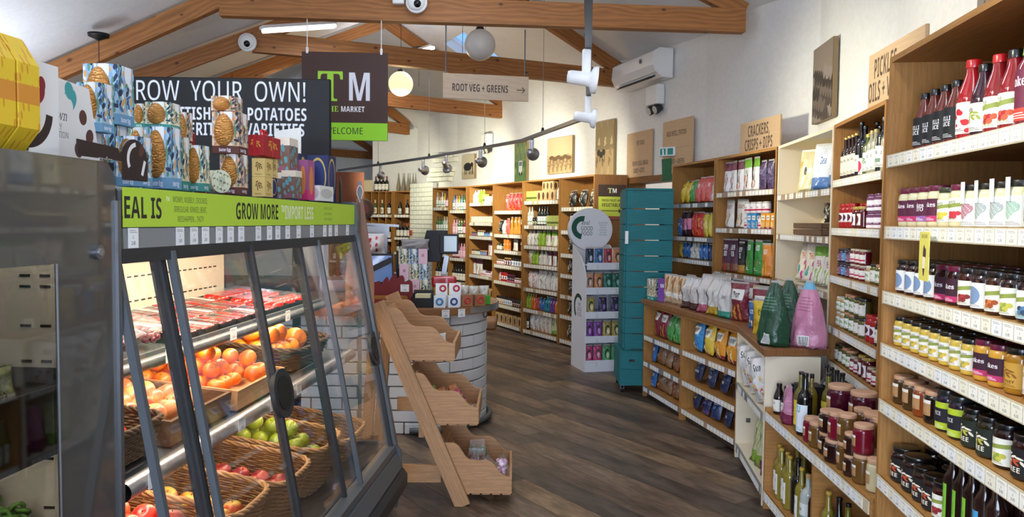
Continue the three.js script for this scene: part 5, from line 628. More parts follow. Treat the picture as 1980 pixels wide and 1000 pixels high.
// fruit: skin colours from a small computed map each
function skin(a, b, k, streak = 3) { const A = new THREE.Color(a), Bc = new THREE.Color(b), nn = noise2(k); const t = dataTex(128, (u, v) => { const m = Math.min(1, Math.max(0, (nn(u * 4, v * streak, 4) - 0.5) * 2.4 + 0.5)), f = 0.96 + 0.08 * nn(u * 32, v * 32, 32); const c = A.clone().lerp(Bc, m).convertLinearToSRGB(); return [c.r * f, c.g * f, c.b * f]; }); return new THREE.MeshPhysicalMaterial({ map: t, roughness: 0.38, clearcoat: 0.25, clearcoatRoughness: 0.3 }); }
const fruitGeo = (r, dimple, tall) => memo(`fr${r},${dimple},${tall}`, () => { const g = new THREE.SphereGeometry(r, 20, 16), p = g.attributes.position; for (let i = 0; i < p.count; i++) { const x = p.getX(i), y = p.getY(i), z = p.getZ(i), q = Math.hypot(x, z) / r; const dip = dimple * r * Math.exp(-q * q * 9); p.setXYZ(i, x, (y > 0 ? y - dip : y + dip * 0.7) * tall, z); } g.computeVertexNormals(); return g; });
const FRU = { orange: { r: 0.04, g: [0.04, 0.03, 0.96], m: skin('#f0901c', '#ee7c0c', 3), st: '#5a6a2c', d: 'orange' }, clem: { r: 0.031, g: [0.031, 0.12, 0.86], m: skin('#f07c0c', '#ea6608', 5), st: '#5a6a2c', d: 'clementine' }, grapefruit: { r: 0.05, g: [0.05, 0.04, 0.94], m: skin('#f2a030', '#ee8c2a', 7), st: '#6a5a2c', d: 'grapefruit' }, apricot: { r: 0.032, g: [0.032, 0.14, 0.96], m: skin('#ee9030', '#de6a2c', 9), st: '#5a4a2c', d: 'apricot' }, peach: { r: 0.036, g: [0.036, 0.2, 0.92], m: skin('#eeb070', '#d8704c', 11), st: '#5a4a2c', d: 'peach' }, plum: { r: 0.033, g: [0.033, 0.15, 1.0], m: skin('#b3182a', '#d83a34', 13, 8), st: '#4a3a22', d: 'red nectarine' }, green: { r: 0.035, g: [0.035, 0.22, 0.92], m: skin('#a8b83a', '#8fa52c', 15), st: '#5a4426', d: 'green apple' }, redap: { r: 0.036, g: [0.036, 0.22, 0.93], m: skin('#c41e22', '#d84a2c', 17, 7), st: '#5a4426', d: 'red apple' }, pinkap: { r: 0.035, g: [0.035, 0.2, 1.0], m: skin('#9a2c34', '#c8584c', 19, 6), st: '#5a4426', d: 'pink apple' }, bicol: { r: 0.035, g: [0.035, 0.2, 0.92], m: skin('#d9b84a', '#cc5a34', 21, 5), st: '#5a4426', d: 'yellow and red apple' } };
const fcount = {};
function fruit(k, x, y, z, where) {
  const f = FRU[k], n = fcount[k + where] = (fcount[k + where] || 0) + 1, o = onFridge(k === 'green' || k.endsWith('ap') || k === 'bicol' ? 'apple' : f.d.replace('red ', ''), `${f.d}, ${ORD[n - 1]} of the fruit ${where}`, 'fruit', x, y, z, rr(0, 6), 'fruit in the chiller');
  o.rotation.x = rr(-0.7, 0.7); o.rotation.z = rr(-0.7, 0.7); const b = obj('skin', fruitGeo(...f.g), f.m, o); obj('stem', CYL(0.0015, 0.0022, f.r * 0.3, 0, f.r * 0.93 * f.g[2] * (1 - f.g[1] * 0.7), 0, 6), matte(f.st), o); o.scale.setScalar(rr(0.93, 1.08));
}
function pile(k, cx, cy, cz, w, d, layers, where, tilt = 0) { // rows of fruit, each layer sitting in the gaps below
  const r = FRU[k].r, s = r * 2.16; for (let l = 0; l < layers; l++) { const nx = Math.max(1, Math.floor(w / s) - l), nz = Math.max(1, Math.floor(d / s) - l); for (let i = 0; i < nx; i++) for (let j = 0; j < nz; j++) { const dz = (j - (nz - 1) / 2) * s; fruit(k, cx + (i - (nx - 1) / 2) * s + rr(-.003, .003), cy + r + l * r * 1.6 - dz * tilt, cz + dz, where); } }
}
const y2 = 0.957, tl = 0.1;
crate('long pale tray heaped with clementines and apricots', 0.99, 0.955, -0.26, 0.44, 0.42, 0.07, M.crate, tl); pile('clem', 0.9, 0.985, -0.28, 0.22, 0.36, 3, 'in the pale citrus tray', tl); pile('apricot', 1.1, 0.985, -0.25, 0.19, 0.36, 2, 'in the pale citrus tray', tl);
basket('dark basket of oranges at far end of chiller shelf', 1.62, 0.962, -0.26, 0.5, 0.42, 0.09, tl, [M.wickerd, M.wickerd]); pile('orange', 1.55, 0.985, -0.26, 0.34, 0.34, 2, 'in the dark far basket', tl); pile('grapefruit', 1.79, 0.985, -0.26, 0.11, 0.3, 1, 'in the dark far basket', tl);
crate('brown wooden tray of peaches in two compartments', 0.54, 0.957, -0.28, 0.4, 0.44, 0.075, M.crated, tl); pile('peach', 0.45, 0.979, -0.22, 0.16, 0.3, 1, 'in the brown peach tray', tl); pile('peach', 0.63, 0.979, -0.28, 0.16, 0.38, 1, 'in the brown peach tray', tl);
basket('small dark basket of red nectarines nearest the glass', 0.165, 0.962, -0.17, 0.27, 0.26, 0.09, tl, [M.wickerd, M.wickerd]); pile('plum', 0.165, 0.98, -0.17, 0.21, 0.2, 2, 'in the small nectarine basket', tl);
const wb = [[0.2, 'redap', 'near red apple basket'], [0.56, 'bicol', 'second apple basket'], [0.97, 'pinkap', 'pink apple basket'], [1.37, 'green', 'green apple basket'], [1.8, null, 'far empty basket']];
wb.forEach(([x, k, n], i) => {
  basket(['large golden wicker basket of red apples nearest the visitor', 'large wicker basket of yellow red apples, second from near', 'large wicker basket of pink apples in chiller well', 'large wicker basket full of green apples', 'shallow empty wicker basket at far end of chiller'][i], x, 0.494 + [0.09, 0.04, 0, 0, 0][i], -0.178, i === 4 ? 0.42 : 0.34, 0.52, i === 4 ? 0.12 : 0.2, 0.15);
  if (k === 'green') { pile(k, x, 0.575, -0.155, 0.27, 0.44, 3, 'in the ' + n, 0.15); } else if (k) pile(k, x, i === 0 ? 0.68 : i === 1 ? 0.62 : 0.57, -0.115, 0.27, i === 0 ? 0.42 : 0.36, i === 0 ? 2 : 1, 'in the ' + n, 0.15);
});
// packed soft fruit and net bags on the upper chiller shelf
const berry = memo('berry', () => { const gs = []; for (let i = 0; i < 30; i++) gs.push(new THREE.SphereGeometry(0.0105, 7, 5).translate((i % 6 - 2.5) * 0.0185 + (i % 2) * 0.003, 0.016 + (i > 20 ? 0.006 : 0), (Math.floor(i / 6) - 2) * 0.021)); return mergeGeometries(gs, false); });
const tomG = memo('toms', () => { const gs = []; for (let i = 0; i < 6; i++) gs.push(new THREE.SphereGeometry(0.021, 12, 9).translate((i % 3 - 1) * 0.041, 0.024, (Math.floor(i / 3) - 0.5) * 0.043)); return mergeGeometries(gs, false); });
print('strip', (c) => { fillc(c, '#e23028'); lines(c, '#fff', 128, 110, 150, 3); }); print('stripw', (c) => { fillc(c, '#efefe9'); ell(c, '#c9c9c4', 128, 128, 110, 80); }); print('kraftl', (c) => { fillc(c, '#d9c9a2'); fillc(c, '#1f2a1c', 90, 130, 150, 90); tx(c, 'FARM', 165, 175, 50, '#e9e4cc'); tx(c, 'Hand picked', 110, 60, 40, '#3a3a28'); });
function punnet(x, z, kind, lbl, label) {
  const y = 1.2 - (z + 0.42) * 0.1, o = onFridge('fruit_punnet', label, 'punnet', x, y + 0.004, z, rr(-0.08, 0.08), 'packed soft fruit in the chiller'); o.rotation.order = 'YXZ'; o.rotation.x = 0.1;
  obj('tray', [B(0.13, 0.004, 0.12, 0, 0.002, 0), B(0.13, 0.03, 0.003, 0, 0.017, 0.06), B(0.13, 0.03, 0.003, 0, 0.017, -0.06), B(0.003, 0.03, 0.12, -0.065, 0.017, 0), B(0.003, 0.03, 0.12, 0.065, 0.017, 0)], M.black, o);
  const f = obj('berries', kind === 'tom' ? tomG : berry, gloss(kind === 'tom' ? '#c8281c' : kind === 'rasp' ? '#b5162c' : '#8c1428', 0.25), o, [0, 0.002, 0]); f.userData.kind = 'stuff';
  const g = bagGeo(0.128, 0.118, 0.012, 'pillow', 'stripw', 1); obj('film', new THREE.PlaneGeometry(0.128, 0.118, 6, 6).rotateX(-Math.PI / 2), M.film, o, [0, kind === 'tom' ? 0.05 : 0.036, 0]);
  if (lbl) obj('label', memo('pl' + lbl, () => uvCell(new THREE.BoxGeometry(0.034, 0.001, 0.105), lbl)), pm(lbl), o, [rr(-0.01, 0.01), kind === 'tom' ? 0.052 : 0.0375, 0]);
}
let pn = 0; for (let i = 0; i < 9; i++) for (let j = 0; j < 3; j++) { const x = 0.72 + i * 0.142, z = -0.24 - j * 0.128; punnet(x, z, i > 5 ? 'tom' : i % 2 ? 'rasp' : 'straw', i > 5 ? null : (i + j) % 3 === 1 ? 'stripw' : 'strip', `clear topped ${i > 5 ? 'tomato' : 'berry'} punnet, ${ORD[j]} row back, ${ORD[i]} from left on chiller shelf`); }
for (let i = 0; i < 8; i++) {
  const x = 0.1 + (i % 4) * 0.148, z = -0.275 - Math.floor(i / 4) * 0.19, y = 1.2 - (z + 0.42) * 0.1 + 0.004, o = onFridge('fruit_bag', `clear bag of purple grapes, ${ORD[i % 4]} from left, ${i < 4 ? 'front' : 'back'} row of chiller shelf`, 'bag', x, y + 0.004, z, rr(-0.06, 0.06), 'bagged grapes in the chiller');
  const gs = []; for (let k = 0; k < 70; k++) { const a = rr(0, 6.28), q = Math.sqrt(rnd()); const yy = rr(0, 1); gs.push(new THREE.SphereGeometry(0.0115, 8, 6).translate(Math.cos(a) * q * 0.05, 0.018 + yy * 0.05 * (1 - q * 0.6), Math.sin(a) * q * 0.07)); }
  obj('grapes', gs, gloss(['#6f2c3c', '#8a4450', '#5c2a3a'][i % 3], 0.25), o).userData.kind = 'stuff';
  const film = bagGeo(0.135, 0.17, 0.08, 'pillow', 'stripw', i % 3).clone(); film.rotateX(-Math.PI / 2); film.translate(0, 0.055, 0.085); obj('film', film, M.film, o);
  if (i % 2 === 0) obj('label', uvCell(new THREE.BoxGeometry(0.07, 0.001, 0.08), 'kraftl'), pm('kraftl'), o, [0.02, 0.088, 0.03]);
}
// ---------- tall glazed cabinet at the left edge ----------
{
  const o = onFridge('glazed_cabinet', 'tall dark glass fronted cabinet at the left edge', 'cabinet', -0.012, 0, 0), L = 1.3;
  obj('end_wall', B(0.03, 1.72, 0.75, -0.016, 0.86, -0.375), M.dark, o); obj('end_wall', B(0.03, 1.72, 0.75, -L, 0.86, -0.375), M.dark, o);
  const li = obj('end_liner', B(0.004, 0.44, 0.6, -0.034, 1.46, -0.41), M.beige, o); const li2 = obj('end_liner', B(0.004, 0.7, 0.6, -0.034, 0.7, -0.41), M.beige, o);
  const slots = []; for (const y of [1.49, 1.46, 1.434, 1.34, 1.255]) for (const z of [-0.145, -0.195]) slots.push(B(0.003, 0.006, 0.026, -0.037, y, z)); obj('liner_slots', slots, M.black, li).userData.kind = 'stuff'; obj('liner_slots', [B(0.003, 0.006, 0.026, -0.037, 1.02, -0.145), B(0.003, 0.006, 0.026, -0.037, 1.02, -0.195), B(0.003, 0.006, 0.026, -0.037, 0.9, -0.145)], M.black, li2).userData.kind = 'stuff';
  obj('back_wall', B(L, 1.72, 0.03, -L / 2, 0.86, -0.735), M.dark, o); obj('top_panel', B(L + 0.02, 0.02, 0.75, -L / 2, 1.72, -0.375), M.dark, o); obj('base', B(L, 0.3, 0.74, -L / 2, 0.15, -0.37), M.dark, o);
  for (const h of [1.07, 0.68]) { const s = obj('cabinet_shelf', B(L - 0.06, 0.02, 0.55, -L / 2, h, -0.42), M.dark, o); obj('shelf_front', B(L - 0.08, 0.16, 0.012, -L / 2, h + 0.06, -0.09), M.dark, s); }
  const tint = new THREE.MeshPhysicalMaterial({ color: 0xb5b8ba, roughness: 0.03, transmission: 1, thickness: 0, ior: 1.5 });
  const enamel = new THREE.MeshPhysicalMaterial({ color: 0x4b4a47, roughness: 0.3, clearcoat: 1, clearcoatRoughness: 0.03 });
  const dr = obj('glass_door', extr([[-0.215, 0.32], [0.0, 0.32], [0.0, 1.68], [-0.006, 1.705], [-0.03, 1.73], [-L, 1.73], [-L, 1.5], [-0.215, 1.5]], 0.006), enamel, o, [0, 0, 0.004]); dr.userData.label = 'dark enamelled border of the glass door'; obj('door_window', extr([[-L, 0.32], [-0.215, 0.32], [-0.215, 1.5], [-L, 1.5]], 0.006), tint, dr); obj('window_edge', B(0.003, 1.18, 0.003, -0.2165, 0.91, 0.007), M.alu, dr);
  obj('edge_strip', B(0.014, 1.32, 0.02, 0.002, 0.98, 0.008), M.steel, o); obj('gasket', B(0.012, 1.4, 0.012, -0.012, 1.0, -0.002), M.black, o);
  const k = obj('lock', CYL(0.017, 0.017, 0.012, 0, 0, 0, 20).rotateX(Math.PI / 2), M.steel, o, [-0.078, 1.52, 0.014]); obj('keyhole', CYL(0.009, 0.009, 0.004, 0, 0, 0, 14).rotateX(Math.PI / 2).translate(0, 0, 0.007), M.alu, k);
  obj('light_tube', tube([[-L + 0.08, 1.69, -0.08], [-0.06, 1.69, -0.08]], 0.01, 2, 8), std({ color: 0xffffff, emissive: 0xfff0dc, emissiveIntensity: 1.5 }), o);
  { const l = new THREE.RectAreaLight(0xfff0dc, 50, L - 0.2, 0.03); l.name = 'cabinet_tube_glow'; l.castShadow = true; l.position.set(...FF.pt(-L / 2, 1.675, -0.09)); l.lookAt(...FF.pt(-L / 2, 0.9, -0.45)); scene.add(l); }
  { const l = new THREE.RectAreaLight(0xfff0dc, 40, L - 0.3, 0.03); l.name = 'cabinet_tube_glow'; l.castShadow = true; l.position.set(...FF.pt(-L / 2, 1.045, -0.12)); l.lookAt(...FF.pt(-L / 2, 0.6, -0.35)); scene.add(l); }
  obj('light_tube', tube([[-L + 0.08, 1.055, -0.12], [-0.06, 1.055, -0.12]], 0.008, 2, 8), std({ color: 0xffffff, emissive: 0xfff0dc, emissiveIntensity: 1.5 }), o);
  const kg = []; for (let i = 0; i < 160; i++) { const t = new THREE.TorusKnotGeometry(0.016, 0.006, 22, 4, 2, 3); t.rotateX(rr(0, 6)); t.rotateZ(rr(0, 6)); t.translate(rr(-0.11, 0.11), rr(0.02, 0.24) , rr(-0.1, 0.1)); kg.push(t); }
  const ka = onFridge('kale_bunch', 'bunch of curly green kale in the left cabinet', 'kale', -0.2, 0.7, -0.26); obj('curled_leaves', kg, matte('#4f7d2a', 0.6), ka).userData.kind = 'stuff'; obj('stalks', [0, 1, 2, 3].map((i) => wire([i * 0.02 - 0.03, 0, 0], [i * 0.04 - 0.06, 0.16, 0], 0.008)), matte('#8fae5c'), ka);
  const sp = onFridge('bagged_salad', 'clear bag of green salad on upper cabinet shelf', 'bag', -0.17, 1.085, -0.2); obj('leaves', bagGeo(0.16, 0.17, 0.08, 'pillow', 'palegr', 0), pm('palegr', true), sp);
}
// ---------- goods on top of the chiller ----------
const goldFoil = new THREE.MeshPhysicalMaterial({ color: 0xb9803c, roughness: 0.38, metalness: 0.45, bumpMap: grainTex, bumpScale: 0.012 });
const eggG = memo('egg', () => { const g = new THREE.SphereGeometry(0.5, 20, 16), p = g.attributes.position; for (let i = 0; i < p.count; i++) { const y = p.getY(i); const k = 1 - 0.22 * (y + 0.1); p.setXYZ(i, p.getX(i) * k * 0.72, y, p.getZ(i) * k * 0.72); } g.computeVertexNormals(); return g; });
function eggBox(x, y, z, a, h, pr, label, win = 1) { // carton whose near corner is cut away round a foiled egg
  const o = onFridge('egg_carton', label, 'egg box', x, y, z, 0, 'boxed chocolate eggs on the chiller'), w = a * 1.05, d = a * 0.95, ch = a * 0.28;
  const fp = [[-w / 2, d / 2 - ch], [-w / 2 + ch * 0.6, d / 2], [w / 2 - ch * 0.3, d / 2], [w / 2, d / 2 - ch * 0.3], [w / 2, -d / 2], [-w / 2, -d / 2]];
  const g = extr(fp.map(([p, q]) => [p, -q]), h); g.rotateX(-Math.PI / 2); const pos = g.attributes.position, nor = g.attributes.normal, uv = g.attributes.uv;
  for (let i = 0; i < pos.count; i++) { const s = Math.abs(nor.getZ(i)) > Math.abs(nor.getX(i)) ? pos.getX(i) / w + 0.5 : pos.getZ(i) / d + 0.5; uv.setXY(i, Math.min(1, Math.max(0, s)), Math.min(1, Math.max(0, pos.getY(i) / h))); if (nor.getY(i) > 0.9) uv.setXY(i, 0.1, 0.95); }
  obj('carton', uvCell(g, pr), pm(pr), o);
  if (win) { const e = obj('egg', eggG, goldFoil, o, [-w / 2 + a * 0.03, h * 0.56, d * -0.04]); e.scale.set(a * 0.5, h * 0.8, a * 1.05); }
}
const cL = { eggb: 'blue', eggc: 'cream', eggn: 'brown' };
[[.261, 1.685, -.10, .068, .135, 'eggb', 'blue floral egg box just right of the brown cardboard curve'], [.413, 1.685, -.10, .076, .178, 'eggb', 'tallest blue floral egg box on the chiller edge'], [.545, 1.685, -.13, .06, .165, 'eggc', 'cream egg box behind the tallest blue one'], [.603, 1.685, -.09, .055, .145, 'eggc', 'small cream egg box with green foot beside round tin'], [.893, 1.685, -.10, .075, .142, 'eggn', 'brown floral egg box at bottom of its stack'], [.887, 1.828, -.11, .095, .145, 'eggn', 'brown floral egg box in middle of stack'], [.95, 1.974, -.15, .085, .065, 'eggn', 'brown floral egg box topping the stack'], [.80, 1.685, -.2, .07, .142, 'eggn', 'brown floral egg box behind the round tin'],
  [.20, 1.685, -.21, .08, .14, 'eggb', 'blue egg box at bottom behind the curved card'], [.20, 1.826, -.17, .066, .128, 'eggb', 'blue egg box standing on another at left'], [.355, 1.685, -.24, .09, .178, 'eggb', 'blue egg box hidden behind the front pair'], [.36, 1.864, -.23, .098, .168, 'eggb', 'highest blue floral egg box under the ceiling beam'], [.47, 1.864, -.13, .075, .08, 'eggc', 'cream floral egg box resting on blue boxes'], [.598, 1.685, -.27, .07, .2, 'eggc', 'cream egg box standing behind cream row'], [.598, 1.886, -.27, .04, .075, 'eggc', 'small cream egg box on top at back'], [.64, 1.83, -.15, .035, .11, 'eggn', 'slim brown egg box beside black sign']].forEach((a) => eggBox(...a.slice(0, 6), a[6], 1));
{ const o = onFridge('round_tin', 'small round floral tin lying on its side on chiller', 'tin', .70, 1.683, -.075); obj('tin', uvCell(CYL(0.038, 0.038, 0.05, 0, 0, 0, 24).rotateX(Math.PI / 2).translate(0, 0.039, 0), 'tin'), pm('tin'), o).rotation.y = -0.5; }
function gift(x, y, z, w, h, d, pr, name, label, ribbon) { const o = onFridge(name, label, 'box', x, y, z, 0, 'gift boxes on the chiller'); obj('box', boxGeo(w, h, d, pr), pm(pr), o); if (ribbon) { obj('ribbon', [B(w + 0.002, h + 0.002, 0.012, 0, h / 2, 0), B(0.012, h + 0.002, d + 0.002, 0, h / 2, 0)], matte('#c01824', 0.4), o); obj('bow', [new THREE.TorusGeometry(0.014, 0.005, 8, 14).scale(1, 1, 0.8).translate(-0.014, h + 0.012, 0), new THREE.TorusGeometry(0.014, 0.005, 8, 14).translate(0.014, h + 0.012, 0)], matte('#c01824', 0.4), o); } return o; }
gift(1.12, 1.685, -.09, .08, .075, .05, 'goldbox', 'gift_box', 'lower gold patterned gift box'); gift(1.12, 1.761, -.09, .08, .07, .05, 'goldbox', 'gift_box', 'upper gold patterned gift box'); gift(1.235, 1.685, -.12, .07, .08, .06, 'navybox', 'gift_box', 'navy gift box under the cream one'); gift(1.235, 1.766, -.12, .08, .074, .06, 'goldbox', 'gift_box', 'cream and blue gift box right of the gold pair');
gift(1.17, 1.842, -.105, .17, .078, .07, 'redgift', 'gift_box', 'red gift box tied with red ribbon', 1); gift(.86, 1.685, -.3, .16, .17, .08, 'redgift', 'gift_box', 'tall red gift box behind the brown eggs'); gift(.86, 1.856, -.3, .13, .05, .08, 'redgift', 'gift_box', 'low red gift box behind brown egg stack', 1);
gift(1.34, 1.685, -.055, .075, .115, .06, 'choc', 'gift_box', 'white edged chocolate box with open window'); gift(1.42, 1.685, -.14, .1, .11, .07, 'choc', 'gift_box', 'chocolate box supporting the upper window box'); gift(1.42, 1.796, -.11, .1, .145, .07, 'choc', 'gift_box', 'upper chocolate box with coloured window'); gift(1.56, 1.685, -.07, .09, .175, .045, 'catbox', 'gift_box', 'pink and green box with orange cat shape'); gift(1.74, 1.685, -.06, .2, .07, .05, 'stripw', 'gift_box', 'low white wedge shaped box at chiller end'); gift(1.93, 1.685, -.12, .13, .225, .1, 'navybox', 'gift_box', 'tall navy and gold gift box at far end'); gift(1.76, 1.685, -.19, .1, .22, .07, 'navybox', 'gift_box', 'plain navy box behind the cat box');
{ const o = onFridge('backing_card', 'blank pale card standing behind the gift boxes', 'card', 1.95, 1.684, -.3); obj('card', B(0.24, 0.36, 0.003, 0, 0.18, 0, 0, 0.9), M.paper, o); }
{ const o = onFridge('carob_card', 'dark brown easter card cut out leaning at chiller end', 'card', 2.03, 1.684, -.06); obj('card', extr([[-.03, 0], [.03, 0], [.035, .08], [.0, .13], [-.03, .08]], 0.004), matte('#4a4430'), o).rotation.y = 0.5; }
// on the cabinet: three yellow cartons, white display cards, brown curved tray
[[-.41, -.09], [-.34, -.09], [-.27, -.09]].forEach(([x, z], i) => {
  const o = onFridge('yellow_carton', `yellow six sided easter carton, ${['nearest the left edge', 'middle of three', 'rightmost of three'][i]} on the cabinet`, 'box', x, 1.731, z, 0, 'yellow cartons on the cabinet');
  const g = extr([[-.085, .045], [-.085, .175], [-.04, .235], [.04, .235], [.075, .18], [.075, .05], [.035, .0], [-.045, 0]], 0.062, 0.002); g.rotateY(Math.PI / 2); g.scale(1, 1, -1); g.translate(-.03, 0, 0);
  const p = g.attributes.position, uv = g.attributes.uv, n = g.attributes.normal; for (let k = 0; k < p.count; k++) uv.setXY(k, Math.min(1, Math.max(0, Math.abs(n.getX(k)) > 0.5 ? p.getZ(k) / 0.17 + 0.5 : p.getX(k) / 0.07 + 0.5)), Math.min(1, Math.max(0, p.getY(k) / 0.24)));
  const gg = g.index ? g : g; const ix = []; for (let k = 0; k < p.count; k += 3) ix.push(k, k + 2, k + 1); gg.setIndex(ix); gg.computeVertexNormals(); obj('carton', uvCell(gg, 'bunny'), pm('bunny'), o);
});
{
  const draw = (c, w, h) => { fillc(c, '#f0efec', 0, 0, w, h); ell(c, '#7a3a30', w * 0.38, h * 0.22, 22, 30, 0.2); ell(c, '#c9a88a', w * 0.2, h * 0.2, 14, 12); ell(c, '#45a9ac', w * 0.62, h * 0.16, 26, 34, -0.3); c.beginPath(); c.moveTo(w * 0.56, h * 0.2); c.quadraticCurveTo(w * 0.68, h * 0.26, w * 0.66, h * 0.38); c.quadraticCurveTo(w * 0.74, h * 0.24, w * 0.68, h * 0.14); c.fillStyle = '#45a9ac'; c.fill(); tx(c, 'CBrown', w * 0.44, h * 0.47, 50, '#333', { it: 1, serif: 1, thin: 1 }); tx(c, 'LUXURY', w * 0.44, h * 0.6, 32, '#777', { thin: 1 }); tx(c, 'COLLECTION', w * 0.46, h * 0.69, 32, '#777', { thin: 1 }); for (const [x, y] of [[.78, .44], [.86, .66], [.72, .84], [.42, .92], [.16, .84]]) ell(c, '#5a332c', w * x, h * y, 24, 30, x * 4); };
  const o = onFridge('display_card', 'large white slanted card printed with chocolates', 'card', -0.02, 1.732, -0.12);
  const s = [[-.17, 0], [.15, 0], [.105, .19], [-.17, .205]], m = sign(1, 0.64, draw); const g = extr(s, 0.005); const p = g.attributes.position, uv = g.attributes.uv; for (let k = 0; k < p.count; k++) uv.setXY(k, (p.getX(k) + .17) / .32, p.getY(k) / .205); obj('card', g, m, o);
  const q = onFridge('display_card', 'white card with red drop and dark smile curve', 'card', -0.235, 1.732, -0.045, 0.02), g2 = extr([[.004, 0], [.1, 0], [.1, .2], [.004, .2]], 0.004), p2 = g2.attributes.position, u2 = g2.attributes.uv; for (let k = 0; k < p2.count; k++) u2.setXY(k, (p2.getX(k) + .16) / .26, p2.getY(k) / .2);
  obj('card', g2, sign(1, 0.77, (c, w, h) => { fillc(c, '#efeeea', 0, 0, w, h); c.strokeStyle = '#2f1c18'; c.lineWidth = 44; c.beginPath(); c.arc(w * 0.6, h * 0.52, h * 0.36, 0.1, 2.2); c.stroke(); ell(c, '#8c1c28', w * 0.78, h * 0.24, 26, 34); c.beginPath(); c.moveTo(w * 0.82, h * 0.24); c.quadraticCurveTo(w * 0.84, h * 0.4, w * 0.74, h * 0.46); c.lineTo(w * 0.76, h * 0.3); c.fill(); fillc(c, '#2f1c18', w * 0.56, h * 0.16, 60, 20); tx(c, 'Caserta', w * 0.6, h * 0.5, 34, '#2f1c18', { serif: 1 }); tx(c, 'collection', w * 0.6, h * 0.6, 34, '#2f1c18', { serif: 1 }); }), q);
  const b = onFridge('brown_display_tray', 'dark brown cardboard tray with white curve and rounded end', 'display tray', -0.145, 1.732, 0.012), pts = [[-.02, .0], [-.02, .036], [.13, .03]]; for (let i = 0; i <= 10; i++) { const a = Math.PI * (1 - i / 10); pts.push([.2 + Math.cos(a) * .058, .008 + Math.sin(a) * .05]); } pts.push([.258, -.044], [.15, -.044], [.15, 0]);
  const bg = extr(pts, 0.004); const bm = bg.attributes.position, bu = bg.attributes.uv; for (let k = 0; k < bm.count; k++) bu.setXY(k, (bm.getX(k) + .02) / .28, (bm.getY(k) + .045) / .105);
  obj('card', bg, sign(0.28, 0.105, (c, w, h) => { fillc(c, '#2c1a17', 0, 0, w, h); c.strokeStyle = '#ece9e4'; c.lineWidth = 20; c.beginPath(); c.arc(w * 0.82, h * 0.5, h * 0.36, 2.6, 4.6); c.stroke(); c.beginPath(); c.moveTo(w * 0.95, h * 0.5); c.lineTo(w * 0.9, h * 0.85); c.stroke(); ell(c, '#5a3526', w * 0.9, h * 0.25, 18, 34, 0.5); tx(c, 'vesico', w * 0.36, h * 0.6, 40, '#e9e4dc', { serif: 1 }); }), b, [0.0, 0.003, 0.004]);
}
// ---------- signs ----------
{
  const w = 1.25, h = 0.72, o = thing('blackboard_sign', 'large black sign with white hand lettering behind the chiller', 'sign', [-1.645, 1.66, -4.3], 0.02);
  obj('board', RB(w, h, 0.03, 0.006, 0, h / 2, 0), matte('#0b0b0c', 0.85), o); obj('print', new THREE.PlaneGeometry(w - 0.01, h - 0.01).translate(0, h / 2, 0.0165), sign(w, h, (c, W, H) => { fillc(c, '#08090a', 0, 0, W, H); const k = W / 1024; tx(c, 'GROW  YOUR  OWN!', W * 0.485, H * 0.10, 126 * k, '#f0f2f4', { fit: W * 0.83, thin: 1 }); tx(c, 'SCOTTISH SEED POTATOES', W * 0.56, H * 0.275, 80 * k, '#eef0f2', { fit: W * 0.68 }); tx(c, 'HERITAGE  VARIETIES', W * 0.61, H * 0.395, 80 * k, '#eef0f2', { fit: W * 0.56 }); }, 1024), o);
  obj('leg', B(0.04, 1.66, 0.03, -w / 2 + 0.2, -0.83, -0.02), M.black, o); obj('leg', B(0.04, 1.66, 0.03, w / 2 - 0.2, -0.83, -0.02), M.black, o);
}
function hang(o, xs, y0, y1, r, m) { for (const x of xs) obj('hanging_rod', CYL(r, r, y1 - y0, x, (y0 + y1) / 2, 0, 6), m, o); }
{
  const w = 0.71, h = 0.73, o = thing('hanging_sign', 'brown and lime hanging welcome sign under the nearest beam', 'sign', [-1.408, 2.262, -6.45], 0.06);
  obj('board', RB(w, h, 0.008, 0.002, 0, h / 2, 0), matte('#43281f'), o); obj('print', new THREE.PlaneGeometry(w - 0.004, h - 0.004).translate(0, h / 2, 0.0055), sign(w, h, (c, W, H) => { fillc(c, '#452a22', 0, 0, W, H * 0.8); fillc(c, '#9be02a', 0, H * 0.8, W, H * 0.2); tx(c, 'T', W * 0.33, H * 0.39, 250, '#a4dc3a', { serif: 1, sx: 0.95 }); tx(c, 'M', W * 0.67, H * 0.39, 236, '#e9eaf2', { sx: 0.72 }); tx(c, 'THE', W * 0.34, H * 0.645, 46, '#a4dc3a', { serif: 1, sx: 0.9 }); tx(c, 'MARKET', W * 0.59, H * 0.645, 46, '#f2f2f2', { sx: 0.8 }); tx(c, 'WELCOME', W * 0.49, H * 0.895, 54, '#2c3a14', { thin: 1, sx: 0.92 }); }), o); hang(o, [-0.31, 0.3], h - 0.02, 1.0, 0.004, M.white); for (const x of [-0.31, 0.3]) obj('clip', CYL(0.011, 0.011, 0.05, x, h + 0.01, 0), M.white, o);
}
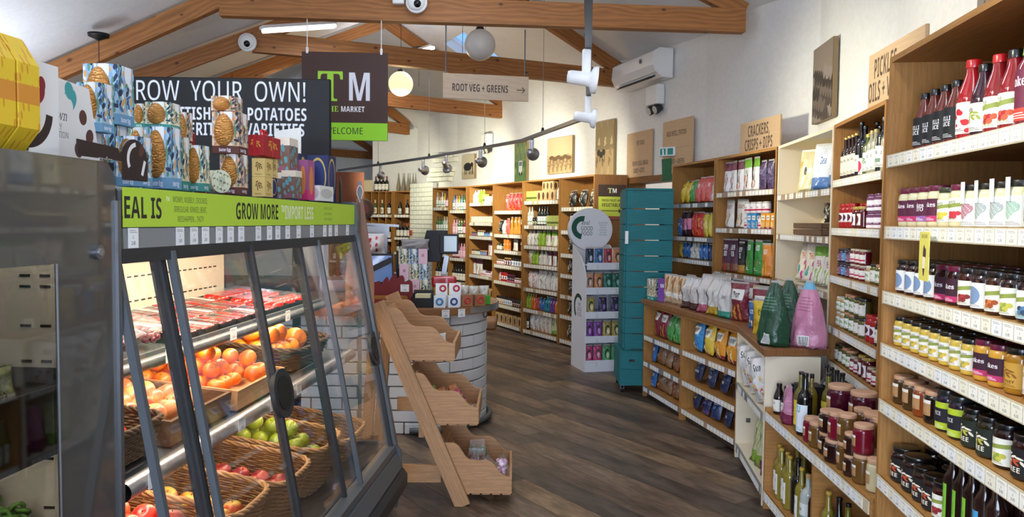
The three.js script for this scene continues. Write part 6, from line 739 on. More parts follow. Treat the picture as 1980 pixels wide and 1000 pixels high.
{ const f = new Fr([-0.607, 6.6], [0.129, 6.75]), o = thing('hanging_sign', 'wooden hanging sign reading root veg and greens with arrow', 'sign', f.pt(f.w / 2, 2.645, 0), f.t); obj('board', RB(0.75, 0.215, 0.015, 0.003, 0, 0.107, 0), M.ply, o); obj('print', new THREE.PlaneGeometry(0.746, 0.211).translate(0, 0.107, 0.0095), sign(0.75, 0.215, (c, W, H) => { fillc(c, '#b9a287', 0, 0, W, H); for (let i = 0; i < 90; i++) { c.globalAlpha = 0.12; ell(c, i % 2 ? '#8f7a62' : '#d6c3aa', (i * 97) % W, (i * 61) % H, 50, 4); } c.globalAlpha = 1; tx(c, 'ROOT VEG + GREENS', W * 0.43, H * 0.55, 60, '#3f332a', { sx: 0.58 }); fillc(c, '#3f332a', W * 0.86, H * 0.54, 46, 5); c.strokeStyle = '#3f332a'; c.lineWidth = 5; c.beginPath(); c.moveTo(W * 0.925, H * 0.44); c.lineTo(W * 0.955, H * 0.555); c.lineTo(W * 0.925, H * 0.67); c.stroke(); }), o); hang(o, [-0.35, 0.34], 0.2, 0.62, 0.006, M.grey); }
const plySign = (w, h, L, fs, o = {}) => sign(w, h, (c, W, H) => { fillc(c, '#cfae86', 0, 0, W, H); for (let i = 0; i < 80; i++) { c.globalAlpha = 0.12; ell(c, i % 2 ? '#a98a62' : '#e3cba6', (i * 97) % W, (i * 61) % H, 60, 4); } c.globalAlpha = 1; if (o.joint) fillc(c, '#a88a64', 0, H * o.joint, W, 3); L.forEach(([s, x, y]) => tx(c, s, W * x, H * y, fs, '#5a4734', { sx: 0.55 })); });
const onWall = (a, b, px, y, out) => { const f = new Fr(a, b); return [f.pt(px * f.w, y, out), f.t]; };
{ let [p, t] = onWall([1.40, 9.34], [1.83, 8.05], 0.24, 2.4, 0.02); board('wall_sign', 0.62, 0.53, 0.015, plySign(0.62, 0.53, [['PET FOOD', .55, .25], ['←', .12, .32], ['FRESH LOCAL BREAD', .55, .7], ['CARDS + GIFTS', .5, .86], ['←', .1, .78]], 60), M.ply, 'plywood sign listing pet food, bread, cards and gifts', 'sign', p, t);
  [p, t] = onWall([1.68, 8.44], [1.87, 7.88], 0.5, 2.41, 0.035); board('wall_sign', 0.6, 0.57, 0.015, plySign(0.62, 0.57, [['MILK REFILL STATION', .47, .25], ['→', .88, .22], ['ROOT VEG + GREENS', .44, .78], ['→', .88, .74]], 60, { joint: 0.52 }), M.ply, 'plywood sign pointing to milk refill station', 'sign', p, t);
  [p, t] = onWall([1.944, 6.57], [2.06, 5.93], 0.5, 2.31, 0); board('wall_sign', 0.65, 0.27, 0.015, plySign(0.65, 0.27, [['CRACKERS,', .48, .3], ['CRISPS + DIPS', .48, .72]], 100), M.ply, 'plywood sign reading crackers crisps and dips', 'sign', p, t);
  [p, t] = onWall([1.776, 3.85], [1.716, 3.22], 0.5, 2.305, 0); board('wall_sign', 0.64, 0.265, 0.015, plySign(0.64, 0.265, [['PICKLES,', .34, .3], ['OILS + VINEGARS', .46, .72]], 104), M.ply, 'plywood sign reading pickles and oils beside nearest bay', 'sign', p, t);
  [p, t] = onWall([1.83, 8.05], [1.93, 7.75], -0.75, 2.36, 0.1); { const o = thing('exit_sign', 'small lit green and white exit box', 'exit sign', p, t + 0.5); obj('box', RB(0.2, 0.1, 0.06, 0.012), M.white, o); obj('print', new THREE.PlaneGeometry(0.19, 0.085).translate(0, 0, 0.032), sign(0.2, 0.09, (c, W, H) => { fillc(c, '#e6f2ee', 0, 0, W, H); fillc(c, '#2f8f80', W * 0.08, H * 0.1, W * 0.36, H * 0.8); fillc(c, '#2f8f80', W * 0.56, H * 0.1, W * 0.36, H * 0.8); ell(c, '#fff', W * 0.26, H * 0.3, 16, 16); fillc(c, '#fff', W * 0.23, H * 0.42, 26, 80); }, 256), o); }
  [p, t] = onWall([1.83, 8.05], [1.93, 7.75], -0.8, 2.17, 0.08); { const o = thing('paper_notice', 'green paper notice with arrow hanging over the doorway', 'notice', p, t + 0.55); obj('sheet', B(0.16, 0.24, 0.003, 0, 0, 0, 0, 0, 0.05), sign(0.16, 0.24, (c, W, H) => { fillc(c, '#2f6b44', 0, 0, W, H); tx(c, 'WAY', W / 2, H * 0.25, 60, '#1c3f28'); tx(c, 'OUT', W / 2, H * 0.45, 60, '#1c3f28'); tx(c, '←', W / 2, H * 0.8, 120, '#16301f', { sx: 1.2 }); }, 128), o); }
}
function picture(a, b, px, y, out, w, h, pr, label) { const [p, t] = onWall(a, b, px, y, out), o = thing('wall_picture', label, 'picture', p, t); obj('canvas_block', B(w, h, 0.035, 0, 0, 0), matte('#8a7350'), o); obj('print', uvCell(new THREE.PlaneGeometry(w, h).translate(0, 0, 0.0195), pr), pm(pr), o); }
picture([-1.0, 13.75], [-0.42, 12.9], 0.45, 2.54, 0.03, 0.42, 0.42, 'bull', 'small sepia picture of a dark bull on far wall'); picture([0.03, 12.0], [0.45, 11.1], 0.3, 2.5, 0.03, 0.42, 0.6, 'photo1', 'upright colour picture of a white vehicle on lane'); picture([0.45, 11.1], [0.95, 10.25], 0.47, 2.52, 0.03, 0.62, 0.5, 'photo0', 'wide sepia picture of a herd on far wall'); picture([0.95, 10.25], [1.40, 9.34], 0.55, 2.52, 0.03, 0.42, 0.72, 'photo2', 'upright picture of a farm worker above end panel'); picture([2.33, 5.9], [2.2, 4.45], 0.165, 2.64, 0.03, 0.46, 0.56, 'sepia', 'dark sepia crowd picture on the right wall'); picture([2.2, 4.45], [1.0, -3], 0.215, 2.75, 0.05, 0.8, 0.5, 'sepia', 'brown picture above the nearest tall bay');
// ---------- slanted wooden stand with three trays ----------
{
  const o = thing('display_stand', 'wooden ladder stand with three stepped trays beside chiller', 'display stand', [0, 0, -4.25]), w = 0.5;
  for (const z of [0.02, -w - 0.02]) obj('front_leg', beamBetween([-0.75, 1.14, z], [-0.262, 0, z], 0.03, 0.085), M.crate, o);
  for (const z of [-0.03, -w + 0.03]) obj('rear_leg', beamBetween([-0.76, 1.1, z], [-0.84, 0, z], 0.03, 0.06), M.crate, o);
  obj('cross_board', B(0.26, 0.1, 0.02, -0.52, 0.17, -0.02), M.crate, o); obj('cross_board', B(0.26, 0.08, 0.02, -0.55, 0.5, -0.3), M.crate, o); obj('cross_board', B(0.03, 0.08, w, -0.5, 0.42, -w / 2), M.crate, o);
  const prof = () => { const s = new THREE.Shape(); s.moveTo(0, 0); s.lineTo(0.085, 0); s.bezierCurveTo(0.14, -0.005, 0.14, -0.095, 0.2, -0.1); s.lineTo(0.27, -0.1); s.bezierCurveTo(0.33, -0.1, 0.34, -0.18, 0.39, -0.19); s.lineTo(0.42, -0.195); s.lineTo(0.42, -0.285); s.lineTo(0.125, -0.285); s.closePath(); const g = new THREE.ExtrudeGeometry(s, { depth: 0.014, bevelEnabled: true, bevelSize: 0.0015, bevelThickness: 0.0015, bevelSegments: 1, curveSegments: 10 }); const p = g.attributes.position, uv = g.attributes.uv; for (let i = 0; i < p.count; i++) uv.setXY(i, p.getX(i) / 1.4, p.getY(i) / 0.35); return g; };
  const pg = prof();
  [[-0.735, 1.105], [-0.6, 0.745], [-0.41, 0.35]].forEach(([x, y], k) => {
    const t = new THREE.Group(); t.name = 'tray'; o.add(t); t.position.set(x, y, 0);
    obj('side_board', pg, M.crate, t, [0, 0, -0.015]); obj('side_board', pg, M.crate, t, [0, 0, -w]); obj('front_board', B(0.014, 0.1, w - 0.03, 0.415, -0.235, -w / 2), M.crate, t);
    for (let i = 0; i < 5; i++) obj('slat', B(0.045, 0.012, w - 0.01, 0.16 + i * 0.058, -0.289, -w / 2), M.crate, t);
    for (let i = 0; i < 5; i++) obj('slat', B(0.01, 0.045, w - 0.01, 0.016 + i * 0.025, -0.035 - i * 0.055, -w / 2, 0, 0, 0.43), M.crate, t);
  });
  const bagAt = (k, x, y, z, label, ry, sc = 1) => { const kd = K[k], b = thing('sweet_bag', label, 'bag', [x, y, -4.25 + z], ry, 'bags in the wooden trays'); obj('bag', bagGeo(0.1, 0.16, 0.06, 'pillow', k, 1), pm(k, true), b); b.rotation.order = 'YXZ'; b.rotation.x = -0.35; b.scale.setScalar(sc); };
  const S = 0.001; [['rgo', -0.36, 0.475, -0.16, 'orange carrot shaped bag in the middle tray'], ['rgo', -0.3, 0.475, -0.25, 'second orange bag behind in the middle tray'], ['rgk', -0.27, 0.475, -0.1, 'pink striped bag in the middle tray front'], ['gusg', -0.42, 0.475, -0.2, 'small green tipped bag in the middle tray']].forEach((a) => bagAt(...a, 1.2, 1)); 
  [['clearp', -0.215, 'left'], ['clearp', -0.132, 'middle'], ['clearp', -0.05, 'right']].forEach(([k, x, n], i) => { const b = thing('sweet_bag', `clear bag of pink and white sweets, ${n} in bottom tray`, 'bag', [x, 0.074, -4.345 - i * 0.015], 1.45, 'bags in the wooden trays'), gs = []; for (let q = 0; q < 46; q++) gs.push(new RoundedBoxGeometry(0.022, 0.022, 0.022, 1, 0.004).rotateX(rr(0, 3)).rotateY(rr(0, 3)).translate(rr(-0.04, 0.04), 0.016 + rr(0, 0.15), rr(-0.03, 0.03))); obj('sweets', gs, matte(i % 2 ? '#d9a3c0' : '#e0b4cc', 0.5), b).userData.kind = 'stuff'; const f = bagGeo(0.12, 0.22, 0.09, 'gusset', 'stripw', i); obj('film', f, M.film, b); b.scale.setScalar(0.86); });
  { const b = thing('sweet_bag', 'clear bag of green and dark eggs, back of bottom tray', 'bag', [-0.2, 0.074, -4.62], 0.3, 'bags in the wooden trays'), gs = []; for (let q = 0; q < 20; q++) gs.push(new THREE.SphereGeometry(0.02, 10, 8).scale(1, 1.25, 1).translate(rr(-0.05, 0.05), 0.03 + rr(0, 0.14), rr(-0.035, 0.035))); obj('eggs', gs, gloss('#3f7a44', 0.3), b).userData.kind = 'stuff'; obj('film', bagGeo(0.14, 0.24, 0.1, 'gusset', 'stripw', 2), M.film, b); b.scale.setScalar(0.8); }
  { const b = thing('sweet_bag', 'clear bag of red and blue foil eggs in bottom tray', 'bag', [-0.2, 0.074, -4.5], 0.1, 'bags in the wooden trays'), gs = []; for (let q = 0; q < 20; q++) gs.push(new THREE.SphereGeometry(0.018, 10, 8).scale(1, 1.25, 1).translate(rr(-0.05, 0.05), 0.03 + rr(0, 0.13), rr(-0.035, 0.035))); obj('eggs', gs, gloss('#8a2c34', 0.3), b).userData.kind = 'stuff'; obj('film', bagGeo(0.14, 0.22, 0.1, 'gusset', 'stripw', 0), M.film, b); b.scale.setScalar(0.8); }
  [[-0.42, -0.18, 'front'], [-0.52, -0.3, 'rear']].forEach(([x, z, n], i) => { const b = thing('sweet_bag', `small clear wrapped sweet bag at ${n} of top tray`, 'bag', [x, 0.834, -4.25 + z], 0.8, 'bags in the wooden trays'); obj('film', bagGeo(0.11, 0.11, 0.06, 'pillow', 'stripw', i), gloss('#d8d6d0', 0.2), b); });
}
// ---------- curved brick counter ----------
{
  const c = [-0.75, -6.2], R = 0.55, H = 0.9, o = thing('brick_counter', 'curved white brick serving counter with timber top', 'counter', [c[0], 0, c[1]]), dirx = -Math.cos(0.12), dirz = Math.sin(0.12), LL = 1.9;
  // plan: half round end facing the aisle, straight runs to the left
  const path = (s) => { const arc = Math.PI * R; if (s < LL) { const u = LL - s; return { x: -u, z: R, a: 0 }; } if (s < LL + arc) { const a = (s - LL) / R; return { x: Math.sin(a) * R, z: Math.cos(a) * R, a }; } return { x: -(s - LL - arc), z: -R, a: Math.PI }; };
  const tot = LL + Math.PI * R + 0.6, core = []; { const sh = new THREE.Shape(); sh.moveTo(-LL, -(R - 0.05)); sh.lineTo(0, -(R - 0.05)); sh.absarc(0, 0, R - 0.05, -Math.PI / 2, Math.PI / 2, false); sh.lineTo(-LL, R - 0.05); const g = new THREE.ExtrudeGeometry(sh, { depth: H, bevelEnabled: false, curveSegments: 32 }); g.rotateX(-Math.PI / 2); core.push(g); } obj('mortar_core', core, M.mortar, o);
  const ch = 0.09, bl = 0.232, brickArc = (len, hh) => memo('ba' + len, () => { const n = 4, pos = [], idx = [], r0 = R - 0.06, r1 = R; const half = len / R / 2, e = 0.004; for (let i = 0; i <= n; i++) { const a = -half + i / n * 2 * half; for (const [r, y] of [[r0, 0], [r1 - e, 0], [r1, e], [r1, hh - e], [r1 - e, hh], [r0, hh]]) pos.push(Math.sin(a) * r, y, Math.cos(a) * r); } for (let i = 0; i < n; i++) for (let k = 0; k < 5; k++) { const a = i * 6 + k, b = a + 6; idx.push(a, b, a + 1, b, b + 1, a + 1); } for (const s of [0, n]) for (let k = 1; k < 5; k++) { const b = s * 6; s ? idx.push(b, b + k, b + k + 1) : idx.push(b, b + k + 1, b + k); } const g = new THREE.BufferGeometry(); g.setAttribute('position', new THREE.Float32BufferAttribute(pos, 3)); g.setIndex(idx); const q = g.toNonIndexed(); q.computeVertexNormals(); return toCreasedNormals(q, 0.6); });
  const gA = brickArc(bl - 0.01, ch - 0.011), gB = RB(bl - 0.01, ch - 0.011, 0.06, 0.004);
  for (let r = 0; r < 10; r++) for (let s = (r % 2) * bl / 2 + bl / 2; s < tot; s += bl) { const p = path(s), jut = ((r * 13 + Math.round(s * 50)) % 5 - 2) * 0.0016; if (s > LL - bl / 2 && s < LL + Math.PI * R + bl / 2) { const b = obj('brick', gA, M.brickw, o, [Math.sin(p.a) * jut, r * ch + 0.004, Math.cos(p.a) * jut], s < LL ? 0 : p.a); if (s < LL) { b.geometry = gB; b.position.set(p.x, r * ch + ch / 2, R - 0.03 + jut); } } else { const b = obj('brick', gB, M.brickw, o, [p.x, r * ch + ch / 2, (p.a ? -1 : 1) * (R - 0.03 + jut)]); } }
  const tsh = new THREE.Shape(), RT = 0.64; tsh.moveTo(-LL, -RT); tsh.lineTo(0, -RT); tsh.absarc(0, 0, RT, -Math.PI / 2, Math.PI / 2, false); tsh.lineTo(-LL, RT); const tg = new THREE.ExtrudeGeometry(tsh, { depth: 0.05, bevelEnabled: true, bevelSize: 0.004, bevelThickness: 0.004, bevelSegments: 2, curveSegments: 40 }); tg.rotateX(-Math.PI / 2); tg.translate(0, H, 0); const p = tg.attributes.position, uv = tg.attributes.uv, nn = tg.attributes.normal; for (let i = 0; i < p.count; i++) uv.setXY(i, (p.getX(i)) / 1.4, (p.getZ(i) + p.getY(i)) / 0.35); obj('counter_top', tg, M.ledge, o);
  obj('metal_edge', new THREE.CylinderGeometry(RT + 0.006, RT + 0.006, 0.044, 30, 1, true, 0.75, 1.9).translate(0, H + 0.026, 0), new THREE.MeshStandardMaterial({ color: 0xb9bcc0, roughness: 0.35, metalness: 0.85, side: THREE.DoubleSide }), o);
  obj('foot_rail', tube(Array.from({ length: 14 }, (_, i) => { const a = i / 13 * Math.PI; return [Math.sin(a) * (R + 0.03), 0.035, Math.cos(a) * (R + 0.03)]; }), 0.022, 40, 8), M.grey, o);
  for (const a of [0.42, 0.62]) { const k = obj('price_ticket', uvCell(new THREE.BoxGeometry(0.06, 0.06, 0.002), 'tick1'), pm('tick1'), o, [Math.sin(a) * (RT + 0.012), H + 0.015, Math.cos(a) * (RT + 0.012)]); k.rotation.y = a; }
  for (const a of [0.15, 1.2]) obj('bag_hook', tube([[Math.sin(a) * (R + 0.01), H - 0.01, Math.cos(a) * (R + 0.01)], [Math.sin(a) * (R + 0.03), H - 0.06, Math.cos(a) * (R + 0.03)], [Math.sin(a) * (R + 0.05), H - 0.04, Math.cos(a) * (R + 0.05)]], 0.004, 8, 5), M.black, o);
}
// goods on the counter (counter top 0.954 high)
const ct = (name, label, cat, x, z, ry = 0) => thing(name, label, cat, [x, 0.956, z], ry, 'things on the counter');
{
  let o = ct('red_display_box', 'dark red scalloped counter display of gold coins', 'display box', -0.9, -5.72, 0.05); const ra = matte('#7a141c', 0.5);
  obj('tray', [B(0.3, 0.06, 0.01, 0, 0.03, 0.09), B(0.3, 0.01, 0.18, 0, 0.005, 0), B(0.01, 0.08, 0.18, -0.145, 0.04, 0), B(0.01, 0.08, 0.18, 0.145, 0.04, 0)], ra, o);
  const hs = new THREE.Shape(); hs.moveTo(-0.15, 0); hs.lineTo(0.15, 0); hs.lineTo(0.15, 0.15); for (let i = 0; i < 5; i++) { const x = 0.15 - i * 0.06; hs.quadraticCurveTo(x - 0.005, 0.2 + (i === 2 ? 0.09 : i % 4 ? 0.06 : 0.01), x - 0.06, 0.15 + (i < 2 ? (i + 1) * 0.025 : i < 4 ? (3 - i) * 0.025 + 0.0 : 0)); } hs.lineTo(-0.15, 0); obj('header_card', new THREE.ExtrudeGeometry(hs, { depth: 0.006, bevelEnabled: false }), ra, o, [0.0, 0, -0.095]);
  obj('price_ticket', boxGeo(0.065, 0.055, 0.002, 'tick1'), pm('tick1'), o, [0.09, 0.1, -0.086]);
  for (let i = 0; i < 14; i++) { const k = ct('chocolate_coin', `gold foil chocolate coin, ${ORD[i]} from left in the red display`, 'coin', -1.005 + i * 0.016, -5.675, -0.85); k.position.y = 1.004; obj('coin', memo('coin', () => CYL(0.036, 0.036, 0.006, 0, 0, 0, 20).rotateZ(Math.PI / 2)), goldFoil, k); }
  o = ct('black_counter_box', 'small black open carton of cream bars on counter', 'display box', -0.66, -5.70, 0.04); obj('carton', [B(0.15, 0.07, 0.004, 0, 0.035, 0.06), B(0.15, 0.004, 0.12, 0, 0.002, 0), B(0.004, 0.1, 0.12, -0.073, 0.05, 0), B(0.004, 0.1, 0.12, 0.073, 0.05, 0), B(0.15, 0.12, 0.004, 0, 0.06, -0.06)], M.black, o); for (let i = 0; i < 5; i++) { const b = ct('cream_bar', `cream wrapped bar, ${ORD[i]} from back in the black carton`, 'bar', -0.66, -5.745 + i * 0.021, 0.04); b.position.y = 0.961; obj('wrapper', B(0.11, 0.09, 0.016, 0, 0.045, 0), matte('#e4d9a8'), b); }
  [['jamb', -.535, -5.66, 'blue ringed', '#3f86b5'], ['jamb', -.435, -5.68, 'navy ringed', '#2c4a86'], ['jamw', -.345, -5.77, 'kraft red ringed', '#c33a2c'], ['jamw', -.255, -5.81, 'second kraft red ringed', '#c33a2c']].forEach(([k, x, z, n, col], i) => { const b = ct('tea_carton', `${n} small carton on front of counter`, 'box', x, z, 0.1 + i * 0.15), body = obj('carton', B(0.085, 0.085, 0.07, 0, 0.043, 0), matte(i > 1 ? '#9a6a48' : '#eef0f2'), b); obj('emblem', new THREE.TorusGeometry(0.022, 0.007, 8, 24), matte(col), body, [0, 0.045, 0.036]); });
  [[-.53, -5.76, 'left'], [-.43, -5.78, 'right']].forEach(([x, z, n], i) => { const b = ct('tea_carton', `white and red carton stacked at ${n} of counter boxes`, 'box', x, z, 0.1); obj('carton', B(0.088, 0.17, 0.06, 0, 0.085, 0), M.white, b); obj('emblem', new THREE.TorusGeometry(0.02, 0.007, 8, 24), matte('#c3303a'), b, [0.01, 0.135, 0.031]); });
  for (let i = 0; i < 4; i++) { const b = ct('green_packet', `bright green packet, ${ORD[i]} from front at counter edge`, 'packet', -0.215 - i * 0.012, -5.88 - i * 0.02, 0.5); obj('packet', RB(0.11, 0.07, 0.018, 0.004, 0, 0.035, 0), matte('#4f9a2c', 0.4), b); }
  for (let i = 0; i < 4; i++) { const b = ct('wafer_bag', `clear ribboned sweet bag, ${ORD[i]} from left behind counter cartons`, 'bag', -0.46 + i * 0.08, -6.04 - (i % 2) * 0.05, 0.2); obj('film', bagGeo(0.08, 0.13, 0.05, 'pillow', 'cleary', i % 3), gloss('#cfcabc', 0.2), b); obj('ribbon', new THREE.TorusGeometry(0.014, 0.004, 6, 12).rotateX(1.57).translate(0, 0.1, 0), goldFoil, b); }
  o = ct('green_cup', 'green paper cup beside the red scanner', 'cup', -0.55, -6.03); obj('cup', lathe([[0, 0], [0.03, 0], [0.042, 0.13], [0.044, 0.132], [0.04, 0.13], [0.028, 0.004]], 20), matte('#1f7a4c'), o);
  o = ct('red_tape_dispenser', 'red and white tape dispenser on the counter', 'dispenser', -0.55, -6.2, 0.1); obj('body', RB(0.2, 0.09, 0.07, 0.02, 0, 0.15, 0), gloss('#c01a20', 0.3), o); obj('base', B(0.16, 0.105, 0.07, 0, 0.0525, 0), matte('#d9a82c'), o); obj('roll', CYL(0.03, 0.03, 0.072, -0.06, 0.15, 0).rotateX(0), M.white, o);
  o = ct('leaflet_rack', 'dark stepped rack holding pink and mint greeting cards', 'card rack', -0.78, -6.08, 0.3); obj('stand', B(0.26, 0.018, 0.16, 0, 0.009, 0), M.dark, o); obj('back', B(0.26, 0.4, 0.006, 0, 0.2, -0.08), M.dark, o); for (let j = 0; j < 3; j++) obj('step', B(0.26, 0.006, 0.03, 0, 0.021 + j * 0.12, 0.05 - j * 0.04), M.dark, o);
  { const fr = new Fr([-0.78, 6.08], [-0.78 + Math.cos(0.3), 6.08 + Math.sin(0.3)]); for (let i = 0; i < 3; i++) for (let j = 0; j < 3; j++) { const pr = ['eggb', 'spirp', 'eggc'][(i + j) % 3], c = thing('greeting_card', `patterned greeting card, ${ORD[i]} from left, ${['front', 'middle', 'top'][j]} row of card rack`, 'card', fr.pt(-0.08 + i * 0.078, 0.982 + j * 0.12, 0.05 - j * 0.04), fr.t, 'greeting cards in the rack'); obj('card', boxGeo(0.074, 0.15, 0.016, pr), pm(pr), c); } }
  o = ct('grey_bag', 'grey crumpled bag lying on top of the card rack', 'bag', -0.78, -6.15, 0.35); o.position.y = 1.36; obj('bag', bagGeo(0.24, 0.09, 0.09, 'pillow', 'clearb', 0), matte('#9a9694', 0.6), o);
  // till display on its pole
  o = ct('till_display', 'black till with customer screen on a grey pole', 'till', -0.60, -6.4, 0.0); o.scale.set(0.78, 0.98, 0.78); obj('pole', beamBetween([0.006, 0.032, 0], [0.07, 0.36, 0.0], 0.05, 0.05), M.steel, o); obj('base', RB(0.24, 0.03, 0.2, 0.01, 0, 0.015, 0), M.grey, o);
  const hood = extr([[-0.2, -0.12], [0.02, -0.12], [0.09, 0.12], [0.09, 0.14], [-0.12, 0.14]], 0.12, 0.004); obj('terminal', hood, M.black, o, [-0.02, 0.43, -0.06]); const sc = obj('screen_housing', RB(0.2, 0.17, 0.03, 0.008, 0.1, 0.46, 0.08), M.black, o); obj('screen', new THREE.PlaneGeometry(0.135, 0.13).translate(0.115, 0.462, 0.0965), std({ color: 0x9aa6ac, roughness: 0.2, emissive: 0x9fb0b8, emissiveIntensity: 0.35 }), sc);
  o = ct('blue_card_terminal', 'blue folder shaped till screen left of the card rack', 'till', -1.1, -6.0, 0.3); obj('screen_housing', B(0.34, 0.24, 0.02, 0, 0.26, 0, -0.25), M.black, o); obj('screen', B(0.31, 0.21, 0.004, 0, 0.26, 0.014, -0.25), gloss('#3f74b8', 0.2), o); obj('stand', B(0.1, 0.15, 0.1, 0, 0.075, -0.03), M.black, o); obj('strap', B(0.3, 0.04, 0.01, 0.02, 0.27, 0.024, -0.25, 0, 0.45), M.black, o);
  o = ct('crisp_bag_heap', 'clear bag of pink speckled sweets left of blue screen', 'bag', -1.52, -6.36, 0.2); obj('film', bagGeo(0.22, 0.2, 0.14, 'pillow', 'redd', 1), pm('redd', true), o); o.position.y = 1.287; o.position.x = -1.16; 
  o = ct('counter_crate', 'dark counter box under the pink sweets bag', 'box', -1.16, -6.36, 0.1); obj('box', B(0.26, 0.33, 0.2, 0, 0.165, 0), M.dark, o);
  o = ct('clear_jar', 'clear cellophane heap at left end of counter', 'bag', -1.18, -5.75, 0.3); obj('film', bagGeo(0.16, 0.2, 0.1, 'pillow', 'clearb', 2), gloss('#8f8c88', 0.15), o);
  // grey glazed food warmer and hanging apron behind the chiller
  o = thing('food_warmer', 'grey glass sided cabinet with tilted lid behind the chiller', 'cabinet', [-1.48, 0, -7.2], 0.15); obj('body', B(0.6, 1.05, 0.5, 0, 0.525, 0), M.steel, o); for (const x of [-0.28, 0.28]) for (const z of [-0.22, 0.22]) obj('post', B(0.04, 0.42, 0.04, x, 1.26, z), M.steel, o); obj('pane', B(0.52, 0.4, 0.006, 0, 1.26, 0.22), M.pane, o); obj('pane', B(0.006, 0.4, 0.4, 0.28, 1.26, 0), M.pane, o); obj('lid', [B(0.64, 0.09, 0.54, 0, 1.5, 0), B(0.74, 0.02, 0.6, 0.04, 1.565, 0, 0, 0, -0.05)], M.steel, o);
  o = thing('small_keg', 'small dark barrel on top of the grey cabinet', 'barrel', [-1.40, 1.6, -7.2], 0.2); obj('barrel', lathe([[0, -0.11], [0.085, -0.11], [0.1, 0], [0.085, 0.11], [0, 0.11]], 20).rotateX(Math.PI / 2).translate(0, 0.1, 0), M.crated, o); obj('disc', CYL(0.05, 0.05, 0.004, 0, 0, 0, 20).rotateX(Math.PI / 2).translate(0, 0.1, 0.113), matte('#7a3a30'), o);
  o = thing('hanging_apron', 'folded brown apron hanging on the end of the chiller', 'apron', [-0.80, 1.15, -4.02], 0.2); { const g = new THREE.PlaneGeometry(0.13, 0.56, 14, 16), p = g.attributes.position; for (let i = 0; i < p.count; i++) { const y = p.getY(i), t = 0.28 - y, k = 0.25 + Math.min(1, t / 0.4) * 0.9; p.setXYZ(i, p.getX(i) * k, y, Math.sin(p.getX(i) * 95) * 0.014 * (0.3 + t)); } g.computeVertexNormals(); obj('cloth', g.translate(0, 0.28, 0), new THREE.MeshStandardMaterial({ color: 0x9a7a68, roughness: 0.9, side: THREE.DoubleSide }), o); obj('loop', tube([[0, 0.54, 0], [-0.015, 0.6, 0], [0, 0.63, 0], [0.015, 0.6, 0], [0, 0.54, 0]], 0.003, 20, 5), matte('#d8cfc0'), o); obj('hook_post', B(0.02, 1.8, 0.02, 0, -0.25, -0.03), M.grey, o); }
  o = thing('bench_seat', 'low brown rounded timber bench end behind the counter', 'bench', [-0.40, 0, -8.0], 0); obj('seat', RB(0.5, 0.09, 0.5, 0.03, 0, 0.53, 0), M.ledge, o); obj('leg', B(0.06, 0.485, 0.06, -0.2, 0.2425, 0.18), M.oakd, o); obj('leg', B(0.06, 0.485, 0.06, -0.1, 0.2425, -0.18), M.oakd, o); obj('leg', B(0.06, 0.485, 0.06, -0.2, 0.2425, -0.18), M.oakd, o); obj('leg', B(0.06, 0.485, 0.06, -0.1, 0.2425, 0.18), M.oakd, o);
  tag(obj('cardboard_panel', B(0.9, 0.88, 0.03, 0, 0.44, 0), matte('#7d4a34', 0.8), null, [-3.05, 1.55, -13.4], 0.1), 'reddish brown panel standing left of the wine rack', 'panel');
  { const p = scene.children[scene.children.length - 1]; obj('post', B(0.06, 1.55, 0.04, 0, -0.775, 0), matte('#7d4a34', 0.8), p); }
}
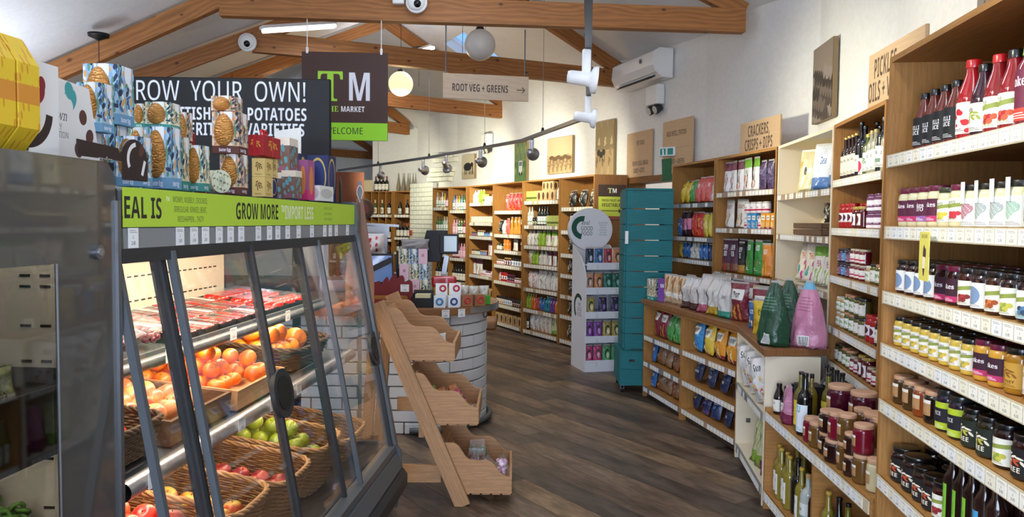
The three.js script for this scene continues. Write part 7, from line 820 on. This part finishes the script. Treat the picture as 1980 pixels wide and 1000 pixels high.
// ---------- wave emblem snack stand ----------
{
  const f = new Fr([0.795, 8.09], [1.2, 8.196]), o = thing('snack_stand', 'white card snack stand with rounded header and wave emblem', 'display stand', f.pt(0, 0, 0), f.t), W = 0.42, D = 0.44, white = matte('#eceef2', 0.4), rg = (c, W2, H, s) => { c.strokeStyle = '#1f4a36'; c.lineWidth = 34 * s; c.beginPath(); c.arc(W2 * 0.36, H * 0.5, H * 0.36, 1.9, 4.9); c.stroke(); };
  const side = new THREE.Shape(); side.moveTo(0, 0); side.lineTo(D, 0); side.lineTo(D, 1.35); side.bezierCurveTo(D - 0.05, 1.3, 0.06, 1.25, 0, 1.0); side.closePath(); const sg = new THREE.ExtrudeGeometry(side, { depth: 0.012, bevelEnabled: false, curveSegments: 12 }); sg.rotateY(Math.PI / 2); 
  for (const x of [-0.012, W]) obj('side_panel', sg, white, o, [x, 0, 0]);
  obj('side_print', new THREE.PlaneGeometry(0.36, 0.4).rotateY(-Math.PI / 2), sign(0.36, 0.4, (c, W2, H) => { fillc(c, '#eceef2', 0, 0, W2, H); c.strokeStyle = '#1c3f30'; c.lineWidth = 60; c.beginPath(); c.arc(W2 * 0.5, H * 0.5, W2 * 0.34, 2.2, 5.6); c.stroke(); tx(c, 'Real', W2 * 0.6, H * 0.42, 80, '#26302c', { it: 1, serif: 1, thin: 1 }); tx(c, 'GOOD', W2 * 0.6, H * 0.56, 90, '#26302c', { thin: 1 }); tx(c, 'FOOD', W2 * 0.6, H * 0.7, 90, '#26302c', { thin: 1 }); }), o, [-0.0135, 0.68, -0.22]);
  obj('back_panel', B(W, 1.35, 0.01, W / 2, 0.675, -D + 0.005), white, o);
  const hs = [1.115, 0.851, 0.592, 0.331, 0.07]; hs.forEach((h, i) => { const s = obj('shelf', B(W, 0.012, D - 0.02, W / 2, h + 0.03, -D / 2), white, o); const hh = i === 4 ? 0.13 : 0.075; obj('shelf_front', B(W, hh, 0.006, W / 2, h + 0.034 - hh / 2 + 0.02, -0.002), white, s); for (const x of [0.12, 0.34]) obj('price_ticket', memo('rgt', () => uvCell(new THREE.BoxGeometry(0.07, 0.04, 0.001), 'tick1')), pm('tick1'), s, [x, h + 0.012, 0.003]); });
  const hd = new THREE.Shape(); hd.absellipse(0, 0, 0.245, 0.225, 0, Math.PI * 2); const hg = new THREE.ExtrudeGeometry(hd, { depth: 0.05, bevelEnabled: true, bevelSize: 0.008, bevelThickness: 0.008, bevelSegments: 2, curveSegments: 32 }); obj('header', hg, white, o, [W / 2 - 0.1 + 0.02, 1.52, -0.3]);
  const face = new THREE.CircleGeometry(1, 48); face.scale(0.245, 0.225, 1); obj('header_print', face, sign(0.49, 0.45, (c, W2, H) => { fillc(c, '#eef0f2', 0, 0, W2, H); c.strokeStyle = '#1f5a44'; c.lineWidth = 60; c.beginPath(); c.arc(W2 * 0.3, H * 0.46, W2 * 0.2, 1.7, 4.9); c.stroke(); tx(c, 'Real', W2 * 0.36, H * 0.34, 60, '#26302c', { it: 1, serif: 1, thin: 1 }); tx(c, 'GOOD', W2 * 0.4, H * 0.48, 64, '#26302c', { thin: 1 }); tx(c, 'FOOD', W2 * 0.4, H * 0.6, 64, '#26302c', { thin: 1 }); ['AN EXCITING', 'RANGE OF', 'SNACKS', 'GOOD FOR', 'YOU AND', 'THE PLANET'].forEach((s, i) => tx(c, s, W2 * 0.78, H * (0.34 + i * 0.058), 24, '#8fa3b4', { thin: 1 })); }), o, [W / 2 - 0.08, 1.52, -0.24]);
  const rows = [['rgn', 'rgb', 'rgr', 'rgo'], ['rgp', 'rgo', 'rgg', 'rgg'], ['rgy', 'rgv', 'rgv'], ['rgm', 'rgm', 'rgy', 'rgy'], ['rgk', 'rgk', 'rgl', 'rgl']]; rows.forEach((r, i) => r.forEach((k, j) => { const n = r.slice(0, j).filter((q) => q === k).length, many = r.filter((q) => q === k).length > 1; const g = put(k, f, (j + 0.5) * W / r.length, hs[i] + 0.0375, -0.07, `${K[k].desc}, ${many ? ORD[n] + ' from left, ' : ''}${SH[i]} shelf of white snack stand`, 'pouches on the snack stand', 0.03); }));
}
// ---------- teal slatted unit on castors ----------
{
  const o = thing('teal_slatted_unit', 'tall teal slatted timber unit on castors', 'display unit', [1.072, 0, -7.21], -0.03), m = M.teal;
  obj('post', B(0.06, 1.85, 0.05, 0.03, 0.98, 0), m, o); obj('post', B(0.06, 1.85, 0.05, 0.40, 0.98, -0.02), m, o); obj('post', B(0.05, 1.85, 0.05, 0.03, 0.98, -0.4), m, o); obj('post', B(0.05, 1.85, 0.05, 0.40, 0.98, -0.4), m, o);
  const ys = [[1.815, 0.17]]; for (let y = 1.655; y > 0.42; y -= 0.147) ys.push([y, 0.147]); for (const [y, h] of ys) { obj('slat', B(0.43, h - 0.009, 0.018, 0.215, y, 0.03 - (y < 1.7 ? 0.004 : 0)), m, o); obj('slat', B(0.018, h - 0.006, 0.4, -0.008, y, -0.2), m, o); }
  obj('top_board', B(0.44, 0.02, 0.46, 0.215, 1.91, -0.19), m, o);
  const dr = obj('lower_box', B(0.44, 0.32, 0.5, 0.17, 0.235, -0.16), m, o); obj('drawer_front', B(0.24, 0.16, 0.012, 0.08, 0.31, 0.097), m, dr); obj('drawer_front', B(0.24, 0.15, 0.012, 0.08, 0.15, 0.097), m, dr); obj('handle', B(0.05, 0.02, 0.012, 0.06, 0.31, 0.106), M.black, dr);
  for (const [x, z] of [[-0.02, 0.05], [0.2, 0.05], [0.36, 0.05], [-0.02, -0.36], [0.36, -0.36]]) { const c = obj('castor', CYL(0.032, 0.032, 0.024, 0, 0, 0, 16).rotateZ(Math.PI / 2), M.black, o, [x, 0.033, z]); obj('fork', B(0.034, 0.045, 0.02, 0, 0.022, 0), M.steel, c); }
  obj('paper_tag', B(0.03, 0.12, 0.003, 0.0, 1.46, 0.055), M.white, o);
}
scene.traverse((o) => { if (o.isMesh) o.castShadow = o.receiveShadow = true; });
renderer.render(scene, camera);
